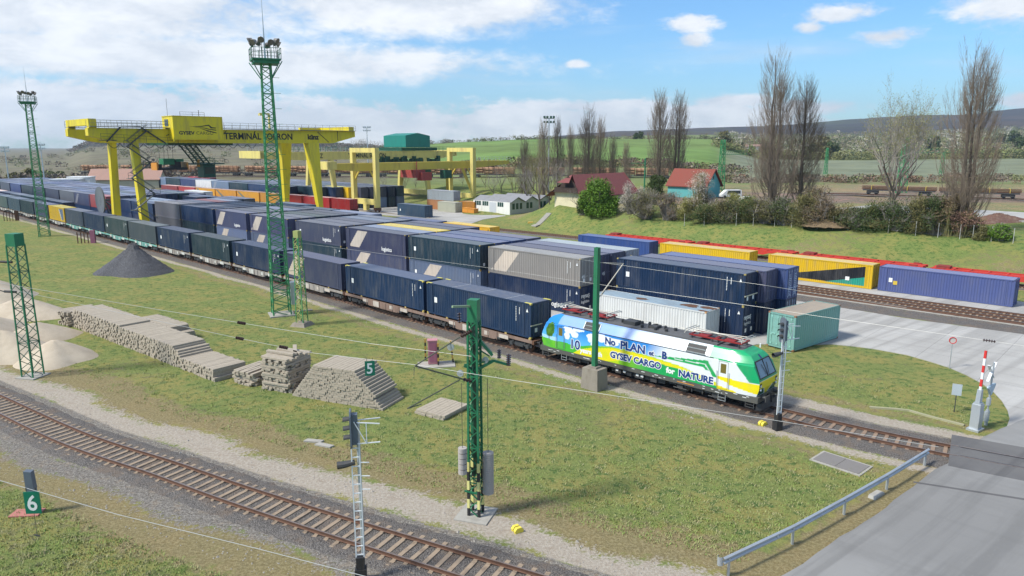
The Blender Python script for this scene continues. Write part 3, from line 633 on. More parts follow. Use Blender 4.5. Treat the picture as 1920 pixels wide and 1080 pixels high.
def mesh_of(mb, name, mats):
    me = bpy.data.meshes.new(name); me.from_pydata(mb.v, [], mb.f); [me.materials.append(m) for m in mats]
    if len(set(mb.m)) > 1: me.polygons.foreach_set('material_index', mb.m)
    me.update(); return me
NAVY = (.007, .022, .060); NAVY2 = (.009, .030, .085); DTEAL = (.013, .038, .055); GREYBL = (.055, .065, .105); PURP = (.055, .062, .115); BLUEP = (.032, .055, .15)
GREY = (.13, .135, .15); YEL = (.68, .42, .01); ORG = (.62, .30, .04); REDC = (.42, .022, .02); TEALC = (.09, .30, .24); WHT = (.72, .72, .70); LBL = (.12, .16, .24); REDD = (.25, .05, .05); TAN = (.36, .35, .24); LGREY = (.36, .38, .41)
CN = {NAVY: 'navy blue', NAVY2: 'dark blue', DTEAL: 'dark slate blue', GREYBL: 'faded grey blue', PURP: 'dusty purple blue', BLUEP: 'bright blue', GREY: 'dull grey', YEL: 'yellow', ORG: 'orange', REDC: 'red', TEALC: 'teal green', WHT: 'white', LBL: 'pale slate blue', REDD: 'dull red', TAN: 'tan', LGREY: 'light grey'}
ALLC = []
def container(label, col, L, H, loc, rz=YAW, detail=True, group=None, roofcol=None, castcol=None, flip=False, rodcol=None):
    M = container_meshes(L, H, detail)
    t = thing('shipping_container', label, 'container', loc, rz+(math.pi if flip else 0), group)
    bj = random.uniform(.78, 1.25)
    jit = lambda c, a=.04: tuple(max(.004, min(.85, x*bj*(1+random.uniform(-a, a)))) for x in c)+(1,)
    c = jit(col); w = obj('walls', M['walls'], t); w.color = c
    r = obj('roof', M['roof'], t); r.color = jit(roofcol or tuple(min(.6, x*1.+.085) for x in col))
    f = obj('frame', M['frame'], t); f.color = tuple(x*.9 for x in c[:3])+(1,)
    d = obj('doors', M['doors'], t); d.color = c
    if detail:
        q = obj('corner_casting', M['corner_casting'], t); q.color = (*(castcol or tuple(x*.7 for x in col)), 1)
        k = obj('lock_rods', M['lock_rods'], d); k.color = (*(rodcol or tuple(min(1, x*1.5+.03) for x in col)), 1)
    ALLC.append(t); return t
def decal(t, poly, col, name='painted_mark', y=-1.2215, d=.0, mname=None):
    """flat painted mark lying on the ribbed side that faces local -y: built as strips on every outer rib and inner web"""
    x0 = min(p[0] for p in poly); x1 = max(p[0] for p in poly); L = t['len'] if 'len' in t else 13.7
    mb = MB(); h = L/2; a0 = -h+.16; n = max(1, int(round((L-.32)/.278))); p = (L-.32)/n
    def clip(xa, xb):
        def spl(P, X, keep):
            o = []
            for i in range(len(P)):
                a, b = P[i], P[(i+1) % len(P)]; ia = (a[0]-X)*keep >= 0; ib = (b[0]-X)*keep >= 0
                if ia: o.append(a)
                if ia != ib: f = (X-a[0])/(b[0]-a[0]); o.append((X, a[1]+(b[1]-a[1])*f))
            return o
        q = spl(list(poly), xa, 1); return spl(q, xb, -1) if len(q) > 2 else []
    base = -1.219+.02
    for i in range(n):
        X = a0+i*p; B = [(0, 0), (.26, 0), (.5, .046), (.76, .046), (1, 0)]
        for (f0, d0), (f1, d1) in zip(B, B[1:]):
            q = clip(X+f0*p, X+f1*p)
            if len(q) > 2:
                mb.add([(px_, base+d0+(d1-d0)*((px_-X)/p-f0)/(f1-f0)-.004-d, pz) for px_, pz in q], [tuple(range(len(q)))])
    if not mb.v: return None
    o = mb.build(name, M_CONT if mname is None else mname, t); o.color = (*col, 1)
    me = o.data   # make faces look outwards
    if me.polygons and me.polygons[0].normal.y > 0: me.flip_normals()
    return o
def stripe(t, L, x0=-.32, w=.17, col=(.62, .55, .48), H=2.9):
    """light slanted band from lower left to upper middle"""
    t['len'] = L; a = L*x0
    return decal(t, [(a-L*.05, .35), (a+L*(w-.04), .35), (a+L*(w+.11), H-.25), (a+L*.11, H-.25)], col, 'slanted_band')
LBLW = flat('white_lettering', (.78, .78, .76), .5)
def vtext(t, body, x, z, size, y=-1.232, mat_=None, rot=SIDE, name='lettering', **k):
    return text(name, body, size, mat_ or LBLW, t, (x, y, z), rot, **k)
def endtext(t, body, y, z, size, L, **k): return text('lettering', body, size, LBLW, t, (L/2+.012, y, z), END, **k)
def marks(t, L, H=2.9, yellow=True, data=True, plate=True):
    """small plates and white number columns every near container carries"""
    h = L/2; mb = MB()
    if plate: mb.box(-h+1.15, -h+1.55, -1.2285, -1.222, 1.15, 1.65)
    if data:
        for i in range(9): mb.box(h-1.75, h-1.68, -1.2285, -1.222, 1.25+i*.14, 1.34+i*.14)
        for i in range(5): mb.box(h-1.35, h-1.28, -1.2285, -1.222, 1.85+i*.12, 1.94+i*.12)
        mb.prism([(h-.55, 2.15), (h-.3, 2.15), (h-.42, 2.45)], -1.2285, -1.222, 'y')
        mb.box(h+.001, h+.008, -.75, -.45, .45, .8); mb.box(h+.001, h+.008, .35, .65, .45, .8)
    mb.build('number_marks', LBLW, t)
    if yellow:
        q = MB()
        for x in (-h+.02, h-.75):
            for y in (-1.225, 1.0): q.box(x, x+.72, y, y+.22, H-.008, H+.006)
        q.build('yellow_corner_patches', flat('yellow_corner', (.62, .55, .12), .6), t)
def cpos(s0, s1, t, z): # container spanning s0..s1 with near face at t
    return xy((s0+s1)/2, t+1.22, z)
# --- the train ---
def tA(s): return float(np.interp(s, [a for a, b in TRK_A], [b for a, b in TRK_A]))
def dirA(s):
    a = xy(s+2, tA(s+2)); b = xy(s-2, tA(s-2)); return math.atan2(b.y-a.y, b.x-a.x)
RT = .29   # rail top
BOG = {}
def bogie_parts(parent, x, big=False):
    b = MB(); r = .46 if not big else .62
    b.box(x-1.35, x+1.35, -1.08, -.96, .42, .72); b.box(x-1.35, x+1.35, .96, 1.08, .42, .72); b.box(x-.3, x+.3, -1.0, 1.0, .45, .8)
    for k in (-.9, .9):
        for y in (-1.16, 1.0): b.box(x+k-.17, x+k+.17, y, y+.16, .3, .62)
        for y in (-1.12, 1.12): b.tube((x+k-.25, y, .62), (x+k-.25, y, .95), .08, n=8); b.tube((x+k+.25, y, .62), (x+k+.25, y, .95), .08, n=8)
    b.box(x-.45, x+.45, -1.14, -1.04, .34, .52)
    bo = b.build('bogie', M_DARK, parent)
    for k in (-.9, .9):
        w = MB()
        for y in (-.76, .76): w.wheel(0, y, 0, r, .13)
        w.tube((0, -.8, 0), (0, .8, 0), .08, n=8)
        w.build('wheelset', M_RUST, bo, loc=(x+k, 0, r))
    return bo
def make_wagon(L, bodymat, sill, label, panelcol=(.5, .45, .38)):
    """container flat wagon on two bogies with deep fish-bellied side sills; origin on the rails"""
    t = thing('flat_wagon', label, 'wagon', (0, 0, 0), 0, 'flat wagons of the container train')
    h = L/2; f = MB()
    f.box(-h, h, -.35, .35, .78, 1.08); f.box(-h, -h+.25, -1.25, 1.25, .8, 1.1); f.box(h-.25, h, -1.25, 1.25, .8, 1.1)
    for k in range(-4, 5): f.box(k*h/5-.07, k*h/5+.07, -1.2, 1.2, .9, 1.06)
    f.build('underframe', M_RUST, t)
    for y, nm in ((-1.27, 'a'), (1.19, 'b')):
        b = MB(); b.prism([(-h+.2, 1.12), (h-.2, 1.12), (h-.2, .86), (h-3.3, .86), (h-4.6, .42), (-h+4.6, .42), (-h+3.3, .86), (-h+.2, .86)], y, y+.08, 'y')
        s_ = -1 if y < 0 else 1
        for k in np.linspace(-h+4.2, h-4.2, 6): b.box(k-.04, k+.04, min(y, y+s_*.05), max(y, y+s_*.05)+.02, .46, 1.1)
        so = b.build('side_sill', bodymat, t)
        q = MB(); yy = y-.028 if y < 0 else y+.10
        for x, w_, a, b_ in ((-1.6, 1.0, .5, 1.04), (1.2, .55, .62, .98), (-3.4, .8, .72, 1.02), (3.0, 1.1, .7, 1.03)): q.box(x, x+w_, yy, yy+.008, a, b_)
        q.build('marking_panel', sill, so)
    c = MB()
    for x in (-h+.5, -h+3.2, h-3.2, h-.5):
        for y in (-1.24, 1.1): c.box(x-.12, x+.12, y, y+.14, 1.12, 1.27); 
    c.build('twist_lock_posts', paint('ochre_fittings', (.42, .30, .10), (.15, .09, .04), .6, 4, .7), t)
    e = MB()
    for x, d in ((-h, -1), (h, 1)):
        for y in (-.87, .87): e.tube((x, y, .95), (x+d*.38, y, .95), .09, n=8); e.tube((x+d*.38, y, .95), (x+d*.42, y, .95), .23, n=12)
        e.box(min(x, x+d*.3), max(x, x+d*.3), -.08, .08, .8, .98)
    e.build('buffers', M_BLACK, t)
    g = MB()
    for x in (-h+3.9, h-4.3): g.tube((x, -1.1, .62), (x+.5, -1.1, .62), .2, n=10); g.box(x-.5, x-.1, -1.15, -.9, .45, .85)
    g.tube((-.8, .2, .55), (.6, .2, .55), .2, n=12); g.build('brake_gear', M_DARK, t)
    bogie_parts(t, -h+1.75); bogie_parts(t, h-1.75); return t
M_WB = paint('wagon_brown', (.24, .16, .125), (.10, .06, .04), .6, 1.5, .7); M_WG = paint('wagon_grey', (.30, .27, .24), (.15, .11, .08), .6, 1.5, .7); M_WT = paint('wagon_teal', (.16, .36, .31), (.12, .15, .12), .45, 1.5, .7)
M_PAN = paint('light_panel', (.52, .46, .40), (.25, .16, .10), .5, 3, .7); M_PANG = paint('grey_panel', (.55, .55, .50), (.3, .25, .2), .5, 3, .7)
WG = {'b': make_wagon(13.9, M_WB, M_PAN, 'x'), 'g': make_wagon(12.6, M_WG, M_PANG, 'x'), 't': make_wagon(12.6, M_WT, M_PANG, 'x'), 'r': make_wagon(13.9, M_WG, M_PAN, 'x')}
used = set()
def place_wagon(kind, s, zc, label, tf=tA, df=dirA, group=None, rt=RT):
    o = WG[kind]; loc = xy(s, tf(s), rt)
    if kind in used: o = copy_tree(o, loc, df(s), label)
    else: used.add(kind); o.location = loc; o.rotation_euler = (0, 0, df(s)); o['label'] = label
    if group: o['group'] = group
    return o
ORD = ['first', 'second', 'third', 'fourth', 'fifth', 'sixth', 'seventh', 'eighth', 'ninth', 'tenth', 'eleventh', 'twelfth', 'thirteenth', 'fourteenth', 'fifteenth', 'sixteenth', 'seventeenth', 'eighteenth', 'nineteenth', 'twentieth', 'twenty-first', 'twenty-second', 'twenty-third', 'twenty-fourth']
train = [  # s0, s1, colour, wagon
 (0.1, 13.5, NAVY2, 'b'), (14.0, 27.3, NAVY2, 'b'), (28.2, 41.0, PURP, 'r'), (41.9, 54.6, NAVY2, 'g'), (55.7, 67.7, DTEAL, 'g'), (68.7, 80.5, NAVY2, 'g'), (81.4, 93.3, (.05, .065, .075), 't'), (94.0, 105.4, (.035, .065, .07), 't'),
 (106.0, 117.6, NAVY2, 't'), (118.2, 129.5, (.045, .06, .09), 't'), (130.4, 141.6, YEL, 'g'), (142.6, 153.6, PURP, 'g'), (154.6, 166.0, DTEAL, 'g'), (166.8, 178.2, (.035, .06, .09), 'g'), (179.0, 190.4, DTEAL, 'g'), (191.2, 202.6, NAVY2, 'g'), (203.4, 214.8, DTEAL, 'g'), (215.6, 227, NAVY2, 'g'), (228, 239.4, GREYBL, 'g'), (240.2, 251.6, DTEAL, 'g')]
def nearest_len(l): return 13.7 if l > 12.6 else 12.19 if l > 9 else 6.06
for i, (a, b, c, w) in enumerate(train):
    s = (a+b)/2; L = 13.7 if i < 4 else 12.19
    real = (b-a)/L
    cn = CN.get(c, 'slate grey blue'); 
    extra = ' with a pale slanted band' if i == 2 else (' with a grey leaf mark' if i == 10 else '')
    t = container('%s container%s on the train, %s behind the locomotive' % (cn, extra, ORD[i]), c, L, 2.9, xy(s, tA(s), RT+1.24), dirA(s), i < 14, 'containers on the train', castcol=(.5, .4, .08) if i < 2 else None)
    t.scale = (real, 1, 1)
    place_wagon(w, s, 0, '%s flat wagon under the %s container from the locomotive' % ({'b': 'rusty brown', 'g': 'dusty grey', 't': 'pale teal', 'r': 'pale grey brown'}[w], ORD[i])).scale = ((b-a+.75)/(13.9 if w in 'br' else 12.6), 1, 1)
    if i < 2: marks(t, L); t['len'] = L
    if i == 2: stripe(t, L, -.40, .18, (.55, .46, .36)); 
    if i in (3, 4, 5, 7): marks(t, L, yellow=False, plate=i != 4)
    if i == 0:   # light ribs painted across the roof
        q = MB(); [q.box(x, x+.03, -1.15, 1.15, 2.885, 2.893) for x in (-3.2, .2, 3.8)]; q.build('roof_lines', LBLW, t)
        endtext(t, '45', .75, .35, .32, L)
        b_ = MB(); b_.box(-6.85+13.7, 13.7-6.85+.05, -1.25, .1, 1.02, 1.1); b_.build('tail_bar', flat('cream_bar', (.6, .55, .4)), t)
    if i == 1:
        endtext(t, '45', -.3, .5, .5, L); q = MB(); [q.box(L/2+.012, L/2+.018, -.25+.28*(j % 2), -.12+.3*(j % 2), 1.1+j*.13, 1.18+j*.13) for j in range(11)]; q.build('code_column', LBLW, t)
    if i == 10:
        t['len'] = L; decal(t, [(2.1, 2.55), (5.1, 2.6), (4.9, .3), (3.4, .3), (3.0, 1.2)], (.12, .16, .25)); decal(t, [(2.0, 2.7), (2.3, 2.5), (3.2, 1.2), (3.6, .25), (3.3, .25), (2.8, 1.1), (1.9, 2.3)], (.6, .58, .5), d=.004)
# second rake on the left, on the track behind
for i, (a, b, c) in enumerate([(152, 164, NAVY), (164.6, 176.6, DTEAL), (177.2, 189.2, DTEAL), (189.8, 201.8, (.05, .07, .10)), (202.4, 214.4, NAVY), (215, 227, REDC), (227.6, 239.6, DTEAL)]):
    f2 = lambda s: float(np.interp(s, [95, 150, 200, 330], [7.6, 7.4, 7.3, 7.0]))
    container('%s container on the second train, %s from its right end' % (CN.get(c, 'slate grey blue'), ORD[i]), c, 12.19, 2.6, xy((a+b)/2, f2(0)-.2, RT+1.24), YAW, False, 'containers on the second train', roofcol=(.6, .5, .42) if c == REDC else None)
    place_wagon('g', (a+b)/2, 0, 'grey flat wagon of the second train, %s from its right end' % ORD[i], tf=lambda s: f2(0)-.2, df=lambda s: YAW, group='flat wagons of the second train')
# --- stacks on the yard ---
def row(k): return 13.9+2.62*k
slots = [(6.1, 19.4), (20.5, 33.7), (34.2, 47.7), (49.0, 61.3), (63.5, 75.9), (77.2, 88.8), (89.8, 103.9), (104.7, 117.2)]
front = [(.30, .275, .25), DTEAL, PURP, GREYBL, PURP, PURP, NAVY2, GREY]
frontlow = [NAVY, LBL, PURP, DTEAL, LBL, LBL, DTEAL, GREY]
roofs = {0: [PURP, GREYBL, LGREY, GREY], 1: [BLUEP, BLUEP, PURP, PURP], 2: [GREYBL, LBL, YEL, GREYBL, PURP], 3: [GREYBL, GREYBL, LBL, GREYBL], 4: [GREYBL, DTEAL, GREYBL, GREYBL], 5: [GREYBL, GREYBL, LBL, NAVY], 6: [GREYBL, NAVY, LBL, NAVY], 7: [GREYBL, NAVY2, REDD, LBL]}
rows4 = {0: 4, 1: 4, 2: 5, 3: 5, 4: 5, 5: 5, 6: 5, 7: 5}
for i, (a, b) in enumerate(slots):
    big = (b-a) > 12.3; L = 13.7 if big else 12.19; sx = (b-a)/L*.985
    for k in range(rows4[i]):
        cs = roofs[i]; c = front[i] if k == 0 else cs[(k-1) % len(cs)] if i != 2 else cs[min(k, 4)]
        for lvl in (1, 0):
            if lvl == 0 and not (k == 0 or i == 0): continue
            cc = c if lvl else (frontlow[i] if k == 0 else NAVY)
            extra = ''
            if k == 0 and i in (2, 4, 5, 0) and lvl or (k == 0 and lvl == 0 and i in (1, 2, 4, 5)): extra = ' with a pale slanted band'
            lab = '%s container%s, %s stack from locomotive, %s row %s' % (CN.get(cc, 'dull'), ' with slanted band' if extra else '', ORD[i+1], ORD[k], 'upper' if lvl else 'lower')
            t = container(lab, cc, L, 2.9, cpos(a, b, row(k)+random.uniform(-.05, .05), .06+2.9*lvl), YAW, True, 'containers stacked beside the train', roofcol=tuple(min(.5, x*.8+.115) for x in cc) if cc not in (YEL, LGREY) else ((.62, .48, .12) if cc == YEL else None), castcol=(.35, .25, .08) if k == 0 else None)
            t.scale = (sx, 1, 1); t['len'] = L
            if extra: stripe(t, L, {0: -.42, 1: .02, 2: -.40, 4: -.44, 5: -.44}[i] if lvl else {1: -.30, 2: -.36, 4: -.38, 5: -.36}[i], .17, (.58, .50, .42) if i != 0 else (.62, .52, .42))
            if k == 0:
                marks(t, L, yellow=False, plate=i in (1, 3), data=i in (1, 3, 0))
                if lvl and i in (2, 3, 5): vtext(t, 'logistics', 1.6 if i == 2 else 1.4, .45, .72, offset=.012)
                pass
                if i == 0 and lvl: endtext(t, '45', -.95, .85, .5, L, offset=.01)
                if i == 0 and not lvl: endtext(t, 'reysaş', -1.0, 1.75, .62, L, offset=.015, sx=.85); endtext(t, 'logistics', -1.0, 1.2, .42, L, offset=.01); vtext(t, 'logistics', 2.8, .5, .72, offset=.012)
                if i == 6: endtext(t, 'C', -.3, 1.2, .8, L, offset=.02)
            if i == 0 and k == 1 and lvl: endtext(t, '45', -.2, .75, .5, L, offset=.01)
# second block of roofs behind, lower, up to the crane
for k in range(3):
    for i, (a, b) in enumerate([(66, 78), (79, 91), (92, 104), (118, 130), (131, 143), (144, 156), (157, 169)]):
        if (k, i) in ((2, 0),): continue
        c = random.choice([NAVY, NAVY2, GREYBL, LBL, PURP, DTEAL, REDD if i > 3 else NAVY]); 
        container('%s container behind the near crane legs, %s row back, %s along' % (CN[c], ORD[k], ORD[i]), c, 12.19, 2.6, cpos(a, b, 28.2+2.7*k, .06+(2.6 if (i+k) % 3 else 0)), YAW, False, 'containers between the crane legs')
container('white topped container among the dark roofs behind the crane legs', WHT, 12.19, 2.6, cpos(150, 162, 38, .06+2.6), YAW, False, 'containers between the crane legs', roofcol=(.75, .75, .74))
for i, (a, b) in enumerate([(118.5, 130.5), (131, 143)]):
    for k in range(3):
        for lvl in ((1, 0) if k == 0 else (1,)):
            c = NAVY2 if k == 0 else random.choice([GREYBL, LBL, NAVY]); container('%s container between near crane legs, %s row, %s tier, %s along' % (CN[c], ORD[k], 'upper' if lvl else 'lower', ORD[i]), c, 12.19, 2.6, cpos(a, b, row(k), .06+2.6*lvl), YAW, False, 'containers between the crane legs')
# left block
lefts = [(139.8, 150.8, REDD), (151, 162.3, PURP), (163, 175, GREY), (176, 188, GREYBL), (189, 201, PURP), (201.5, 213.5, DTEAL), (214.5, 227, BLUEP), (228, 240, GREYBL), (241, 253, DTEAL), (254, 266, LBL)]
for i, (a, b, c0) in enumerate(lefts):
    for k in range(7):
        for lvl in ((1, 0) if k == 0 and i < 4 else (1,)):
            c = c0 if k == 0 and lvl else (NAVY2 if lvl == 0 else random.choice([GREYBL, LBL, PURP, DTEAL, NAVY2, GREYBL, BLUEP]))
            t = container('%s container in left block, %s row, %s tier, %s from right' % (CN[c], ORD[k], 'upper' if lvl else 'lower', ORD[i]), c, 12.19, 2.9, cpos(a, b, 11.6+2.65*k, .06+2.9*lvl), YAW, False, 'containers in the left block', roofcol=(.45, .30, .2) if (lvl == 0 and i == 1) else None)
            t['len'] = 12.19
            if i == 1 and k == 0 and lvl: stripe(t, 12.19, -.42, .12, (.5, .48, .45))
# navy pair nearest the crossing, white one in front, teal one across
for k, (a, b, c, c2) in enumerate([(-9.7, 4.0, NAVY, NAVY), (-10.3, 3.2, PURP, NAVY), (-11.2, 2.4, BLUEP, NAVY2)]):
    for lvl in (0, 1):
        t = container('%s container at the crossing end of the yard, %s tier, %s row back' % (CN[c if lvl else c2], 'upper' if lvl else 'lower', ORD[k]), c if lvl else c2, 13.7, 2.9, cpos(a, b, 17.0+2.62*k, .06+2.9*lvl), YAW, True, 'stacked containers at the crossing end', rodcol=(.5, .55, .65) if k == 2 else None, castcol=(.35, .27, .08) if k == 0 else None)
        t['len'] = 13.7
        if k == 0: marks(t, 13.7, yellow=False)
        if k == 0 and not lvl: endtext(t, 'reysaş', -1.05, 1.65, .62, 13.7, offset=.015, sx=.85); endtext(t, 'logistics', -1.0, 1.15, .42, 13.7)
        if k == 0 and lvl: b_ = MB(); b_.box(6.86, 6.92, -1.2, 1.2, .85, .95); b_.build('door_bar', flat('cream_bar', (.6, .55, .4)), t)
        if k == 2 and lvl:
            q = MB(); [q.box(6.862, 6.868, y0, y0+random.uniform(.25, .55), 2.25-j*.17, 2.33-j*.17) for j in range(12) for y0 in (-.85, .3)]; q.build('data_lines', flat('pale_blue_marks', (.4, .45, .6)), t)
t = container('old white container with rust on its roof, behind the locomotive', WHT, 12.19, 2.6, cpos(-7.8, 4.4, 13.9, .06), YAW, True, rodcol=(.6, .6, .58), castcol=(.5, .3, .15), roofcol=(.72, .71, .68))
t['len'] = 12.19; q = MB(); rn = random.Random(2)
for cx, cy, r in ((-1.2, -.2, .5), (3.6, .3, .75), (5.3, .6, .6), (5.6, -.8, .35)):
    a = [(cx+math.cos(k*.63)*r*rn.uniform(.6, 1.2)*1.5, cy+math.sin(k*.63)*r*rn.uniform(.5, 1.), 2.589) for k in range(10)]; q.poly(a)
q.build('rust_patch', M_RUST, t)
t.children[3].color = (.28, .37, .44, 1)
q0 = gp(1490, 660); q1 = gp(1434, 650); q2 = gp(1573, 634); TCA = math.atan2(q2.y-q0.y, q2.x-q0.x); TCP = tuple(q0+(q1-q0)/2+(q2-q0)/2+Vector((0, 0, .08)))
container('weathered teal green container standing crosswise at the grass edge', (.17, .35, .30), 6.06, 2.6, TCP, TCA, True, castcol=(.25, .13, .07), roofcol=(.30, .235, .175), flip=True).scale = ((q2-q0).length/6.06, (q1-q0).length/2.44, 1.16)
# row along the far track
def single(label, c, s0, s1, t0, L, z=.06, H=2.9, **k):
    o = container(label, c, L, H, cpos(s0, s1, t0, z), YAW, True, **k); o['len'] = L; o.scale = ((s1-s0)/L, 1, 1); return o
o = single('long dusty blue container nearest the crossing in the far row', (.06, .08, .19), -24.6, -11.2, 48.7, 13.7); marks(o, 13.7, yellow=False, data=False)
q = MB(); q.box(-5.2, -4.75, -1.2285, -1.222, .9, 1.35); q.build('yellow_label', flat('yellow_label', (.6, .42, .05)), o)
o = single('bright yellow container with a black and teal wedge painted on its side', YEL, -10.5, 2.4, 48.7, 13.7, castcol=(.6, .4, .02), roofcol=(.62, .50, .2))
decal(o, [(-6.0, .33), (6.0, .33), (6.0, 2.65)], (.012, .014, .018), 'black_wedge'); decal(o, [(1.0, .28), (6.0, .28), (6.0, 1.35)], (.02, .28, .2), 'teal_wedge', d=.004)
q = MB(); q.box(3.6, 4.1, -1.2295, -1.222, .75, 1.2); q.build('white_label', LBLW, o)
single('yellow container between the long yellow and the blue ones in the far row', YEL, 5.0, 18.9, 48.7, 13.7, castcol=(.5, .35, .05), roofcol=(.60, .46, .2))
o = single('bright blue container beside the red flat wagons in the far row', (.03, .07, .22), 20.4, 33.8, 48.2, 13.7); marks(o, 13.7, yellow=False, data=False)
o = single('orange yellow container with a dark corner beyond the stacks', (.62, .34, .02), 51.4, 63.8, 45.6, 13.7, castcol=(.4, .25, .05)); decal(o, [(4.4, .3), (6.5, .3), (6.5, 2.6)], (.05, .05, .07), 'dark_wedge')
single('faded blue container beyond the stacks, left of the orange yellow one', (.06, .085, .17), 65.3, 77.9, 45.4, 13.7)
o = single('slate blue container standing alone on the pale terminal paving', (.045, .085, .14), 96.0, 106.7, 67.6, 12.19); marks(o, 12.19, yellow=False, data=False)
# beside the white building
single('long light grey container on top of the tan and orange ones', LGREY, 105, 115.8, 84.8, 12.19, 2.66, 2.6)
single('pale tan container under the light grey one', (.36, .36, .27), 101, 108, 81.8, 6.06, .06, 2.6); single('rusty orange container left under the light grey one', (.36, .16, .06), 109, 116, 84.8, 6.06, .06, 2.6)
single('orange container with darker doors left of the white building', (.50, .21, .03), 98.6, 104.6, 86.3, 6.06, .06, 2.6); single('rust orange container tucked against the white building', (.42, .19, .05), 96, 102, 90.3, 6.06, .06, 2.6)
# orange and red rake
tR = lambda s: float(np.interp(s, [a for a, b in TRK_R], [b for a, b in TRK_R]))
def dirR(s): a = xy(s+2, tR(s+2)); b = xy(s-2, tR(s-2)); return math.atan2(b.y-a.y, b.x-a.x)
rake = [(113.5, 121, REDC), (122, 133.5, REDC), (134.5, 142.5, (.5, .05, .03)), (143, 155, ORG), (155.7, 167.7, ORG), (168.4, 180.4, ORG), (181, 193, ORG), (194, 205, (.55, .08, .08)), (206, 218, REDD)]
for i, (a, b, c) in enumerate(rake):
    o = container('%s container on the far rake, %s from its right end' % (CN.get(c, 'bright red'), ORD[i]), c, 12.19, 2.6, xy((a+b)/2, tR((a+b)/2), RT+1.2), dirR((a+b)/2), True, 'containers on the far rake', roofcol=(.6, .4, .35) if c != ORG else (.42, .30, .26))
    o.scale = ((b-a)/12.19, 1, 1); o['len'] = 12.19
    place_wagon('r', (a+b)/2, 0, 'grey flat wagon of the far rake, %s from its right end' % ORD[i], tf=tR, df=dirR, group='flat wagons of the far rake').scale = ((b-a+.6)/13.9, 1, 1)
    if c == ORG:
        if i == 3: decal(o, [(1.5, .3), (6., .3), (6., 2.3)], (.2, .2, .16), 'grey_wedge')
        else: decal(o, [(-6., 2.4), (-2.4, .3), (-.6, .3), (-5., 2.4)], (.2, .2, .16), 'grey_wedge')
# far stacks beyond
for k in range(9):
    s_end = [146, 137, 133, 131, 129, 128.5, 128, 127.5, 127][k]; n = 8 if k < 2 else 5
    for i in range(n):
        a = s_end+i*12.6; 
        for lvl in (1, 0):
            if lvl == 0 and k > 0 and i > 0: continue
            c = random.choice([NAVY, NAVY2, GREYBL, LBL, DTEAL, PURP]) if k or lvl == 0 else [NAVY, NAVY2, DTEAL, LBL, WHT, BLUEP, DTEAL, LBL][i]
            if k == 3 and i == 0 and lvl: c = YEL
            t = container('%s container in farthest stacks, %s row, %s tier, %s from right' % (CN[c], ORD[k], 'upper' if lvl else 'lower', ORD[i]), c, 12.19, 2.9, cpos(a, a+12.3, 61.5+2.7*k-(k == 0)*1.0, .07+2.9*lvl), YAW, False, 'containers in the farthest stacks', roofcol=tuple(min(.5, x*.8+.11) for x in c))
            t['len'] = 12.19
            if k == 0 and lvl and i in (3, 7): stripe(t, 12.19, -.42, .12, (.5, .48, .45))
for i, (s_, t_, c) in enumerate([(232, 66, (.5, .02, .02)), (232, 70, (.5, .02, .02)), (224, 72, REDD), (220, 66, (.55, .10, .10))]):
    for lvl in range(2):
        container('%s container in red group left of yellow leg, %s stack, %s tier' % ('red' if i < 2 else 'dull red', ORD[i], 'upper' if lvl else 'lower'), c, 6.06, 2.9, xy(s_, t_, .06+2.9*lvl), YAW, False, 'red containers far left')
# empty red flat wagons at the foot of the bank
rw = thing('red_flat_wagon', 'x', 'wagon', (0, 0, 0), 0, 'empty red flat wagons'); M_REDW = paint('wagon_red', (.55, .035, .02), (.22, .04, .03), .5, 1.2, .6)
b = MB(); h = 8.2
for y in (-1.3, 1.15): b.prism([(-h, 1.18), (h, 1.18), (h, .85), (h-3.5, .85), (h-4.4, .55), (-h+4.4, .55), (-h+3.5, .85), (-h, .85)], y, y+.15, 'y')
for k in np.linspace(-h+.2, h-.2, 9): b.box(k-.1, k+.1, -1.2, 1.2, .95, 1.15)
b.box(-h, h, -.3, .3, .8, 1.1); b.box(-h+.1, -h+2.6, -1.2, 1.2, 1.1, 1.16); b.box(h-2.6, h-.1, -1.2, 1.2, 1.1, 1.16); b.build('underframe', M_REDW, rw)
b = MB(); [b.box(x-.5, x+.5, y, y+.3, 1.16, 1.32) for x in (-h+1.2, h-1.2) for y in (-1.25, .95)]; b.box(-h+.6, -h+2.1, -.7, .7, 1.16, 1.45); b.build('end_fittings', paint('dark_red', (.25, .03, .025), (.1, .03, .02), .5, 3, .7), rw)
bogie_parts(rw, -h+1.8); bogie_parts(rw, h-1.8)
for i in range(6):
    s = 30-i*17.2; loc = xy(s, tR(s), RT)
    if i == 0: rw.location = loc; rw.rotation_euler = (0, 0, dirR(s)); rw['label'] = 'empty red flat wagon at the foot of the bank, first from the left'
    else: copy_tree(rw, loc, dirR(s), 'empty red flat wagon at the foot of the bank, %s from the left' % ORD[i])
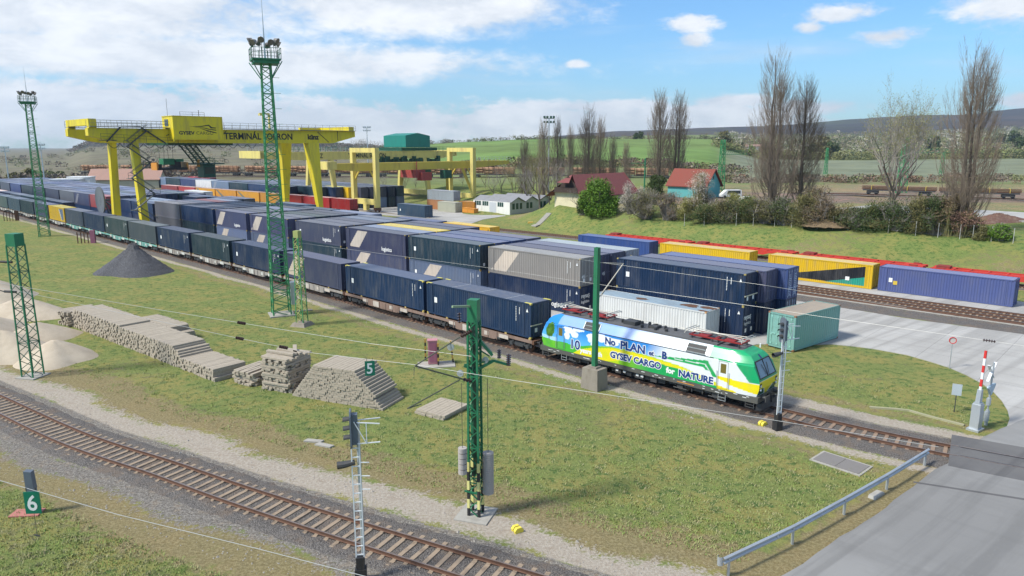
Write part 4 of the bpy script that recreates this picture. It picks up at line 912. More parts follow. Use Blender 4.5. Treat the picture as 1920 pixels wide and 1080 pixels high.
# ---------------- the locomotive ----------------
def catline(pts, x): return float(np.interp(x, [a for a, b in pts], [b for a, b in pts]))
def make_loco():
    a = xy(-1.2, tA(-1.2)); b_ = xy(-19., tA(-19)); ang = math.atan2(b_.y-a.y, b_.x-a.x); sc_ = -10.15
    c = (xy(-1.2, tA(-1.2))+xy(-19.1, tA(-19.1)))/2
    t = thing('locomotive', 'electric locomotive painted with blue sky, green hill and slogans, green cab at front', 'locomotive', (c.x, c.y, RT), ang)
    HL = 9.0; ring = [(1.02, 1.44), (1.06, 1.49), (1.4, 1.49), (1.8, 1.49), (2.2, 1.49), (2.6, 1.49), (2.95, 1.49), (3.08, 1.47), (3.4, 1.26), (3.66, 1.08), (3.74, .98)]
    # fine vertical samples along the ring
    zs = []; 
    for (z0, y0), (z1, y1) in zip(ring, ring[1:]):
        n = max(1, int(math.hypot(z1-z0, y1-y0)/.045))
        zs += [(z0+(z1-z0)*k/n, y0+(y1-y0)*k/n) for k in range(n)]
    zs.append(ring[-1])
    XF = [(1.02, 8.82), (1.5, 8.98), (1.95, 9.0), (2.2, 8.93), (3.25, 8.42), (3.5, 8.15), (3.74, 7.5)]
    xf = lambda z: catline(XF, z)
    X0 = 6.9
    def pt(x, z, y):          # place (x along, z up, y half width) on the tapered body
        ax = abs(x); s = 1 if x > 0 else -1
        if ax > X0:
            k = (ax-X0)/(HL-X0); ax = X0+(xf(z)-X0)*k; y = y*(1-.13*k**2.5); 
            if z > 3.0: y = y*(1-.10*k)
        return (s*ax, y, z)
    def roofz(x): return 0
    xs = list(np.linspace(-HL, HL, 460)); rs = random.Random(9)
    # ---- livery: colour of the painted side at (x, z) ----
    SKY = (.012, .21, .62); SKYL = (.10, .42, .82); WH = (.70, .72, .74); GRN = (.06, .40, .04); GR2 = (.01, .33, .09); YL = (.80, .66, .01); YGR = (.42, .58, .02)
    LG = (.20, .34, .70); LW = (.62, .66, .72); CABG = (.005, .33, .12)
    green_top = [(-9, 1.72), (-7.6, 1.66), (-6.6, 1.72), (-5.6, 1.62), (-5.1, 1.70), (-4, 1.95), (-2.2, 2.24), (-.5, 2.26), (1.1, 2.19), (3.55, 1.99), (6.35, 1.42)]
    yel_top = [(-5.9, .9), (-5.1, 1.45), (-4, 1.79), (-2.2, 2.10), (-.5, 2.16), (1.1, 2.12), (3.55, 1.95), (6.35, 1.40)]
    yel_bot = [(-6, 0), (-3, .95), (-2.2, 1.15), (-.5, 1.58), (1.1, 1.84), (3.55, 1.76), (6.35, 1.17)]
    cont = [(-6.0, 2.72, .55, .22), (-5.6, 2.5, .35, .25), (-6.2, 2.88, .5, .1), (-5.45, 2.88, .4, .12), (-5.0, 2.93, .3, .08), (-6.3, 2.3, .28, .26), (-3.55, 2.62, .85, .26), (-3.0, 2.8, .8, .16), (-3.9, 2.42, .4, .25), (-3.75, 2.05, .32, .32), (-3.65, 1.86, .18, .2), (-2.3, 2.68, .6, .2), (-2.0, 2.52, .45, .18), (-2.5, 2.38, .22, .2), (-1.7, 2.75, .5, .12), (-1.75, 2.06, .28, .12)]
    FN = np.random.RandomState(4).rand(64, 64)
    def fine(x, z, f):
        x = x*f+200; z = z*f+200; i = int(x); j = int(z); a = x-i; b = z-j; i &= 63; j &= 63; i2 = (i+1) & 63; j2 = (j+1) & 63
        return (FN[i][j]*(1-a)+FN[i2][j]*a)*(1-b)+(FN[i][j2]*(1-a)+FN[i2][j2]*a)*b
    def lerp(a, b, k): k = max(0, min(1, k)); return tuple(p+(q-p)*k for p, q in zip(a, b))
    def side(x, z):
        # cab end panels
        if x > 6.25:
            top = max(1.93, 2.98-(0 if x < 7.6 else (x-7.6)*1.35))
            if z > top: return CABG
            yt = 1.92-(x-6.25)*.02; yb = 1.60-(x-6.25)*.14
            if x < 7.0: yb = 1.74-(x-6.25)*.2
            if yb < z < yt: return YL
            if z < 1.30-(x-6.25)*.12 and x < 7.6: return YL
            return WH
        if x < -7.35:      # rear cab: sky, tree, grass
            gt = catline(green_top, x)
            if z < gt+.05*fine(x, 1, 3): return lerp((.05, .36, .03), (.16, .50, .03), fine(x, z, 3))
            dx = (x+8.15)/.46; dz = (z-2.50)/.52
            if dx*dx+dz*dz < 1.0+.6*fine(x, z, 6): return lerp((.01, .07, .01), (.07, .20, .02), fine(x, z, 9)*1.2)
            if abs(x+8.15) < .05 and 1.65 < z < 2.1: return (.08, .06, .03)
            if z < 2.0: return (.35, .60, .85)
            return lerp(SKYL, SKY, (z-1.9)/1.0)
        gt = catline(green_top, x)+(.03*fine(x, 2, 2) if x < -4 else 0)
        if z > 3.06:
            if 5.6 < x <= 6.25: return CABG
            return lerp(LG, LW, (x+2)/4.)
        if z > gt:
            # arrow-like triple green lines ahead of the cab
            for z0a, z0b, xa, xb, w0, w1 in ((2.34, 2.66, 1.8, 5.5, .03, .22), (2.28, 2.36, 1.2, 5.35, .03, .22)):
                if xa < x < xb:
                    k = (x-xa)/(xb-xa); zc = z0a+(z0b-z0a)*k-.16*k*0; w = w0+(w1-w0)*k
                    if abs(z-zc) < w/2: return GR2
            # down-strokes
            for xa, za, xb, zb, w in ((5.5, 2.77, 6.25, 1.75, .32), (5.3, 2.44, 5.62, 2.12, .26)):
                if zb < z < za:
                    xc = xa+(za-z)/(za-zb)*(xb-xa)
                    if xc-w < x < xc: return GR2
            col_ = SKY if z > 2.2 else SKYL
            # white world map
            for cx, cz, rx, rz in cont:
                if ((x-cx)/rx)**2+((z-cz)/rz)**2 < .55+.9*fine(x, z, 4.5): return (.78, .82, .86)
            base = lerp((.10, .42, .82), (.012, .20, .60), (z-1.9)/1.1)
            return lerp(base, WH, (x-.9+(3.0-z)*.6)/1.6)
        yt = catline(yel_top, x); yb = catline(yel_bot, x)
        if yb < z <= yt: return lerp(YL, (.62, .62, .02), fine(x, z, 3))
        if z > yt:
            if x > 1.2: return WH if z > yt+.10 else YGR
            return lerp(YGR, GRN, (-x-1.5)/3)
        if x < -4.4: return lerp(GRN, (.14, .45, .03), fine(x, z, 3))
        if x < -1.5 and z < yb: return YGR
        return lerp((.20, .48, .02), GR2, (x+1.)/2.2)
    V = []; C = []; n = len(zs)
    for x in xs:
        for sgn in (-1, 1):
            for z, y in (zs if sgn < 0 else zs[::-1]):
                p = pt(x, z, y*1.0); V.append((p[0], sgn*p[1], p[2]))
                cx = x if sgn < 0 else x
                C.append((*side(cx, z), 1))
    K = 2*n; F = []; MI = []
    for i in range(len(xs)-1):
        for j in range(K):
            if j == K-1: continue            # floor stays open, closed by the frame
            F.append((i*K+j, i*K+j+1, (i+1)*K+j+1, (i+1)*K+j)); MI.append(1 if j == n-1 else 0)
    # end faces: strips between left and right points of equal height
    for i, flip in ((0, False), (len(xs)-1, True)):
        for j in range(n-1):
            q = (i*K+j, i*K+j+1, i*K+K-2-j, i*K+K-1-j); F.append(q if flip is True else q[::-1]); MI.append(2)
    me = bpy.data.meshes.new('body'); me.from_pydata(V, [], F)
    ca = me.color_attributes.new('livery', 'FLOAT_COLOR', 'POINT'); ca.data.foreach_set('color', np.array(C, np.float32).ravel())
    m, nt, N, L, p = newmat('painted_livery'); at = N.new('ShaderNodeAttribute'); at.attribute_name = 'livery'; v = coords(nt)
    n1 = nnoise(nt, v, 1.2, 5, .6, (1, 1, .4)); L.new(nmix(nt, nmath(nt, 'MULTIPLY', nramp(nt, n1, .5, .8), .2), at.outputs['Color'], (.3, .28, .25)), p.inputs['Base Color']); p.inputs['Roughness'].default_value = .28
    p.inputs['Coat Weight'].default_value = .3; p.inputs['Coat Roughness'].default_value = .15
    M_CABG = paint('cab_green', CABG, (.05, .2, .1), .2, 1, .3); M_LROOF = paint('locomotive_roof_grey', (.11, .11, .112), (.09, .085, .08), .5, 1.2, .75)
    for k in (m, M_LROOF, M_CABG): me.materials.append(k)
    me.polygons.foreach_set('material_index', MI); me.update(); obj('body', me, t)
    M_LY = flat('cab_yellow', YL, .35); M_LDG = flat('cab_dark_green', (.006, .10, .045), .35)
    # front and rear cab faces
    def fp(y, z, s=1, off=.008):
        k = 1.; half = catline([(a_, b2) for a_, b2 in ring], z); x = xf(z)+off; return (s*x, y, z)
    for s in (1, -1):
        def patch(name, rows, mat_, off, par=t):   # rows: (z, y left, y right) from bottom to top
            mb = MB(); zz = sorted(set([r[0] for r in rows]+[a_ for a_, _ in XF if rows[0][0] < a_ < rows[-1][0]]))
            P = []
            for z in zz:
                yl = catline([(r[0], r[1]) for r in rows], z); yr = catline([(r[0], r[2]) for r in rows], z); P.append((fp(yl, z, s, off), fp(yr, z, s, off)))
            for a_, c_ in zip(P, P[1:]): mb.add([a_[0], a_[1], c_[1], c_[0]], [(0, 1, 2, 3) if s > 0 else (3, 2, 1, 0)])
            return mb.build(name, mat_, par)
        if s > 0:
            patch('lower_nose_panel', [(1.06, -1.27, 1.27), (2.04, -1.29, 1.29)], M_WHITE, .006)
            patch('yellow_nose_band', [(1.55, -1.28, 1.28), (2.02, -1.29, 1.29)], M_LY, .010)
            patch('yellow_nose_point', [(1.06, -.16, .16), (1.6, -.62, .62)], M_LY, .012)
            patch('green_nose_corner', [(1.10, -1.25, -.32), (1.58, -1.26, -.72)], M_LDG, .014); patch('green_nose_corner', [(1.10, .32, 1.25), (1.58, .72, 1.26)], M_LDG, .014)
        else: patch('lower_nose_panel', [(1.06, -1.27, 1.27), (2.04, -1.29, 1.29)], flat('nose_grass', (.08, .36, .04), .4), .006)
        w = patch('windscreen', [(2.22, -1.12, 1.12), (3.16, -.97, .97)], flat('windscreen_glass', (.16, .22, .28), .05), .012)
        q = MB(); 
        for (y0, z0), (y1, z1) in (((-1.14, 2.2), (1.14, 2.2)), ((-1.0, 3.18), (1.0, 3.18)), ((-1.14, 2.2), (-1.0, 3.18)), ((1.14, 2.2), (1.0, 3.18)), ((0, 2.2), (0, 3.18))): q.bar(fp(y0, z0, s, .018), fp(y1, z1, s, .018), .05, .05)
        q.build('windscreen_frame', M_BLACK, w)
        q = MB(); 
        for y in (-.12, .12): q.bar(fp(y, 2.22, s, .06), fp(y+(.25 if y > 0 else -.25), 2.95, s, .05), .03)
        q.build('wipers', M_BLACK, w)
        for y in (-1, 1):
            q = MB(); q.add([fp(y*1.02, 1.36, s, .03), fp(y*1.25, 1.36, s, .03), fp(y*1.26, 1.92, s, .03), fp(y*1.0, 1.92, s, .03)], [(0, 1, 2, 3)] if s*y > 0 else [(3, 2, 1, 0)])
            hl = q.build('headlight', M_BLACK, t)
            q = MB(); x_ = xf(1.7)*s; 
            for z in (1.5, 1.75): q.tube((x_-s*.03, y*1.12, z), (x_+s*.06, y*1.12, z), .075, n=12)
            q.build('lens', flat('lamp_lens', (.75, .78, .8), .1), hl)
        q = MB(); q.add([fp(-.13, 3.22, s, .02), fp(.13, 3.22, s, .02), fp(.09, 3.46, s, .02), fp(-.09, 3.46, s, .02)], [(0, 1, 2, 3) if s > 0 else (3, 2, 1, 0)]); q.build('top_lamp', flat('navy_lamp', (.02, .04, .12), .2), t)
    # frame skirt
    q = MB(); q.prism([(-9.02, 1.06), (9.02, 1.06), (9.02, .68), (7.2, .62), (6.9, .72), (-6.9, .72), (-7.2, .62), (-9.02, .68)], -1.475, 1.475, 'y'); q.build('frame', paint('loco_frame_grey', (.085, .085, .075), (.12, .10, .08), .5, 2, .6), t)
    q = MB(); rn = random.Random(3)
    for i in range(34):
        x = rn.uniform(-8.4, 8.6); w_ = rn.uniform(.06, .3); z = rn.uniform(.78, .98); q.box(x, x+w_, -1.482, -1.477, z, z+.035)
    q.build('small_inscriptions', LBLW, t); q = MB(); q.box(3.3, 4.6, -1.484, -1.478, .84, .89); q.build('orange_line', M_ORANGE, t)
    # doors, windows, vents on both sides
    for s in (-1, 1):
        for xd in (6.62, -6.95):
            y = s*1.494; q = MB()
            for a1, b1, a2, b2 in ((xd-.33, xd+.33, 1.12, 1.135), (xd-.33, xd+.33, 2.93, 2.945), (xd-.33, xd-.315, 1.12, 2.94), (xd+.315, xd+.33, 1.12, 2.94)): q.box(a1, b1, y-.006, y+.006, a2, b2)
            d = q.build('door', M_DARK, t); q = MB(); q.box(xd-.19, xd+.19, y-.008, y+.008, 2.18, 2.80); q.build('door_window', flat('bronze_glass', (.16, .13, .035) if xd > 0 else (.14, .035, .02), .12), d)
            q = MB()
            for xx in (xd-.42, xd+.42): q.tube((xx, y+s*.05, 1.2), (xx, y+s*.05, 2.3), .018, n=5)
            q.build('handrail', M_GALV, d)
        for x0, x1 in ((-4.75, -3.35), (3.85, 5.3)):
            q = MB(); A = [(x0, 3.12, 1.455), (x1, 3.12, 1.455), (x1+.0, 3.60, 1.12), (x0+.0, 3.60, 1.12)]; q.add([(a_, s*(c_+.012), b2+.012) for a_, b2, c_ in A], [(0, 1, 2, 3) if s < 0 else (3, 2, 1, 0)]); v_ = q.build('vent_grille', M_BLACK, t)
            q = MB(); cs = [Vector((a_, s*(c_+.02), b2+.02)) for a_, b2, c_ in A]
            for i in range(4): q.bar(cs[i], cs[(i+1) % 4], .05)
            q.bar((cs[0]+cs[3])/2, (cs[1]+cs[2])/2, .05); q.build('vent_frame', M_GALV, v_)
        q = MB(); q.bar((-6.2, s*1.492, 3.06), (5.9, s*1.492, 3.06), .035); q.build('gutter', M_DARK, t)
    # lettering
    NV = flat('lettering_navy', (.012, .045, .20), .4); HAL = LBLW
    def lt(body, size, x, z, mat_=NV, halo=HAL, off=.016, sx=1.):
        off += .014; size *= 1.06
        y = -1.497
        if halo: text('lettering_outline', body, size, halo, t, (x, y, z), SIDE, ext=.001, offset=off+.042, sx=sx)
        text('lettering', body, size, mat_, t, (x, y-.004, z), SIDE, ext=.001, offset=off, sx=sx)
    lt('10', .92, -6.05, 1.42, off=.012, sx=1.05); lt('years with', .46, -5.0, 1.28, LBLW, None, .01, 1.0)
    lt('No', .66, -2.75, 2.36); lt('PLAN', .76, -1.4, 2.26, sx=1.08); lt('et', .50, 1.0, 2.26, off=.002); lt('B', .66, 2.05, 2.24, off=.02)
    lt('GYSEV CARGO', .60, -2.25, 1.44, off=.012, sx=1.0); lt('for', .50, 2.45, 1.32, LBLW, None, .012); lt('NATURE', .60, 3.4, 1.28, off=.014, sx=1.04)
    # roof equipment
    def pantograph(x, d):
        q = MB(); 
        for a_ in (-.75, .75):
            for y in (-.55, .55): q.tube((x+a_, y, 3.74), (x+a_, y, 4.02), .07, n=8)
        pb = q.build('roof_insulators', M_DARK, t)
        q = MB()
        for y in (-.55, .55): q.bar((x-.95, y, 4.06), (x+.95, y, 4.06), .09)
        q.box(x-.35, x+.35, -.5, .5, 4.03, 4.12); q.bar((x-.9, -.55, 4.06), (x-.9, .55, 4.06), .08); q.bar((x+.9, -.55, 4.06), (x+.9, .55, 4.06), .08)
        pg = q.build('pantograph', paint('pantograph_red', (.26, .018, .018), (.2, .03, .03), .4, 2, .5), t)
        q = MB(); q.tube((x-d*.8, 0, 4.14), (x+d*1.55, 0, 4.28), .045); q.tube((x+d*1.55, 0, 4.28), (x-d*.9, -.25, 4.36), .03); q.tube((x+d*1.55, 0, 4.28), (x-d*.9, .25, 4.36), .03)
        q.tube((x-d*.95, -.85, 4.38), (x-d*.95, .85, 4.38), .03); q.tube((x-d*1.2, -.8, 4.38), (x-d*1.2, .8, 4.38), .03)
        for y in (-.85, .85): q.tube((x-d*1.0, y, 4.38), (x-d*1.1, y*1.15, 4.2), .02)
        q.build('pantograph_arm', flat('pale_steel', (.5, .48, .42), .4, .3), pg)
    for x, d in ((-6.6, 1), (-4.1, -1), (4.5, 1), (6.4, -1)): pantograph(x, d)
    q = MB(); q.box(-8.0+1.2, 2.6, -.85, .85, 3.74, 3.80); q.box(-1.9+2.2, 5.8, -.9, .9, 3.74, 3.84); q.build('roof_hatches', M_LROOF, t)
    q = MB()
    for x in np.linspace(-2.2, 2.0, 12):
        y = rs.uniform(-.6, .5); hh = rs.uniform(.2, .45); q.tube((x, y, 3.78), (x, y, 3.78+hh), rs.uniform(.05, .12), n=8)
        for k in range(3): q.tube((x, y, 3.84+k*hh/3.5), (x, y, 3.87+k*hh/3.5), .13, n=8)
    q.box(-1.9, -.9, -.45, .35, 3.78, 4.08); q.box(.2, .8, -.3, .4, 3.78, 4.02); q.build('roof_switchgear', M_DARK, t)
    q = MB(); P = [(-6, .3, 4.1), (-3.5, .35, 4.05), (-1.5, .2, 4.15), (.5, .3, 4.1), (2.5, .2, 4.15), (4.6, .3, 4.1), (6., .3, 4.1)]
    for a_, c_ in zip(P, P[1:]): q.tube(a_, c_, .022, n=5)
    q.build('roof_busbar', flat('pale_steel', (.5, .48, .42)), t)
    # running gear
    for k in (-4.75, 4.75):
        b = MB(); b.box(k-2.2, k+2.2, -1.22, -1.06, .50, .82); b.box(k-2.2, k+2.2, 1.06, 1.22, .50, .82); b.box(k-.4, k+.4, -1.2, 1.2, .4, .8)
        for w in (-1.3, 1.3):
            for s in (-1, 1):
                b.box(k+w-.22, k+w+.22, s*1.2-.1, s*1.2+.1, .36, .78)
                for e in (-.38, .38): b.tube((k+w+e, s*1.2, .5), (k+w+e, s*1.2, .9), .1, n=8)
                b.tube((k+w-.5, s*1.28, .35), (k+w+.5, s*1.28, .35), .035, n=6)
        b.tube((k-.4, -1.3, .9), (k-.4, -1.3, .35), .05, n=6); b.tube((k+.4, -1.3, .9), (k+.4, -1.3, .35), .05, n=6)
        bo = b.build('bogie', M_DARK, t)
        for w in (-1.3, 1.3):
            q = MB(); [q.wheel(0, y, 0, .62, .14, n=28) for y in (-.76, .76)]; q.tube((0, -.8, 0), (0, .8, 0), .1, n=8); q.build('wheelset', paint('wheel_steel', (.10, .085, .07), (.05, .04, .03), .5, 3, .5, .4), bo, loc=(k+w, 0, .62))
    q = MB(); q.box(-2.3, 2.2, -1.15, 1.15, .32, .72); 
    for x, w_ in ((-1.9, .5), (-.9, .4), (-.2, .7), (1.1, .5)): q.box(x, x+w_, -1.3, -1.12, .3, .66)
    q.build('underfloor_boxes', M_DARK, t); q = MB(); [q.box(x, x+.22, -1.312, -1.302, .45, .6) for x in (-1.85, -1.2, -.1, .3)]; q.build('white_labels', LBLW, t)
    for s in (-1, 1):
        for y in (-.87, .87):
            q = MB(); q.tube((s*9.0, y, .98), (s*9.35, y, .98), .11, n=12); q.box(min(s*9.35, s*9.42), max(s*9.35, s*9.42), y-.3, y+.3, .80, 1.16); q.build('buffer', M_DARK, t)
        q = MB(); q.box(min(s*9.0, s*9.25), max(s*9.0, s*9.25), -.12, .12, .82, 1.05); q.tube((s*9.25, 0, .95), (s*9.3, 0, .5), .05); q.build('coupling', M_BLACK, t)
        for y in (-1.4, 1.4):
            q = MB()
            for xx in (s*8.75, s*8.2): q.bar((xx, y, .3), (xx, y, .7), .05)
            for z in (.32, .5): q.bar((s*8.75, y, z), (s*8.2, y, z), .05, .04)
            q.build('step', M_DARK, t)
            q = MB()
            for xx in (s*6.85, s*6.35): q.bar((xx, y*1.04, .3), (xx, y*1.04, .95), .03)
            for z in (.32, .52, .74): q.bar((s*6.85, y*1.04, z), (s*6.35, y*1.04, z), .03)
            q.build('ladder', M_GALV, t)
        q = MB(); q.prism([(s*8.85, -1.3), (s*9.15, -1.1), (s*9.25, 0), (s*9.15, 1.1), (s*8.85, 1.3)] if s < 0 else [(s*8.85, 1.3), (s*9.15, 1.1), (s*9.25, 0), (s*9.15, -1.1), (s*8.85, -1.3)], .18, .62); q.build('snow_plough', M_DARK, t)
    q = MB(); q.tube((8.0, .7, 3.72), (8.0, .7, 3.98), .05, n=8); q.build('aerial', LBLW, t)
    return t
make_loco()
# ---------------- gantry cranes ----------------
def railing(mb, p0, p1, h=1.1, step=1.6, r=.03):
    p0 = Vector(p0); p1 = Vector(p1); n = max(1, int((p1-p0).length/step))
    for i in range(n+1): q = p0+(p1-p0)*i/n; mb.bar(q, q+Vector((0, 0, h)), r*1.6)
    for z in (h, h*.55): mb.bar(p0+Vector((0, 0, z)), p1+Vector((0, 0, z)), r*1.4)
def crane1():
    t = thing('gantry_crane', 'large bright yellow gantry crane over the yard, nearest of the three cranes', 'crane', tuple(xy(104, 4.7)), YAW)
    Yn, Yf = 0., 35.2; zb, zt = 17.5, 20.1; gi = 5.6   # local y of rails, girder bottom/top, girder offset
    for k in (-1, 1):
        g = MB(); x0 = k*gi-.75; x1 = k*gi+.75
        g.prism([(-3.9, zb+.3), (-7.2, 18.6), (-7.2, zt-.25), (45.2, zt), (45.2, 18.9), (39.5, zb), (-2, zb-.02)][::1], x0, x1, 'x')
        gd = g.build('girder', M_YEL, t)
        w = MB(); w.box(x0-(.75 if k < 0 else 0), x1+(.75 if k > 0 else 0), -7.0, 45, zt-.02, zt+.07); railing(w, (k*(gi+1.35), -7.0, zt), (k*(gi+1.35), 45, zt)); railing(w, (k*(gi-.7), -7.0, zt), (k*(gi-.7), 6, zt))
        w.build('walkway', paint('walkway_grey', (.25, .25, .22), (.15, .13, .1), .4, 2, .7), gd)
        for x in (x1+.02,) if k > 0 else ():
            q = MB()
            for a, b in (((x, 36.0, zt-.3), (x, 38.6, zb+.2)), ((x, 8.6-1.5, zt-.4), (x, 6.8-1.5, zb+1.2)), ((x, 16.5, zt-.3), (x, 15.2, zb+1.0)), ((x, 42.0-1.2, zt), (x, 42-1.2, zb+.6))): q.bar(a, b, .1)
            q.build('seam_rib', M_DARK, gd)
    for y, nm in ((-7.0, 'l'), (44.6, 'r')):
        e = MB(); 
        if y < 0: e.box(-gi-.7, gi+.7, y, y+1.2, zt+.2, zt+1.3); e.box(-gi-.7, -gi+.4, y, y+1.2, zt-1.2, zt+.2); e.box(gi-.4, gi+.7, y, y+1.2, zt-1.2, zt+.2)
        else: e.box(-gi-.7, gi+.7, y-.9, y+.4, zt-.4, zt+.9); e.box(-gi-.2, -gi+.5, y-6, y-.9, zt+.1, zt+.85)
        e.build('end_tie', M_YEL, t)
    # legs: tapered boxes, near pair slim, far pair broad at the top
    for y, w0, w1, d0, d1 in ((Yn, 1.25, 1.15, 1.3, 1.3), (Yf, .9, 2.5, 1.1, 2.0)):
        for k in (-1, 1):
            l = MB(); xb = k*7.2; xt = k*gi; z0, z1 = 3.2, zb+.02
            yo = 0 if y < 5 else .4
            l.add([(xb-d0/2, y-w0/2, z0), (xb+d0/2, y-w0/2, z0), (xb+d0/2, y+w0/2, z0), (xb-d0/2, y+w0/2, z0), (xt-d1/2, y-w1/2-yo, z1), (xt+d1/2, y-w1/2-yo, z1), (xt+d1/2, y+w1/2-yo, z1), (xt-d1/2, y+w1/2-yo, z1)],
                  [(3, 2, 1, 0), (4, 5, 6, 7), (0, 1, 5, 4), (1, 2, 6, 5), (2, 3, 7, 6), (3, 0, 4, 7)]); l.build('leg', M_YEL, t)
        s = MB(); s.box(-9., 9., y-.55, y+.55, 1.9, 3.25); sl_ = s.build('sill_beam', M_YEL, t)
        for k in (-1, 1):
            b = MB(); b.box(k*8-1.6, k*8+1.6, y-.35, y+.35, .75, 1.9); [b.wheel(k*8+a, y, .5, .3, .2) for a in (-1.2, -.4, .4, 1.2)]; b.build('travel_bogie', M_DARK, sl_)
    # machinery house with the operator's lettering, hanging in front
    h = MB(); h.box(3.8, 8.6, 5.8, 14.6, 18.1, 22.1); house = h.build('machinery_house', M_YEL, t)
    h = MB(); h.box(8.55, 8.7, 14.55, 14.75, 17.7, 22.2); h.box(8.55, 8.7, 5.65, 5.85, 17.7, 18.4); h.box(8.60, 8.72, 5.8, 14.6, 18.02, 18.16); h.box(3.8, 8.7, 5.7, 14.7, 22.1, 22.2)
    h.build('house_trim', M_YEL, house)
    q = MB(); q.box(5.0, 6.6, 5.74, 5.79, 20.4, 21.6); q.build('house_window', M_GLASS, house)
    q = MB(); railing(q, (4.0, 9, 22.2), (4.0, 13.5, 22.2), .9); q.tube((6, 6, 22.2), (6, 6, 25.2), .03); q.tube((6, 11.6, 22.2), (6, 11.6, 23.4), .06); q.build('roof_aerials', M_DARK, house)
    ENDX = (math.pi/2, 0, math.pi/2)
    KB = flat('black_lettering', (.012, .012, .014), .5)
    x = 8.615
    text('lettering', 'GYSEV', .82, KB, house, (x, 6.7, 18.95), ENDX, ext=.004, offset=.03, sx=1.15); text('lettering', 'CARGO', .82, KB, house, (x, 9.75, 18.95), ENDX, ext=.004, offset=-.008, sx=1.1)
    q = MB()   # sweeping arrow emblem of three lines
    for P in ([(8.6, 20.35), (10.8, 20.5), (12.2, 20.75), (12.7, 20.3), (13.5, 20.25), (13.4, 20.1), (12.5, 20.1), (12.1, 20.55), (10.8, 20.35)], [(9.3, 20.25), (11.3, 20.2), (12.2, 20.0), (13.5, 19.85), (13.5, 19.7), (12.0, 19.9), (11.3, 20.08)], [(10.4, 20.1), (12.0, 19.72), (13.5, 19.35), (13.5, 19.2), (11.8, 19.6)]):
        q.prism(P, x-.01, x+.006, 'x')
    q.build('arrow_emblem', KB, house)
    xg = gi+.765
    text('lettering', 'TERMINÁL SOPRON', 1.7, KB, t, (xg, 15.9, 18.2), ENDX, ext=.005, offset=.045, sx=.94); text('lettering', 'künz', 1.4, KB, t, (xg, 33.6, 18.3), ENDX, ext=.005, offset=.07, sx=.95)
    # trolley below: lattice mast, cabin, spreader
    q = MB()
    for a in ((-1.2, 10.2), (1.2, 10.2), (-1.2, 12.2), (1.2, 12.2)):
        q.bar((a[0], a[1], 17.5), (a[0], a[1]+2.8, 13.6), .22)
    for i in range(5):
        z0 = 17.5-i*.78; y0 = 10.2+i*.56
        for xx in (-1.2, 1.2): q.bar((xx, y0, z0), (xx, y0+2.56, z0-.78), .1); q.bar((xx, y0+2, z0), (xx, y0+.56, z0-.78), .1)
    q.box(-2.2, 2.2, 11.2, 17.5, 13.45, 13.65); railing(q, (2.2, 11.2, 13.65), (2.2, 17.5, 13.65), .9); railing(q, (-2.2, 11.2, 13.65), (-2.2, 17.5, 13.65), .9); q.box(-5.4, 5.4, 6., 18., 17.1, 17.45)
    q.build('trolley_lattice', M_GREEND, t)
    q = MB(); q.box(-1.3, 1.5, 13.6, 15.9, 10.9, 13.4); cb = q.build('operator_cabin', M_GREEND, t); q = MB(); q.box(1.505, 1.52, 13.8, 15.7, 11.6, 12.9); q.build('cabin_window', M_GLASS, cb)
    q = MB(); q.box(-1.5, 1.5, 5.2, 10.6, 12.5, 12.9); q.box(-1.0, 1.2, 5.3, 6.0, 12.9, 13.6); q.box(-1, 1, 8.2, 9.6, 12.9, 14.0); sp = q.build('spreader', M_BLACK, t)
    q = MB(); q.box(-1.0, 1.1, 6.4, 8.4, 13.5, 14.6); q.box(-.8, .9, 8.8, 10.2, 14.0, 14.5); q.build('hoist_block', M_GREENM, sp); q = MB(); q.box(-1.3, 1.45, 5.0, 5.3, 12.5, 13.9); q.box(-1.3, 1.45, 10.5, 10.8, 12.5, 13.9); q.box(.9, 1.4, 12.6, 13.0, 13.0, 14.4); q.build('flippers', M_ORANGE, sp)
    q = MB(); [q.tube((a, b, 14.5), (a*1.4, b, 17.2), .03) for a in (-1, 1) for b in (6.6, 8.2)]; q.build('hoist_ropes', M_BLACK, sp)
    # stair round the near leg, cable festoon and cable drum
    q = MB(); z = 3.3; i = 0
    lx = lambda z: 7.2-(7.2-gi)*(z-3.2)/(zb-3.2)
    while z < 17:
        z1 = z+2.7; a, b = (-1.6, 1.9) if i % 2 else (1.9, -1.6); X = lx(z)+1.15
        q.bar((X, a, z), (X, b, z1), .6, .12); q.bar((X+.35, a, z+1), (X+.35, b, z1+1), .07); q.bar((X-.35, a, z+1), (X-.35, b, z1+1), .07); q.box(X-.6, X+.6, b-.7, b+.7, z1-.05, z1+.03); railing(q, (X+.55, b-.7, z1), (X+.55, b+.7, z1), 1., .7)
        z = z1; i += 1
    q.build('stair', paint('stair_grey', (.09, .095, .09), (.15, .12, .08), .3, 2, .6), t)
    q = MB(); 
    for k in range(14):
        y0 = -4.5+k*1.9
        P = [Vector((gi+1.1, y0+1.9*j/6, 17.35-.8*math.sin(math.pi*j/6))) for j in range(7)]
        for a, b in zip(P, P[1:]): q.tube(a, b, .05, n=5)
    q.build('cable_festoon', M_BLACK, t)
    q = MB(); q.bar((gi+1, -4.6, 17.6), (gi+1, -2.2, zt), .2); q.bar((gi+1, -2.2, zt), (gi+1, 1., zt+.1), .2); q.bar((gi+1, 1., zt+.1), (gi+1, 5.0, zb-.1), .2); q.box(gi+.5, gi+1.6, -5.6, -3.2, zb+.3, zb+.42); railing(q, (gi+1.6, -5.6, zb+.4), (gi+1.6, 7, zb-.3)); q.build('access_gallery', M_DARK, t)
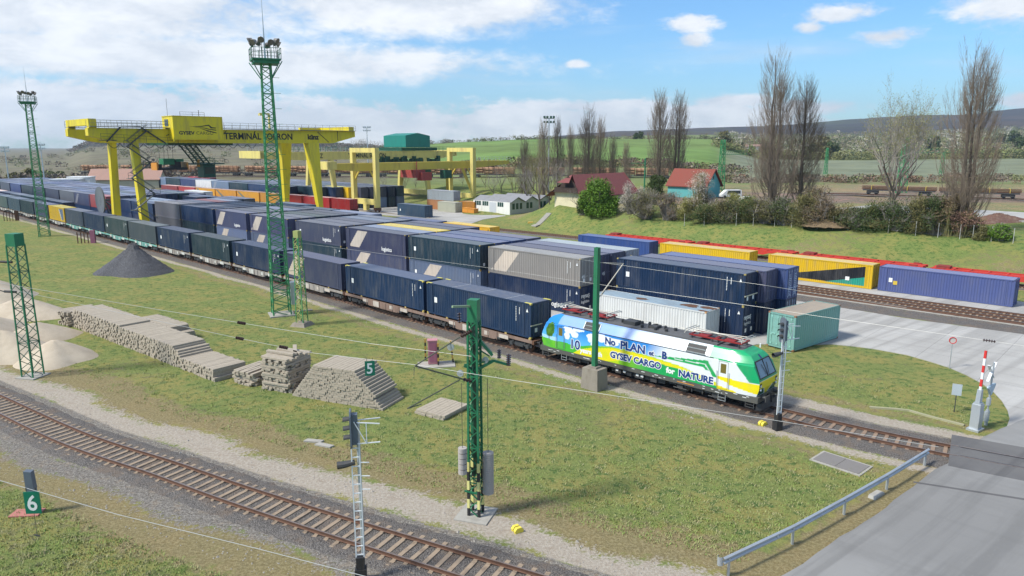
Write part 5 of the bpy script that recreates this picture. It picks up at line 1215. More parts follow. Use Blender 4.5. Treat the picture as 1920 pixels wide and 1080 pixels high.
    q = MB(); q.wheel(-11.0, -1.4, 6.7, 2.6, .25, n=36); q.tube((-11, -1.6, 6.7), (-11, .2, 6.7), .2); q.bar((-11, -.9, 6.7), (-7.6, -.2, 5.5), .25); q.bar((-11, -.9, 6.7), (-9, -.2, 3.2), .25)
    dr = q.build('cable_drum', paint('drum_grey', (.13, .14, .16), (.08, .08, .08), .4, 2, .6), t)
    q = MB(); q.bar((gi+.2, 25.6, zt), (gi+.2, 25.6, zt+3.2), .3); q.bar((gi+.2, 25.6, zt+3.1), (gi+.2, 23.6, zt+3.1), .25); q.bar((gi-.8, 24.8, zt), (gi-.8, 24.8, zt+3.2), .25); q.box(gi-.3, gi+.4, 23.6, 24.4, zt+2.7, zt+3.1); q.build('service_hoist', M_YEL2, t)
crane1()
def crane2():
    t = thing('gantry_crane', 'pale yellow gantry crane behind, carrying a green machinery house on its girder', 'crane', tuple(xy(142.5, 68.2)), YAW)
    zb, zt = 13.3, 15.5; Yn, Yf = 0, 33.2
    for k in (-1, 1):
        g = MB(); g.prism([(-20.5, zb+.6), (-20.5, zt-.2), (46, zt), (46, zb+.9), (40, zb), (-10, zb)], k*5.2-.6, k*5.2+.6, 'x'); gd = g.build('girder', M_YEL2, t)
        w = MB(); railing(w, (k*6.3, -18, zt), (k*6.3, 45, zt), 1.2, 1.6, .05); w.build('walkway_railing', M_GREENM if k > 0 else M_GALV, gd)
    g = MB(); g.box(-5.8, 5.8, -20.6, -19.6, zb+.5, zt+.2); g.box(-5.8, 5.8, 45.5, 46.3, zb+.6, zt+.2); g.build('end_tie', M_YEL2, t)
    for y in (Yn, Yf):
        for k in (-1, 1):
            l = MB(); wt = 1.0 if y == 0 else 1.7
            l.add([(k*7.5+a, y+b, 1.6) for a, b in ((-.5, -.5), (.5, -.5), (.5, .5), (-.5, .5))]+[(k*5.6+a, y+b*wt, zb+.01) for a, b in ((-.6, -.6), (.6, -.6), (.6, .6), (-.6, .6))], [(3, 2, 1, 0), (4, 5, 6, 7), (0, 1, 5, 4), (1, 2, 6, 5), (2, 3, 7, 6), (3, 0, 4, 7)]); l.build('leg', M_YEL2, t)
        s = MB(); s.box(-9, 9, y-.5, y+.5, .7, 1.8) if y == 0 else s.box(-9, 9, y-.5, y+.5, 2.2, 3.6); s.box(-9, -6.8, y-.4, y+.4, .3, 1.9); s.box(6.8, 9, y-.4, y+.4, .3, 1.9); s.build('sill_beam', M_YEL2, t)
    h = MB(); h.prism([(26.2, 16.6), (35.6, 16.6), (35.6, 20.1), (30.9, 20.9), (26.2, 20.1)][::1], -5.5, 5.5, 'x'); ho = h.build('machinery_house', M_TEAL, t)
    q = MB(); rn = random.Random(8)
    for i in range(26): 
        y = rn.uniform(16, 39); q.box(5.0, 6.6, y, y+rn.uniform(.4, 1.6), 11.6+rn.uniform(0, 1), 12.9+rn.uniform(0, 1.2))
    q.box(-3, 6, 20, 37, 12.3, 12.5); q.box(-5, 6, 24, 38, 15.6, 16.5); q.build('trolley_machinery', M_GREEND, t)
    q = MB(); q.box(6.0, 8.2, 30.5, 33.5, 7.9, 10.4); q.build('operator_cabin', M_GREEND, t)
    KB = MATS['black_lettering']; EX = (math.pi/2, 0, math.pi/2)
    text('lettering', 'TERMINÁL SOPRON', 1.75, KB, t, (5.83, 5.6, 13.75), EX, ext=.005, offset=.03, sx=.82); text('lettering', 'KÜNZ', 1.75, KB, t, (5.83, -6.4, 13.75), EX, ext=.005, offset=.03, sx=.8)
crane2()
def crane3():
    t = thing('gantry_crane', 'old yellow portal crane with two tall rectangular frames and a worn girder', 'crane', tuple(xy(122, 68.9)), YAW)
    Yf = 34.2; zb, zt = 10.6, 12.6
    g = MB(); g.prism([(-12.5, zb+.7), (-12.5, zt), (52, zt), (52, zt-1.0), (38, zb), (-4, zb)], -2.6, -1.6, 'x'); g.prism([(-12.5, zb+.7), (-12.5, zt), (52, zt), (52, zt-1.0), (38, zb), (-4, zb)], 1.6, 2.6, 'x')
    gd = g.build('girder', M_YEL3, t); w = MB(); w.box(-2.9, 2.9, -12.9, -10.2, zb+.6, zt+.5); w.build('girder_end_box', M_YEL2, t)
    w = MB(); railing(w, (3.0, 36, zt), (3.0, 52, zt), 1.2, 1.6, .04); w.build('railing', M_GALV, gd)
    for y in (0, Yf):
        for k in (-1, 1):
            l = MB(); l.box(k*5.1-.6, k*5.1+.6, y-.6, y+.6, 1.2, 16.5); l.build('leg', M_YEL2, t)
        s = MB(); s.box(-4.5, 4.5, y-.6, y+.6, 15.3, 16.48); s.build('top_beam', M_YEL2, t); s = MB(); s.box(-4.5, 4.5, y-.5, y+.5, 1.9, 3.3); s.box(-.5, .9, y-.5, y+.5, .3, 1.9); s.build('bottom_beam', M_YEL2, t)
        for k in (-1, 1):
            b = MB(); b.box(k*5.1-1.2, k*5.1+1.2, y-.4, y+.4, .5, 1.2); [b.wheel(k*5.1+a, y, .42, .32, .2) for a in (-.8, .8)]; b.build('travel_bogie', M_RUST, t)
            l = MB(); l.bar((k*4.6, y, 8.2), (k*2.4, y, zb), .35); l.build('knee_brace', M_YEL3, t)
    q = MB(); q.box(-3, 3, 14, 18, zb-2.2, zb-.1); q.box(2, 4, 16, 19.5, zb-3, zb-.8); q.tube((3, 15, zt+.2), (3, 15, zb-3), .12); q.build('trolley', paint('trolley_red', (.32, .05, .04), (.1, .04, .04), .5, 2, .6), t)
    q = MB(); q.box(2.2, 4.4, 24, 26.6, zb-2.6, zb-.3); q.build('operator_cabin', M_GREEND, t)
    # sloping twin struts of the hinged leg
    q = MB(); q.bar((-4.5, Yf-1.5, .6), (-1.5, Yf-4.4, zb), .8); q.bar((4.6, Yf+1.6, .6), (2.0, Yf-1.4, zb), .8); q.build('hinged_strut', M_YEL3, t)
crane3()
# ---------------- masts, signals, wires ----------------
def onplane(u, v, b, d):
    r = ray(u, v); det = -d[0]*r[1]+d[1]*r[0]; k = (b[0]*r[1]-b[1]*r[0])/det; x = b[0]+k*d[0]; y = b[1]+k*d[1]; return Vector((x, y, HC+y/r[1]*r[2]))
TN = (math.sin(YA), -math.cos(YA))      # unit vector across the yard, away from the camera
def lattice(t, h, w0, w1, mats, panel=.55, leg=.07, cap=True, bands=False, nm='lattice', z0=0., brace=.045):
    """square tapering lattice: four corner posts and zigzag bracing"""
    M, MBr = mats; n = int((h-z0)/panel)
    wz = lambda z: w0+(w1-w0)*(z-z0)/(h-z0)
    for sx in (-1, 1):
        for sy in (-1, 1):
            b = MB(); b.bar((sx*w0/2, sy*w0/2, z0), (sx*w1/2, sy*w1/2, h), leg); b.build('corner_post', M, t)
    b = MB()
    for i in range(n):
        za = z0+(h-z0)*i/n; zb = z0+(h-z0)*(i+1)/n; a = wz(za)/2; c = wz(zb)/2; f = 1 if i % 2 else -1
        b.bar((-f*a, -a, za), (f*c, -c, zb), brace); b.bar((f*a, a, za), (-f*c, c, zb), brace); b.bar((-a, f*a, za), (-c, -f*c, zb), brace); b.bar((a, -f*a, za), (c, f*c, zb), brace)
        if i % 4 == 0: 
            for P in (((-a, -a), (a, -a)), ((a, -a), (a, a)), ((a, a), (-a, a)), ((-a, a), (-a, -a))): b.bar((*P[0], za), (*P[1], za), brace)
    b.build(nm, MBr, t)
def insulator(par, p0, p1, r=.07, n=5, name='insulator', mat_=None):
    p0 = Vector(p0); p1 = Vector(p1); b = MB(); b.tube(p0, p1, .025, n=6)
    for i in range(n): q = p0+(p1-p0)*((i+.5)/n); d = (p1-p0).normalized()*.018; b.tube(q-d, q+d, r, r*.75, n=10)
    return b.build(name, mat_ or M_INSUL, par)
def mast5():
    base = Vector((-1.68, 30.58, 0)); t = thing('catenary_mast', 'tall green lattice mast in the foreground with concrete counterweights and banded feet', 'mast', base, 0)
    ang = R(-18); h = 10.25; sub = t; 
    Rz = Matrix.Rotation(ang, 4, 'Z'); Ri = Matrix.Rotation(-ang, 4, 'Z')
    t.rotation_euler = (0, 0, ang); L_ = lambda p: Ri @ (Vector(p)-base)
    lattice(t, h-.95, .50, .42, (M_GREENM, M_GREENM), .42, .09, brace=.045)
    b = MB(); b.box(-.23, .23, -.23, .23, h-1.0, h); b.build('top_box', M_GREENM, t)
    b = MB(); b.box(-.02, .02, -.2, .2, 2, h-1); b.build('inner_web', M_GREEND, t)
    Yb = flat('band_yellow', (.72, .66, .25), .5)
    for sx in (-1, 1):
        for sy in (-1, 1):
            b = MB()
            for z0, z1, m_ in ((.0, .45, 1), (.45, .9, 0), (.9, 1.35, 1), (1.35, 1.8, 0), (1.8, 2.25, 1), (2.25, 2.7, 0)):
                x = sx*(.25-.003*z0); y = sy*.25; b.box(x-.058, x+.058, y-.058, y+.058, z0, z1, m_)
            b.build('banded_foot', [Yb, M_BLACK], t)
    b = MB(); b.box(-.8, .8, -.8, .8, -.1, .06); b.build('foundation', M_CONC, t)
    d = (-.69, -.72); P = lambda u, v: L_(onplane(u, v, base, d))
    D2 = flat('old_pole', (.10, .105, .07), .6)
    q = MB(); q.tube(P(868, 711), P(778, 686), .035); q.tube(P(862, 712), P(764, 766), .03); q.tube(P(862, 632), P(778, 686), .03); q.tube(P(764, 766), P(790, 758), .02); q.tube(P(777, 688), P(776, 704), .015); cl = q.build('cantilever', D2, t)
    insulator(t, P(888, 716), P(868, 711), .09, 4); insulator(t, P(884, 620), P(864, 631), .10, 5)
    q = MB(); q.bar(P(890, 574), P(848, 575), .09); q.build('top_arm', flat('pale_green_arm', (.25, .33, .2)), t); insulator(t, P(861, 586), P(862, 606), .10, 4)
    d2 = (1, .15); Q = lambda u, v: L_(onplane(u, v, base, d2))
    q = MB(); q.bar(Q(893, 694), Q(925, 676), .12); q.bar(Q(925, 676), Q(953, 684), .10); q.bar(Q(870, 686), Q(893, 694), .10); q.bar(Q(870, 684), Q(925, 676), .06); q.build('bracket_arm', M_GREENM, t)
    insulator(t, Q(936, 672), Q(936, 655), .10, 5); insulator(t, Q(953, 686), Q(954, 664), .12, 6)
    q = MB(); a = Q(901, 640); b2 = Q(922, 664); q.bar(a, b2, .5, .12); q.bar(Q(897, 655), Q(918, 668), .06); q.build('tension_arm', M_GREENM, t)
    for (u, v) in ((910, 675), (863, 700), (845, 651)):
        q = MB(); c = P(u, v) if u < 890 else Q(u, v); q.tube(c+Vector((0, -.03, 0)), c+Vector((0, .03, 0)), .15, n=16); q.tube(c+Vector((0, -.05, 0)), c+Vector((0, .05, 0)), .05, n=8); q.build('pulley_wheel', M_GALV, t)
    for (u, v0, v1, r, n, pl) in ((867, 838, 888, .20, 5, P), (915, 848, 924, .26, 22, Q)):
        top = pl(u, v0); bot = pl(u+(2 if n > 9 else 0), v1); q = MB(); bot.x = top.x; bot.y = top.y
        for i in range(n):
            z0 = bot.z+(top.z-bot.z)*i/n; z1 = bot.z+(top.z-bot.z)*(i+.86)/n; q.tube((top.x, top.y, z0), (top.x, top.y, z1), r, n=16)
        w = q.build('counterweight', paint('weight_concrete', (.40, .36, .33), (.25, .22, .20), .4, 5, .9), t)
        q = MB(); q.tube((top.x, top.y, bot.z-.15), (top.x, top.y, 6.6), .015, n=5); q.build('weight_rope', D2, w)
    q = MB(); c = Q(918, 905); q.bar(L_(base+Vector((.3, 0, 1.25))), c, .06); q.bar(L_(base+Vector((-.5, -.2, 1.3))), L_(base+Vector((.3, -.3, 1.15))), .07); q.box(c.x-.2, c.x+.15, c.y-.05, c.y+.05, c.z-.35, c.z+.05); q.build('guide_frame', M_GREENM, t)
mast5()
def mastL():
    base = Vector((-35.7, 51.0, 0)); t = thing('catenary_mast', 'green lattice mast at the left edge beside the sand heaps', 'mast', base, R(-12))
    lattice(t, 9.9, .98, .78, (M_GREENM, M_GREEND), .62, .08, brace=.04); b = MB(); b.box(-.4, .4, -.4, .4, 9.8, 10.7); b.build('top_box', M_GREENM, t)
    for v, z in ((495, 8.6), (563, 6.4)):
        b = MB(); b.tube((-.5, 0, z), (-1.4, -.1, z+.02), .09, n=8); b.tube((-1.4, -.1, z), (-3.4, -.5, z+.6 if z < 8 else z-.05), .04); b.build('side_arm', M_BLACK, t)
    b = MB(); b.box(-.8, .8, -.8, .8, -.1, .08); b.build('foundation', M_CONC, t)
mastL()
def mastC():
    base = gp(1114, 727); t = thing('catenary_mast', 'plain green steel post on a concrete block in front of the locomotive', 'mast', base, YAW)
    b = MB(); b.prism([(-.75, -.62), (.75, -.62), (.75, .62), (-.75, .62)], -.1, 1.52, 'z'); b.v[4:8] = [(-.66, -.55, 1.5), (.66, -.55, 1.5), (.66, .55, 1.5), (-.66, .55, 1.5)]; b.box(-.35, .35, -.3, .3, 1.5, 1.62)
    b.v = b.v; b.build('concrete_block', paint('old_concrete', (.27, .235, .19), (.15, .12, .09), .6, 1.6, .95), t)
    b = MB(); 
    for y in (-.16, .12): b.box(-.16, .16, y, y+.04, 1.6, 10.05)
    b.box(-.02, .02, -.12, .12, 6.4, 10.0); b.box(-.165, .165, -.165, .165, 9.2, 9.5); 
    for k in range(11): b.box(-.14, .14, -.13, .13, 1.75+k*.72, 1.87+k*.72)
    for x in (-.16, .12): b.box(x, x+.04, -.13, .13, 1.6, 10.05)
    b.build('post', M_GREENM, t)
    L_ = lambda p: Matrix.Rotation(-YAW, 4, 'Z') @ (Vector(p)-base)
    b = MB(); b.tube(L_(onplane(1120, 562, base, TN)), L_(onplane(1169, 494, base, TN)), .04); b.tube(L_(onplane(1118, 492, base, TN)), L_(onplane(1169, 494, base, TN)), .02); b.build('cantilever', flat('pale_tube', (.55, .5, .4)), t)
    insulator(t, L_(onplane(1128, 552, base, TN)), L_(onplane(1133, 545, base, TN)), .07, 3)
mastC()
def mastY():
    base = gp(567, 610); t = thing('catenary_mast', 'slim pale yellow green lattice post beside the tall floodlight tower', 'mast', base, R(-20))
    lattice(t, 8.5, .78, .52, (M_GREENL, paint('lichen_green', (.34, .36, .12), (.15, .25, .08), .5, 3, .7)), .45, .07, brace=.055); b = MB(); b.box(-.27, .27, -.27, .27, 8.45, 9.1); b.build('top_box', paint('lichen_green', (.34, .36, .12)), t)
    b = MB(); b.prism([(-.9, -.9), (.9, -.9), (.9, .9), (-.9, .9)], -.1, .35); b.v[4:8] = [(-.6, -.6, .35), (.6, -.6, .35), (.6, .6, .35), (-.6, .6, .35)]; b.build('foundation', MATS['old_concrete'], t)
mastY()
def tower(base, label, s=1., det=True):
    t = thing('floodlight_tower', label, 'floodlight tower', base, R(25), 'floodlight towers'); h = 24.8
    lattice(t, h, 1.7, .80, (M_GREENL, M_GREENL), .6, .12, brace=.07)
    b = MB(); b.box(-1.3, 1.3, -1.3, 1.3, h, h+.14); [railing(b, (*A1, h+.1), (*A2, h+.1), 1., .7, .03) for A1, A2 in (((-1.3, -1.3), (1.3, -1.3)), ((1.3, -1.3), (1.3, 1.3)), ((1.3, 1.3), (-1.3, 1.3)), ((-1.3, 1.3), (-1.3, -1.3)))]
    b.box(-1.15, 1.15, -1.15, 1.15, h-.3, h)
    for a in (-1, 1):
        for c in (-1, 1): b.bar((a*.42, c*.42, h-1.7), (a*1.35, c*1.35, h-.1), .07)
    b.build('platform', M_GREENM, t)
    for k in range(10):
        a = k*math.pi/5; c = Vector((math.cos(a)*1.3, math.sin(a)*1.3, h+1.6+.2*(k % 2))); d = Vector((math.cos(a), math.sin(a), -.55)).normalized()
        b = MB(); b.tube(c-d*.28, c+d*.1, .12, .30, n=14); b.tube(c+d*.1, c+d*.13, .31, .29, n=14); b.bar((math.cos(a)*1.2, math.sin(a)*1.2, h+.1), c-d*.2, .05); b.build('floodlight', paint('lamp_grey', (.16, .145, .13), (.08, .07, .06), .5, 4, .4, .3), t)
    b = MB(); b.tube((0, 0, h), (0, 0, h+3), .09, .06); b.tube((0, 0, h+3), (0, 0, h+6.3), .045, .015); b.build('lightning_rod', M_GALV, t)
    b = MB(); 
    for i in range(int(h/.5)): z = .8+i*.48; w = (1.75-.9*z/h)/2; b.bar((w+.08, -.2, z), (w+.08, .2, z), .035)
    for y in (-.2, .2): b.bar((1.75/2+.08, y, .4), (.85/2+.08, y, h), .04)
    for i in range(int(h/1.6)): z = 3+i*1.45; w = (1.75-.9*z/h)/2; b.bar((w+.1, 0, z), (w+.75, 0, z), .035)
    b.build('ladder', M_GREENL, t)
    if det: b = MB(); b.box(.95, 1.5, -.8, -.2, 1.1, 3.4); b.build('control_cabinet', M_GALV, t); b = MB(); b.box(-1.2, 1.2, -1.2, 1.2, -.1, .12); b.box(1.3, 3.2, .6, .9, 0, .1); b.build('foundation', M_CONC, t)
tower(gp(528, 590), 'tall green lattice floodlight tower in front of the container train'); tower(gp(84, 443), 'floodlight tower further back at the left edge of the yard', det=False)
def signal(base, rz, label, h=6.9, lamps=3, s=1.):
    t = thing('railway_signal', label, 'signal', base, rz, 'ladder signals')
    b = MB(); b.box(-.16, .16, -.16, .16, -.1, 1.05); b.box(-.22, .22, -.2, .2, -.1, .55); b.build('black_foot', M_BLACK, t)
    b = MB(); b.tube((.11, .12, 1.0), (.11, .12, h-.4), .075, n=10); b.build('pole', M_GALV, t)
    b = MB()
    for x in (-.15, .15): b.bar((x, -.05, 1.0), (x, -.05, h-1.05), .045)
    z = 1.15
    while z < h-1.1: b.bar((-.15, -.05, z), (.15, -.05, z), .035); z += .37
    for z in (h-1.9, h-2.45, h-3.): b.bar((.15, -.05, z), (.5, -.1, z), .03)
    b.build('ladder', flat('white_ladder', (.72, .73, .74), .4), t)
    hd = MB(); P = [(-.26, 0), (-.26, 1.15), (-.2, 1.34), (0, 1.42), (.2, 1.34), (.26, 1.15), (.26, 0), (.2, -.12), (-.2, -.12)]
    hd.prism([(y, z+h-1.15) for y, z in P], -.16, -.10, 'x'); hd.box(-.10, .12, -.14, .14, h-1.15, h+.05); head = hd.build('signal_head', paint('signal_grey', (.12, .145, .18), (.07, .07, .08), .4, 3, .45), t)
    for k in range(lamps):
        z = h-.9+k*.36; q = MB(); n = 12; 
        vs = []; 
        for i in range(n): a = math.pi*(i/(n-1)); vs += [(-.16, .13*math.cos(a), z+.13*math.sin(a)), (-.42, .13*math.cos(a), z+.13*math.sin(a)-.03)]
        q.add(vs, [(2*i, 2*i+1, 2*i+3, 2*i+2) for i in range(n-1)]); q.tube((-.17, 0, z), (-.165, 0, z), .1, n=12); q.build('lamp_hood', M_DARK, head)
    q = MB(); q.bar((.1, -.15, h-.25), (.95, -.2, h-.32), .035); q.bar((.1, -.15, h-1.1), (.95, -.2, h-1.05), .035); q.bar((.45, -.18, h-.28), (.45, -.18, h-1.08), .03); q.bar((.0, -.2, h-.2), (.45, -.2, h-1.1), .03); q.bar((.12, .1, h-.25), (.95, .35, h-.3), .035); q.build('guard_rail', MATS['white_ladder'], t)
    q = MB(); q.tube((-.45, 0, h-1.98), (-.05, 0, h-1.9), .14, .1, n=10); q.tube((-.7, 0, h-2.0), (-.45, 0, h-1.98), .15, .14, n=10, cap=False); q.build('side_lamp', M_DARK, t)
    return t
signal(Vector((-5.95, 25.45, 0)), R(8), 'grey ladder signal in the foreground beside the single track'); signal(gp(1457, 806), R(20), 'grey ladder signal standing by the nose of the locomotive', 6.75)
# lifting barrier, crossing sign, small signs
def barrier():
    base = gp(1828, 806); t = thing('crossing_barrier', 'raised red and white level crossing barrier on a grey drive cabinet', 'barrier', base, R(35))
    b = MB(); b.box(-.42, .42, -.34, .34, -.05, .12); b.prism([(-.27, -.24), (.27, -.24), (.27, .24), (-.27, .24)], .12, 1.65); b.box(-.20, .20, -.2, .2, 1.65, 1.75); b.prism([(-.2, 1.7), (.2, 1.7), (.13, 2.55), (-.1, 2.55)], -.12, .12, 'y'); b.box(-.28, .28, -.252, -.24, .5, 1.2); b.build('drive_cabinet', M_GALV, t)
    b = MB(); z = 2.4; i = 0; P = [2.4, 2.75, 3.2, 3.62, 4.05, 4.48, 4.95]; A = Vector((0, 0, 2.3)); 
    for i, (a, c) in enumerate(zip(P, P[1:])): b.bar((.0+.03*(a-2.4), 0, a), (.03*(c-2.4), 0, c), .13, .1, 1 if i % 2 else 0)
    b.build('barrier_arm', [M_WHITE, M_RED], t)
barrier()
def xsign():
    base = gp(1848, 797); t = thing('crossing_sign', 'grey post with a crossed board and signal housing behind the barrier', 'sign', base, R(40))
    b = MB(); b.tube((0, 0, 0), (0, 0, 4.), .055, n=10); b.tube((0, 0, 0), (0, 0, 1.0), .1, n=10); b.build('post', M_GALV, t)
    b = MB(); b.bar((-.55, .06, 2.9), (.55, .06, 3.9), .16, .03); b.bar((-.55, .09, 3.9), (.55, .09, 2.9), .16, .03); b.build('crossed_boards', MATS['white_ladder'], t)
    b = MB(); b.prism([(-.6, 2.5), (0, 1.95), (.6, 2.5), (.55, 2.6), (-.55, 2.6)][::-1], -.1, .04, 'y'); b.build('lamp_housing', paint('pale_housing', (.42, .52, .58), (.3, .35, .38), .4, 2, .5), t)
    b = MB(); b.box(-.15, .15, -.08, .1, 1.3, 1.75); b.box(-.14, .14, -.1, .12, .25, .9); b.build('bell_box', M_GALV, t)
xsign()
t = thing('round_sign', 'round red-rimmed road sign on a thin post at the grass edge', 'sign', gp(1780, 691), R(-15)); b = MB(); b.tube((0, 0, 0), (0, 0, 1.95), .03); b.build('post', M_GALV, t)
b = MB(); b.tube((0, -.01, 2.25), (0, .01, 2.25), .24, n=24); fc = b.build('sign_face', paint('sign_back', (.55, .52, .48), (.4, .4, .4), .3, 2), t); b = MB(); n = 24
for i in range(n): a = 2*math.pi*i/n; c = 2*math.pi*(i+1)/n; b.bar((.24*math.cos(a), -.02, 2.25+.24*math.sin(a)), (.24*math.cos(c), -.02, 2.25+.24*math.sin(c)), .05)
b.build('red_rim', M_RED, fc)
t = thing('warning_board', 'blank grey sheet metal board on a thin post in the grass', 'sign', gp(1789, 773), R(-28)); b = MB(); b.tube((0, .02, 0), (0, .02, 1.9), .03); b.build('post', M_DARK, t); b = MB(); b.box(-.27, .27, -.01, .01, 1.15, 1.9); b.build('board', paint('grey_board', (.42, .47, .50), (.3, .32, .34), .3, 2, .5), t)
# guard rail
def guardrail():
    P = [gp(1365, 1079), gp(1485, 1020), gp(1582, 965), gp(1662, 918), gp(1733, 873)]; P = [Vector((p.x, p.y, 0)) for p in P]; o = P[0]
    t = thing('guard_rail', 'galvanised steel guard rail beside the road before the crossing', 'guard rail', o)
    Q = [p-o for p in P]; e = Q[-1]+(Q[-1]-Q[-2]).normalized()*.6; s = Q[0]-(Q[1]-Q[0]).normalized()*.35; LP_ = resample([s]+Q[1:-1]+[e], .5)
    V, F = sweep(LP_, [(.0, .45), (-.07, .50), (-.07, .55), (0, .60), (0, .64), (-.07, .69), (-.07, .74), (0, .79), (.012, .79), (-.055, .735), (-.055, .695), (.012, .65), (.012, .59), (-.055, .545), (-.055, .505), (.012, .45)])
    V = [(x, y, z+.12) for x, y, z in V]; b = MB(); b.add(V, F); b.build('rail', M_GALV, t)
    n = 24; b = MB(); d = (Q[1]-Q[0]).normalized(); nr = Vector((-d.y, d.x, 0)); c = s+nr*.10; 
    V = []; 
    for i in range(n//2+1): a = math.pi*i/(n//2); q = s+nr*(.12-.12*math.cos(a))-d*(.16*math.sin(a)); V += [(q.x, q.y, .55), (q.x, q.y, .93)]
    b.add(V, [(2*i, 2*i+2, 2*i+3, 2*i+1) for i in range(n//2)]); b.build('end_terminal', M_GALV, t)
    for q in Q:
        b = MB(); b.box(q.x-.04, q.x+.04, q.y-.06, q.y+.06, 0, .80); b.build('post', M_GALV, t)
    b = MB(); rfl = LP_[7]; b.box(rfl.x-.1, rfl.x-.05, rfl.y-.12, rfl.y-.07, .72, .79); b.build('reflector', MATS['white_lettering'], t)
guardrail()
# overhead wires
def wire(label, pts, r=.009, ins=(), m_=None, sag=.0, drop=()):
    P = [Vector(p) for p in pts]; o = P[0].copy(); t = thing('overhead_wire', label, 'wire', o, 0, 'overhead wires'); b = MB()
    for a, c in zip(P, P[1:]):
        n = 10
        for i in range(n):
            q = lambda k: a+(c-a)*k-Vector((0, 0, sag*4*k*(1-k)))-o
            b.tube(q(i/n), q((i+1)/n), r, n=5, cap=False)
    b.build('wire', m_ or M_WIRE, t)
    for (u, v) in ins:
        best = min((P[i]+(P[i+1]-P[i])*k for i in range(len(P)-1) for k in np.linspace(0, 1, 400)), key=lambda p: abs(pixu(p)-u))
        d = (P[1]-P[0]).normalized()*.28; c = best-o; insulator(t, c-d, c+d, .085, 5)
    return t, o
def pixu(p):
    dz = p.z-HC; d = p.y*math.cos(PITCH)-dz*math.sin(PITCH); return 960+FPX*p.x/d
def wz(u, v, z): return gp(u, v, z)
wire('long wire crossing the meadow past the foreground mast to the crossing', [wz(-60, 528, 7.3), wz(50, 549, 7.3), wz(437, 632, 7.3), wz(580, 661, 7.4), wz(780, 684, 7.6), wz(955, 712, 7.5), wz(1440, 786, 7.4), wz(1760, 838, 7.3)], .009, [(450, 636), (532, 652)])
wire('upper thin wire over the far meadow at the left', [wz(-60, 520, 8.2), wz(62, 541, 8.2), wz(300, 581, 8.2), wz(480, 610, 8.2), wz(700, 645, 8.2), wz(884, 668, 8.2)], .009, [(453, 606)])
wire('near wire across the bottom left corner carrying the number 6 plate', [wz(-60, 887, 6), wz(0, 901, 6), wz(222, 965, 6), wz(480, 1028, 6), wz(760, 1100, 6)], .009)
wire('wire in front of the navy stacks with a dark insulator over the road', [wz(560, 455, 7.1), wz(900, 500, 7.1), wz(1135, 535, 7.1), wz(1435, 577, 7.1), wz(1515, 590, 7.1), wz(1855, 639, 7.1), wz(1990, 659, 7.1)], .009, [(1855, 639)])
wire('upper wire running from the plain green post past the navy stacks', [wz(1000, 474, 9.0), wz(1127, 492, 9.0), wz(1435, 535, 9.0), wz(1497, 545, 9.0), wz(1700, 577, 9.)], .009)
def plate(num, u, v, z, w, label, rz, hook=0):
    p = gp(u, v, z); t = thing('number_plate', label, 'number plate', p, rz, 'hanging number plates'); h = w*1.6
    b = MB(); b.box(-w/2, w/2, -.012, .012, -h, -.02); b.build('plate', paint('plate_green', (.0, .17, .10), (.02, .12, .07), .2, 3, .4), t)
    tx = text('number', num, h*.95, LBLW, t, (-w*.02, -.016, -h*.84), SIDE, ext=.001, offset=.012, align='CENTER', sx=.9)
    b = MB(); b.bar((-w*.3, 0, 0), (-w*.3, 0, .12), .02); b.bar((w*.3, 0, 0), (w*.3, 0, .12), .02)
    if hook: b.tube((0, 0, -h), (0, 0, -h-hook), .008, n=5); b.bar((-.1, 0, -h-hook), (.08, 0, -h-hook-.05), .03)
    b.build('hanger', M_DARK, t)
plate('5', 693, 676, 7.45, .44, 'small green plate with a white 5 hanging from the wire', R(14)); plate('6', 58, 921, 5.9, .49, 'green plate with a white 6 hanging at the lower left', R(4), .75)
# ---------------- heaps, sleeper stacks and small yard things ----------------
def heap(name, label, c, rx, ry, h, rz, m_, seed, cat, group=None, pw=1.0, nz=.06):
    n = 64; k = 26; V = [(0, 0, h)]; rs = np.random.RandomState(seed); ph = rs.rand(6)*6.28
    for j in range(1, k+1):
        f = j/k
        for i in range(n):
            a = 2*math.pi*i/n; e = 1+.10*math.sin(2*a+ph[0])+.07*math.sin(3*a+ph[1])+.05*math.sin(5*a+ph[2]); r_ = f*e
            z = h*max(0, (1-f**pw))*(1-.25*math.exp(-(f/.15)**2)*0)-.08*f
            if f < .12: z = h*(1-.5*f)
            z += (rs.rand()-.5)*nz*(1-f*.5); V.append((r_*rx*math.cos(a), r_*ry*math.sin(a), z))
    F = [(0, 1+i, 1+(i+1) % n) for i in range(n)]+[(1+(j-1)*n+i, 1+j*n+i, 1+j*n+(i+1) % n, 1+(j-1)*n+(i+1) % n) for j in range(1, k) for i in range(n)]
    b = MB(); b.add(V, F); o = b.build(name, m_, None, True); o.location = c; o.rotation_euler = (0, 0, rz); return tag(o, label, cat, group)
mm, nt, N, L, p = newmat('black_gravel'); g = coords(nt); n1 = nnoise(nt, g, 9, 5, .75); n2 = nnoise(nt, g, .8, 4, .6)
L.new(nmix(nt, nmath(nt, 'MULTIPLY', n2, .4), nmix(nt, nramp(nt, n1, .35, .7), (.03, .03, .034), (.16, .16, .175)), (.07, .065, .065)), p.inputs['Base Color']); p.inputs['Roughness'].default_value = .9; bump(nt, p, n1, 1., .12)
heap('gravel_heap', 'heap of dark grey gravel on the meadow', (-51.6, 96.6, 0), 5.4, 4.8, 3.9, R(10), mm, 3, 'gravel heap', None, .92, .26)
mm2, nt, N, L, p = newmat('pale_sand'); g = coords(nt); n1 = nnoise(nt, g, .7, 6, .65); n2 = nnoise(nt, g, 22, 4, .6)
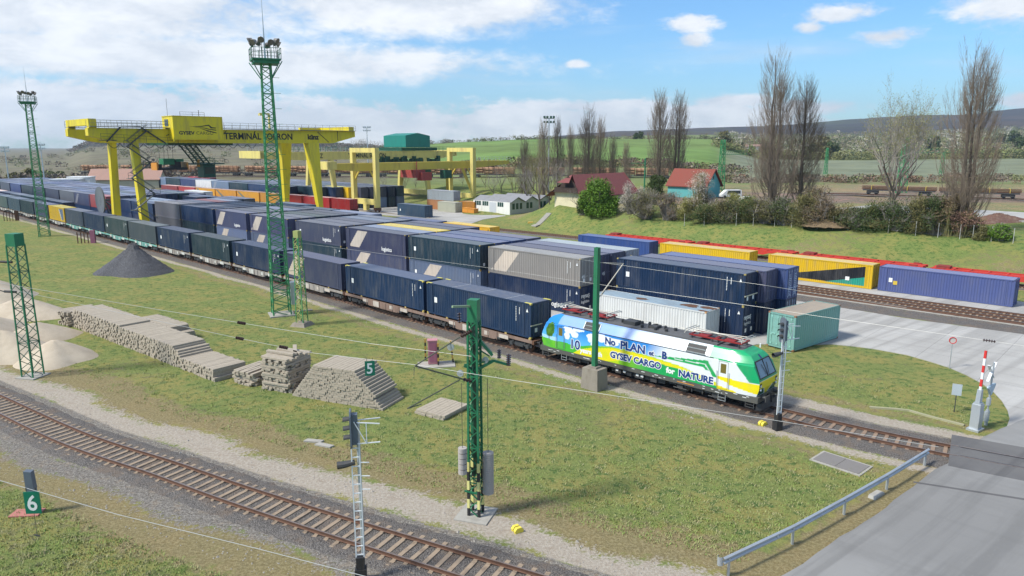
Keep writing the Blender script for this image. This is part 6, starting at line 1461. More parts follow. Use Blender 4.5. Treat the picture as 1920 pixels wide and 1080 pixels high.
L.new(nmix(nt, nmath(nt, 'MULTIPLY', n2, .35), nmix(nt, nramp(nt, n1, .35, .7), (.43, .36, .27), (.53, .45, .345)), (.34, .26, .18)), p.inputs['Base Color']); p.inputs['Roughness'].default_value = .95; bump(nt, p, n2, .5, .03)
for i, (u, v, rx, ry, h, lab) in enumerate([(105, 672, 3.4, 3.0, 1.55, 'sand heap nearest the green lattice mast'), (10, 668, 4.6, 3.2, 2.2, 'sand heap behind the green mast at the left edge'), (45, 592, 4.4, 3.6, 1.9, 'pale sand heap further back at the left edge'), (-20, 560, 5, 4, 2.4, 'farthest sand heap cut off by the left edge'), (-60, 640, 6, 5, 2.6, 'tall sand heap at the far left edge'), (70, 635, 4.0, 2.6, 1.5, 'sand heap between two others behind the mast')]):
    c = gp(u, v); heap('sand_heap', lab, (c.x, c.y, 0), rx, ry, h, R(-20+i*13), mm2, 20+i, 'sand heap', 'sand heaps', 1.25, .02)
# sleeper stacks
M_SG = M_SLEEPW; SME = None; NS = [0]; REST = MB()
def sleeper_at(M, label, restonly=False, dims=(.125, 1.3, .15)):
    global SME
    a, b_, c = dims; bx = [(-a, -b_, 0), (a, -b_, 0), (a, b_, 0), (-a, b_, 0), (-a, -b_, c*.8), (a, -b_, c*.8), (a, b_, c*.8), (-a, b_, c*.8), (-a*.90, -b_+.01, c), (a*.90, -b_+.01, c), (a*.90, b_-.01, c), (-a*.90, b_-.01, c)]
    fs = [(3, 2, 1, 0), (0, 1, 5, 4), (1, 2, 6, 5), (2, 3, 7, 6), (3, 0, 4, 7), (4, 5, 9, 8), (5, 6, 10, 9), (6, 7, 11, 10), (7, 4, 8, 11), (8, 9, 10, 11)]
    if restonly or NS[0] >= 298: REST.add(bx, fs, 0, M); return
    if SME is None: q = MB(); q.add(bx, fs); SME = mesh_of(q, 'railway_sleeper', [M_SG])
    o = obj('railway_sleeper', SME); o.matrix_world = M; tag(o, label[0], 'sleeper', label[1]); NS[0] += 1
rn = random.Random(12)
def stack(o, d, layers, pitch, lh, label, restonly=False, inset=0., wid=0., jit=.02, dims=(.125, 1.3, .15)):
    """o = near left foot, d = direction along the face; layers = list of (start, end) along d"""
    d = Vector((d[0], d[1], 0)).normalized(); nrm = Vector((-d.y, d.x, 0)); ang = math.atan2(d.y, d.x)
    for k, (a, b) in enumerate(layers):
        x = a+pitch/2
        while x < b-pitch/2+.01:
            c = o+d*(x+rn.uniform(-jit, jit)*.6)+nrm*(dims[1]+rn.uniform(-jit, jit)*2.2+wid)+Vector((0, 0, k*lh))
            sleeper_at(Matrix.Translation(c) @ Matrix.Rotation(ang+rn.uniform(-jit, jit)*.35, 4, 'Z') @ Matrix.Rotation(rn.uniform(-.01, .01), 4, 'Y'), label, restonly, dims); x += pitch
Lp_, Fp_ = gp(548, 742), gp(722, 771); dd = Fp_-Lp_; n = 15
stack(Lp_, dd, [(.0+k*(2.0/n), dd.length-k*(2.15/n)) for k in range(n)], .305, .162, ('weathered sleeper in the stepped stack under the number 5 plate', 'sleepers in the stepped stack'), dims=(.147, 1.3, .15))
Lp_, Fp_ = gp(780, 774), gp(848, 791); stack(Lp_, Fp_-Lp_, [(0, 2.6), (.1, 2.6)], .29, .16, ('rusty edged sleeper in the low pile behind the foreground mast', 'sleepers in the low pile'), dims=(.14, 1.15, .15))
A_ = Vector((-21.5, 49.6, 0)); B_ = Vector((-41.9, 66.1, 0)); dl = (A_-B_); Lg = dl.length
lay = []
for k in range(12): lay.append((.0 if k < 10 else .6, Lg-(.05*k if k < 6 else 4.9+.32*(k-6))-(0 if k < 11 else 9)))
stack(B_, dl, lay, .24, .15, None, True, jit=.035, dims=(.115, 1.3, .145))
stack(B_, dl, [(6, 14)]*6+[(7, 13.0)]*3, .24, .15, None, True, wid=2.7, jit=.05, dims=(.115, 1.1, .145))
stack(B_, dl, [(-2.2, .3)]*9, .26, .16, None, True, wid=-.2, jit=.16, dims=(.12, 1.3, .15))
# the two untidy piles, sleepers laid both ways
def messy(c, rz, nl, w, seed, top=0):
    rs = random.Random(seed)
    for k in range(nl):
        n = int(w/.3)
        for i in range(n):
            if rs.random() < .08 and k > nl-4: continue
            a = rz+(math.pi/2 if (k//2) % 2 else 0)+rs.uniform(-.07, .07); off = Matrix.Rotation(a, 4, 'Z') @ Vector(((i-n/2+.5)*.31+rs.uniform(-.04, .04), rs.uniform(-.12, .12), 0))
            sleeper_at(Matrix.Translation(Vector(c)+off+Vector((0, 0, k*.165))) @ Matrix.Rotation(a, 4, 'Z') @ Matrix.Rotation(rs.uniform(-.03, .03), 4, 'X'), None, True, (.135, 1.2, .15))
m2 = (gp(490, 728)+gp(545, 742))/2; messy((m2.x+.5, m2.y+1.15, 0), R(-25), 15, 2.5, 4); m1 = (gp(430, 716)+gp(487, 728))/2; messy((m1.x+.5, m1.y+1.1, 0), R(-28), 6, 2.3, 5)
for k, (dx, dy, a) in enumerate(((.2, .2, 1.0), (-.3, -.2, 1.15), (.5, .5, .3))): sleeper_at(Matrix.Translation((m2.x+.5+dx, m2.y+1.15+dy, 15*.165+.02)) @ Matrix.Rotation(a, 4, 'Z'), None, True, (.14, 1.2, .16))
ro = REST.build('sleeper_stacks', M_SG); tag(ro, 'long weathered sleeper stack and the two untidy sleeper piles beside it', 'sleepers', kind='stuff')
# cabinet with banded posts
t = thing('trackside_cabinet', 'faded pink trackside cabinet between black and yellow posts', 'cabinet', gp(812, 683), R(8)); b = MB(); b.box(-.38, .34, -.3, .3, .12, 1.95); b.box(-.42, .38, -.34, .34, 1.95, 2.02); cb = b.build('cabinet_body', paint('faded_pink', (.48, .20, .23), (.55, .36, .30), .5, 1.5, .6), t)
b = MB(); b.box(-.28, .28, -.318, -.302, .3, 1.85); b.build('door', paint('mauve_door', (.33, .11, .17), (.42, .2, .25), .5, 2, .5), cb); b = MB(); b.box(-1.2, 1.7, -1.0, .6, -.04, .07); b.build('base_slab', M_CONC, t)
for (u, v, ln) in ((798, 677, 0), (822, 686, 0), (850, 681, .22)):
    q = Matrix.Rotation(-R(8), 4, 'Z') @ (gp(u, v)-gp(812, 683)); b = MB()
    for k in range(6): z0 = .1+k*.29; b.bar((q.x-ln*z0*.5, q.y, z0), (q.x-ln*(z0+.29)*.5, q.y, z0+.29), .13, .13, k % 2)
    b.build('banded_post', [M_BLACK, flat('band_ochre', (.5, .30, .06))], t)
for (u, v, lab, rz) in ((165, 456, 'mauve cabinet and short posts beside the train, left of the gravel heap', .2), (24, 414, 'rusty short posts beside the train at the left edge', .5)):
    t = thing('trackside_posts', lab, 'posts', gp(u, v), rz); 
    for k in range(4): b = MB(); b.bar((k*.55-1.6, .1*(k % 2), 0), (k*.55-1.6, .1*(k % 2), 2.0), .14); b.build('post', M_RUST, t)
    b = MB(); b.box(.5, 1.25, -.2, .4, 0, 2.3); b.build('cabinet_body', paint('mauve_door', (.33, .11, .17)) if u > 100 else M_RUST, t)
# manhole covers, stones, yellow trackside devices, dwarf post
t = thing('concrete_cover', 'pair of square concrete covers set in the grass by the guard rail', 'cover', (gp(1535, 862)+gp(1608, 886))/2+Vector((.3, .3, 0)), R(-48)); 
for k in (-1, 1): b = MB(); b.box(k*.62-.6, k*.62+.6, -.7, .7, -.02, .07); b.build('cover_slab', paint('cover_concrete', (.19, .175, .165), (.17, .16, .14), .5, 2, .9), t)
b = MB(); b.box(-1.35, 1.35, -.85, .85, -.05, .045); b.build('surround', M_CONC, t)
for (u, v, lab) in ((970, 996, 'small yellow trackside device in the dry grass near the foreground mast'), (1430, 797, 'small yellow trackside device beside the signal by the locomotive')):
    t = thing('yellow_device', lab, 'device', gp(u, v), R(30), 'yellow trackside devices')
    for k in (-1, 1): b = MB(); b.prism([(-.2, 0), (.2, 0), (.22, .12), (.12, .24), (-.12, .24), (-.22, .12)], k*.11-.08, k*.11+.08, 'y'); b.build('shell', flat('device_yellow', (.75, .60, .06), .4), t)
b = MB(); b.prism([(-.5, 0), (.5, 0), (.42, .14), (-.42, .14)], -.18, .18, 'y'); o = b.build('kerb_stone', M_CONC); o.location = gp(1643, 930); o.rotation_euler = (0, 0, R(38)); tag(o, 'broken concrete kerb stone lying behind the guard rail', 'stone')
for i, (u, v) in enumerate(((608, 836), (588, 828))):
    b = MB(); b.prism([(-.55, -.15), (.5, -.2), (.6, .12), (-.45, .2)], 0, .09); o = b.build('concrete_slab', M_CONC); o.location = gp(u, v); o.rotation_euler = (0, 0, R(-20+i*12)); tag(o, ['broken concrete slab in the grass above the foreground signal', 'smaller broken slab half sunk in the grass'][i], 'slab')
t = thing('dwarf_signal', 'dark dwarf post on a pink slab behind the number 6 plate', 'signal', gp(66, 962, 0), R(5)); b = MB(); b.box(-.17, .15, -.14, .14, .1, 1.25); b.prism([(-.19, 1.25), (.17, 1.25), (.12, 2.1), (-.2, 2.15)], -.14, .14, 'y'); b.build('lamp_body', paint('signal_grey', (.12, .145, .18)), t); b = MB(); b.box(-1.0, .3, -.35, .35, -.03, .06); b.build('slab', flat('pink_slab', (.42, .16, .13), .8), t)
b = MB(); rs = random.Random(3); P = resample([gp(1630, 765), gp(1700, 770), gp(1745, 783), gp(1812, 800)], .8); V, F = sweep([q-P[0] for q in P], [(-.09, 0), (-.09, .11), (.09, .11), (.09, 0)], False); b.add(V, F); o = b.build('edging', paint('mossy_edging', (.34, .32, .2), (.2, .25, .1), .5, 3, .9)); o.location = P[0]; tag(o, 'thin mossy concrete edging running through the grass island', 'edging')
# ---------------- buildings ----------------
def fpt(u, v, Y): return Vector((*[c*Y/ray(u, v)[1] for c in ray(u, v)[:2]], 0))
def at_ground(u, Y):           # ground point on a bearing
    x = (u-960)/FPX*(Y*math.cos(PITCH)+HC*math.sin(PITCH)); return Vector((x, Y, H1(x, Y)))
M_PLAST = paint('white_plaster', (.72, .71, .66), (.45, .42, .36), .4, 1, .8); M_SHPLAST = paint('shaded_plaster', (.42, .43, .40), (.30, .28, .24), .4, 1, .8)  # second plaster: shade of the unlit gable side put into the white wall colour
M_GROOF = paint('grey_sheet_roof', (.23, .23, .24), (.15, .14, .13), .5, .8, .6); M_MROOF = paint('maroon_tiles', (.20, .055, .05), (.11, .04, .04), .5, 2, .8); M_BROOF = paint('red_tiles', (.21, .045, .028), (.16, .06, .04), .5, 2, .8)
def white_building():
    A_ = xy(99.5, 86.8); rz = YAW; t = thing('workshop_building', 'low white workshop with three grey gabled roofs below the bank', 'building', (A_.x, A_.y, .06), rz)
    # local x from 0 (left end) to 11.5 towards the camera right, y depth 0..25
    b = MB(); b.box(0, 13.2, 0, .2, 0, 3.1); b.build('front_wall', M_PLAST, t)
    for k in range(3):
        y0 = .2+k*5.2; b = MB(); b.prism([(y0, 0), (y0+5.2, 0), (y0+5.2, 3.1), (y0+2.6, 4.2), (y0, 3.1)], 13.0, 13.2, 'x'); w = b.build('gable_wall', M_SHPLAST, t)
        for j in range(3 if k == 0 else 2): q = MB(); q.box(13.2, 13.23, y0+.7+j*1.35, y0+1.6+j*1.35, 1.3, 2.8); q.build('window', flat('green_glass', (.02, .06, .05), .1), w)
        q = MB(); q.add([(-.3, y0-.05, 3.1), (13.5, y0-.05, 3.1), (13.5, y0+2.6, 4.32), (-.3, y0+2.6, 4.32), (-.3, y0+5.25, 3.1), (13.5, y0+5.25, 3.1)], [(0, 1, 2, 3), (3, 2, 5, 4)]); q.bar((13.5, y0-.05, 3.08), (13.5, y0+2.6, 4.3), .16); q.bar((13.5, y0+5.25, 3.08), (13.5, y0+2.6, 4.3), .16); q.build('roof', [M_GROOF], t)
    for x0, x1 in ((.5, 2.9), (3.4, 5.6), (8.9, 11.0)):
        q = MB(); q.box(x0, x1, -.03, .02, 1.9, 3.0); w = q.build('window', flat('green_glass', (.02, .06, .05), .1), t); q = MB(); [q.box(x-.04, x+.04, -.05, -.03, 1.9, 3.0) for x in np.linspace(x0, x1, 4)]; q.build('frame', M_WHITE, w)
    q = MB(); q.box(6.0, 8.4, -.05, .02, .05, 2.9); q.box(7.15, 7.25, -.07, -.05, .05, 2.9); q.build('garage_door', paint('door_grey', (.5, .52, .55), (.4, .4, .4), .3, 1, .6), t)
white_building()
for i, (u, v, w_, h_, m_, lab) in enumerate([(876, 399, 2., 1.3, M_ORANGE, 'small ochre crate near the workshop wall'), (887, 400, 2.3, 1.2, M_ORANGE, 'larger ochre crate beside the workshop corner')]):
    t = thing('yard_crate', lab, 'crate', gp(u, v, .06), YAW, 'crates by the workshop'); b = MB(); b.box(-w_/2, w_/2, -.8, .8, .12, h_); b.box(-w_/2-.05, w_/2+.05, -.85, .85, h_-.1, h_+.03); b.build('crate_body', m_, t); b = MB(); [b.box(x-.08, x+.08, -.8, .8, 0, .12) for x in (-w_/2+.1, 0, w_/2-.1)]; b.build('skids', M_DARK, t)
def gable_house(name, label, loc, rz, L, Wd, hw, hr, mw, mr, over=.5, gmat=None, hip=0., balcony=False):
    """axis along local +x; the gable that matters at x = 0 when hip > 0, roof over the whole length"""
    t = thing(name, label, 'house', loc, rz); b = MB(); b.box(0, L, 0, Wd, -.6, hw); b.build('wall', mw, t)
    for x in (0, L-.02):
        b = MB(); b.prism([(0, hw), (Wd, hw), (Wd/2, hr-.2)], x-(.02 if x == 0 else 0), x+(.0 if x == 0 else .04), 'x'); g = b.build('gable', gmat or mw, t)
        if x: q = MB(); q.box(L+.03, L+.06, Wd/2-.3, Wd/2+.3, hw+1.2, hw+2.); q.build('gable_window', M_GLASS, g)
    b = MB(); o = over; sl_ = (hr-hw)/(Wd/2); e = hw-sl_*o
    V = [(-o*2 if hip else -o, -o, e), (L+o, -o, e), (L+o, Wd/2, hr), (hip-o if hip else -o, Wd/2, hr), (L+o, Wd+o, e), (-o*2 if hip else -o, Wd+o, e)]
    b.add(V, [(0, 1, 2, 3), (3, 2, 4, 5)]); b.add([(x, y, z-.14) for x, y, z in V], [(3, 2, 1, 0), (5, 4, 2, 3)])
    if hip: 
        zq = hr-(hr-hw)*.45; yq = .45*Wd/2; b.v = b.v; b.add([(-o*2, Wd/2-yq, zq), (-o*2, Wd/2+yq, zq), (hip-o, Wd/2, hr+.02)], [(1, 0, 2)])
    b.bar(V[1], V[2], .2); b.bar(V[2], V[4], .2); r = b.build('roof', mr, t)
    if balcony: q = MB(); q.box(-.9, .02, .0, Wd, hw-.1, hw+.05); q.box(-.9, -.8, .6, Wd-.6, hw+.05, hw+1.0); q.box(-.06, -.02, 2.4, 4.4, hw+.2, hw+2.1); q.build('balcony', paint('brown_boards', (.05, .03, .022), (.03, .02, .02), .4, 3, .8), t)
    return t
M_BBRD = paint('brown_boards', (.05, .03, .022), (.03, .02, .02), .4, 3, .8)
c0 = gp(1042, 385, 4.5)
def house_axis(): return math.atan2(TN[1], TN[0])
L0 = Vector((9.4, 154.9, 4.4)); sdir = Vector((math.cos(YA), math.sin(YA), 0))
gable_house('house', 'cream house with dark boarded gable and maroon roof on the bank', (L0-sdir*0+Vector((-.2, 0, 0))-sdir*7.4), house_axis(), 19, 7.4, 3.0, 6.6, M_CREAM, M_MROOF, .9, M_BBRD, 2.2, True)
g0 = gp(1322, 372, 4.5); gable_house('house', 'small house with turquoise gable and red tiled roof behind blossoming shrubs', g0+sdir*10.5, YAW, 10.5, 7.2, 3.2, 6.9, paint('turquoise_plaster', (.10, .36, .36), (.2, .35, .33), .3, 1, .8), M_BROOF, .5)
b0 = fpt(165, 330, 262); gable_house('station_building', 'long pale building with a dusty red roof beyond the left stacks', (b0.x, b0.y, 0), R(8), 24, 9, 5.4, 8.8, paint('pale_yellow_wall', (.55, .50, .34), (.4, .36, .28), .3, .5, .8), paint('dusty_red_roof', (.36, .21, .16), (.25, .17, .14), .4, .6, .8), .6)
for i, (u, w_, h_, lab, m_) in enumerate([(122, 9, 6, 'white site hut left of the red container group', M_WHITE), (148, 7, 6.6, 'white tank building left of the red containers', M_WHITE), (100, 10, 4.2, 'low shed with a rusty roof at the far left', M_RUST)]):
    p = fpt(u, 345, 240+i*4); t = thing('site_hut', lab, 'hut', (p.x, p.y, 0), R(10), None); b = MB(); b.box(-w_/2, w_/2, 0, 5, 0, h_); b.build('wall', M_PLAST, t); b = MB(); b.box(-w_/2-.2, w_/2+.2, -.2, 5.2, h_, h_+.25); b.build('roof', m_, t); b = MB(); b.box(-1, 1, -.04, 0, 1, 2.4); b.build('window', M_GLASS, t)
# vehicles on the upper ground
def car(label, loc, rz, van=True, dark=False):
    t = thing('parked_van' if van else 'parked_car', label, 'van' if van else 'car', loc, rz); L = 2.5 if van else 2.15; h = 1.95 if van else 1.45
    P = [(-L, .35), (L, .35), (L+.05, .85), (L-.25, 1.02), (L-1.15, h-.08), (L-1.5, h), (-L+.1, h), (-L, 1.0)] if van else [(-L, .35), (L, .35), (L, .75), (L-.9, .92), (L-1.5, h), (-L+1.0, h), (-L+.15, .98), (-L, .8)]
    b = MB(); b.prism(P, -.88, .88, 'y'); b.build('body', M_WHITE, t); b = MB()
    for y in (-.885, .885): b.prism([(L-1.3, 1.05), (L-1.6, h-.15), (-L+.35, h-.15), (-L+.3, 1.05)] if van else [(L-1.1, .95), (L-1.6, h-.1), (-L+1.1, h-.1), (-L+.5, .98)], y-.005, y+.005, 'y')
    b.build('windows', M_GLASS, t)
    for x in (-L+.8, L-.8):
        for y in (-.8, .8): q = MB(); q.tube((x, y-.12, .34), (x, y+.12, .34), .34, n=16); q.build('wheel', M_BLACK, t)
    b = MB(); b.box(L+.0, L+.06, -.8, -.5, .7, .85); b.box(L+.0, L+.06, .5, .8, .7, .85); b.build('headlight', M_GALV, t)
    return t
p = gp(1369, 371, 4.6); car('white van parked beside the turquoise house', p, math.pi+.1); p = gp(1402, 381, 4.6); car('white car parked behind the shrubs near the tall poplars', p, R(20), False)
# upper ground: paved lane, tracks with loaded rail wagons, log train
sheet('upper_road', [tuple(Vector((*gp(u, v, 4.72)[:2],))) for u, v in ((1560, 392), (1640, 384), (1840, 394), (1990, 402), (1990, 418), (1835, 410), (1650, 398))], 4.75, M_YARD, .5)
def upper_track(pts, label, z=4.62): return make_track(label, pts, z, (1.8, 1.8), sleepers=True, maxs=20, group='tracks on the upper ground', step=1.2)
U1 = [at_ground(u, Y) for u, Y in ((1480, 190), (1600, 186), (1750, 176), (1900, 168), (2080, 158))]
upper_track(U1, 'upper track carrying wagons loaded with rails behind the poplars')
U3 = [Vector((-190, 318, 0)), Vector((-127, 306, 0)), Vector((-60, 294, 0)), Vector((-2, 283, 0)), Vector((60, 268, 0))]
upper_track(U3, 'distant track under the log train')
def log_wagon(loc, rz, label, first=[None]):
    if first[0] is None:
        t = thing('log_wagon', label, 'wagon', loc, rz, 'log wagons of the distant train'); b = MB(); b.box(-9.4, 9.4, -1.3, 1.3, .95, 1.3); b.build('underframe', M_DARK, t); rs = random.Random(2)
        for k in (-6.2, -2.1, 2.1, 6.2):
            b = MB()
            for j in range(22): y = rs.uniform(-1.05, 1.05); z = rs.uniform(1.5, 3.9); b.tube((k-1.9, y, z), (k+1.9, y, z), rs.uniform(.16, .26), n=7)
            b.build('log_bundle', M_LOGW, t)
        b = MB(); [b.box(x-.08, x+.08, y-.06, y+.06, 1.3, 4.1) for x in (-8, -6.2, -4.4, -3.6, -2., -.4, .4, 2, 3.6, 4.4, 6.2, 8) for y in (-1.35, 1.35)]; b.build('stakes', M_RUST, t)
        for k in (-7, 7):
            b = MB(); b.box(k-1.3, k+1.3, -1.1, 1.1, .4, .8); [b.wheel(k+e, y, .46, .46, .13) for e in (-.9, .9) for y in (-.75, .75)]; b.build('bogie', M_DARK, t)
        first[0] = t; return t
    return copy_tree(first[0], loc, rz, label)
LR = resample(U3, 19.6)
for i, (a, c) in enumerate(zip(LR, LR[1:])):
    q = (a+c)/2; d = c-a; log_wagon((q.x, q.y, 4.9), math.atan2(d.y, d.x), 'wagon loaded with pale logs on the distant train, %s from the left' % ORD[i])
RR_ = resample(U1, 17.)
for i, (a, c) in enumerate(zip(RR_, RR_[1:])):
    if i in (0,): continue
    q = (a+c)/2; d = c-a; t = thing('rail_wagon', 'long flat wagon loaded with dark rails behind the poplars, %s from the left' % ORD[i-1], 'wagon', (q.x, q.y, 4.92), math.atan2(d.y, d.x), 'rail wagons on the upper track')
    b = MB(); b.box(-8, 8, -1.3, 1.3, .95, 1.25); b.build('underframe', M_DARK, t); b = MB(); [b.box(-8.3, 8.3, y, y+.12, z, z+.14) for y in np.linspace(-1.2, 1.1, 9) for z in (1.3, 1.62, 1.94)]; b.build('rail_load', M_RUST, t); b = MB(); [b.box(x-.06, x+.06, y-.05, y+.05, 1.2, 2.3) for x in (-6, -2, 2, 6) for y in (-1.33, 1.33)]; b.build('stakes', M_YEL3, t)
    for k in (-5.8, 5.8):
        b = MB(); b.box(k-1.3, k+1.3, -1.1, 1.1, .4, .85); [b.wheel(k+e, y, .46, .46, .13) for e in (-.9, .9) for y in (-.75, .75)]; b.build('bogie', M_DARK, t)
# poles and lattice catenary masts far off
def pole(u, Y, vtop, label, lamps=True, m_=None):
    p = at_ground(u, Y); h = zat(u, vtop, Y)-p.z; t = thing('light_mast', label, 'light mast', p, 0, 'distant light masts'); b = MB(); b.tube((0, 0, 0), (0, 0, h), .26, .13, n=8); b.build('pole', m_ or M_GALV, t)
    b = MB(); b.bar((-1.4, 0, h), (1.4, 0, h), .16); b.bar((-1.4, 0, h-1.2), (1.4, 0, h-1.2), .12)
    for x in (-1.3, -.5, .5, 1.3): b.box(x-.3, x+.3, -.35, .25, h+.05, h+.65); b.box(x-.25, x+.25, -.3, .2, h-1.15, h-.7)
    b.build('lamp_head', M_GREEND if u > 900 else M_GALV, t)
pole(1028, 205, 222, 'tall floodlight mast among the bare poplars'); pole(692, 300, 240, 'grey floodlight mast beyond the cranes'); pole(20, 260, 278, 'twin headed light mast at the far left'); pole(87, 255, 273, 'light mast just right of the left tower')
def far_lattice(u, Y, vtop, label, beam=0, w=1.6):
    p = at_ground(u, Y); h = zat(u, vtop, Y)-p.z; t = thing('catenary_mast', label, 'mast', p, R(10), 'distant lattice masts'); lattice(t, h, w, w*.55, (M_GREENL, M_GREENL), 1.4, .16, brace=.12)
    if beam: b = MB(); b.bar((0, 0, h*.72), (beam, 3, h*.72), .12); b.bar((0, 0, h*.72+1.), (beam, 3, h*.72+1.), .12); [b.bar((beam*i/12, 3*i/12, h*.72), (beam*(i+1)/12, 3*(i+1)/12, h*.72+1), .08) for i in range(12)]; b.build('crossbeam', M_GREENL, t)
far_lattice(1349, 196, 262, 'bright green lattice mast behind the turquoise house', 9, 1.5); far_lattice(1686, 193, 257, 'green lattice mast behind the spreading bare tree', 22, 1.9); far_lattice(1546, 330, 277, 'slender distant green lattice mast left of the spreading tree', 0, 1.2); far_lattice(1762, 300, 285, 'distant green lattice mast left of the right poplar', 0, 1.2)
p = at_ground(1206, 170); t = thing('catenary_mast', 'thin green post between the maroon roof and the poplars', 'mast', p, 0, 'distant lattice masts'); b = MB(); b.tube((0, 0, 0), (0, 0, zat(1206, 297, 170)-p.z), .17); b.build('post', M_GREENM, t)
b = MB(); b.bar((0, 0, 8.5), (-3, 2, 8.5), .1); b.build('side_arm', M_GREENM, t)
# fence on the bank
us = [(1283, 424), (1320, 424), (1380, 424), (1412, 424), (1452, 425), (1484, 427), (1505, 428), (1532, 430), (1561, 431), (1590, 432), (1619, 434), (1665, 438), (1716, 443), (1758, 446), (1799, 449), (1823, 451), (1858, 454), (1899, 457), (1940, 461)]
P = [hit(u, v) for u, v in us]; t = thing('fence', 'row of thin white concrete fence posts along the top of the bank', 'fence', P[0]); M_FP = paint('fence_post_concrete', (.5, .49, .45), (.3, .28, .25), .4, 3)
for q in P: z = H1(q.x, q.y); b = MB(); b.tube((0, 0, -.3), (0, 0, 2.2), .04, n=6); b.build('fence_post', M_FP, t, loc=(q.x-P[0].x, q.y-P[0].y, z-P[0].z))
b = MB()
for a, c in zip(P, P[1:]):
    for h in (.5, 1.2, 2.1): b.tube((a.x-P[0].x, a.y-P[0].y, H1(a.x, a.y)-P[0].z+h), (c.x-P[0].x, c.y-P[0].y, H1(c.x, c.y)-P[0].z+h), .012, n=4)
b.build('fence_wire', M_WIRED, t)
a0 = hit(1002, 425, 120); a1 = hit(1030, 402, 120); t = thing('bank_steps', 'narrow flight of pale steps climbing the grass bank', 'steps', a0, math.atan2(a1.y-a0.y, a1.x-a0.x)); Ls = math.hypot(a1.x-a0.x, a1.y-a0.y)
for k in range(22): 
    f = k/21; x = a0.x+(a1.x-a0.x)*f; y = a0.y+(a1.y-a0.y)*f; b = MB(); b.box(-.25, .25, -.8, .8, 0, .22); b.build('step', M_CONC, t, loc=(Ls*f, 0, H1(x, y)-a0.z+.02))
b = MB(); b.prism([(-.8, 0), (.8, 0), (.7, .8), (-.6, .8)], -.7, .7, 'y'); b.box(-.5, .5, -.5, .5, .8, .95); o = b.build('grit_box', flat('ochre_box', (.5, .34, .06))); o.location = gp(995, 424); tag(o, 'yellow grit box at the foot of the bank steps', 'box')
# ---------------- vegetation ----------------
def barkmat(name, c1, c2): return paint(name, c1, c2, .6, 2, .9, 0, (1, 1, .3), .2)
M_BARK = barkmat('poplar_bark', (.13, .105, .085), (.08, .06, .05)); M_TWIG = barkmat('poplar_twigs', (.20, .155, .115), (.12, .085, .06)); M_TWIGG = barkmat('grey_twigs', (.28, .245, .215), (.12, .10, .09)); M_TWIGO = barkmat('olive_twigs', (.21, .19, .07), (.13, .11, .06))
def leafmat(name, c1, c2, c3):
    m, nt, N, L, p = newmat(name); v = coords(nt); n1 = nnoise(nt, v, 1.1, 4, .6); n2 = nnoise(nt, v, 7., 3, .7); oi = N.new('ShaderNodeObjectInfo').outputs['Random']
    c = nmix(nt, nramp(nt, n1, .38, .62), c1, c2); c = nmix(nt, nramp(nt, n2, .45, .65), c, c3); L.new(c, p.inputs['Base Color']); p.inputs['Roughness'].default_value = .7; p.inputs['Specular IOR Level'].default_value = .2
    return m
M_LG = leafmat('fresh_leaves', (.10, .20, .02), (.16, .26, .03), (.05, .11, .015)); M_LD = leafmat('dark_leaves', (.035, .07, .02), (.06, .10, .025), (.09, .09, .04)); M_BUD = leafmat('yellow_buds', (.26, .26, .07), (.19, .21, .05), (.30, .25, .10))
M_BLOS = leafmat('white_blossom', (.62, .56, .50), (.52, .45, .38), (.40, .34, .24)); M_LO = leafmat('olive_leaves', (.13, .13, .04), (.17, .15, .06), (.09, .08, .04)); M_DRYL = leafmat('dry_leaves', (.20, .14, .08), (.16, .12, .07), (.11, .08, .05)); M_REDT = barkmat('reddish_twigs', (.23, .13, .09), (.14, .08, .06))
class VB(MB):
    def path(s, P, r0, r1, n=3):
        k = len(P); d0 = (P[-1]-P[0]).normalized(); a = d0.orthogonal().normalized(); b = d0.cross(a); V = []
        for i, p in enumerate(P): r = r0+(r1-r0)*i/(k-1); V += [(p+(a*math.cos(2*math.pi*j/n)+b*math.sin(2*math.pi*j/n))*r) for j in range(n)]
        s.add(V, [(i*n+j, i*n+(j+1) % n, (i+1)*n+(j+1) % n, (i+1)*n+j) for i in range(k-1) for j in range(n)])
    def leaves(s, P, S, seed):
        r = np.random.RandomState(seed); P = np.asarray(P, float); S = np.asarray(S, float)[:, None]; n = len(P); a = r.randn(n, 3); a /= np.linalg.norm(a, axis=1)[:, None]; b = np.cross(a, r.randn(n, 3)); b /= np.linalg.norm(b, axis=1)[:, None]
        V = np.stack([P+a*S, P+b*S*.6, P-a*S, P-b*S*.6], 1).reshape(-1, 3); k = len(s.v); s.v += [tuple(v) for v in V.tolist()]; F = (np.arange(n*4).reshape(-1, 4)+k).tolist(); s.f += [tuple(f) for f in F]; s.m += [0]*n
    def leaf(s, p, sz, rs):
        a = Vector((rs.gauss(0, 1), rs.gauss(0, 1), rs.gauss(0, 1))).normalized(); b = a.orthogonal().normalized(); c = a.cross(b)
        s.add([p+b*sz, p+c*sz*.6, p-b*sz, p-c*sz*.6], [(0, 1, 2, 3)])
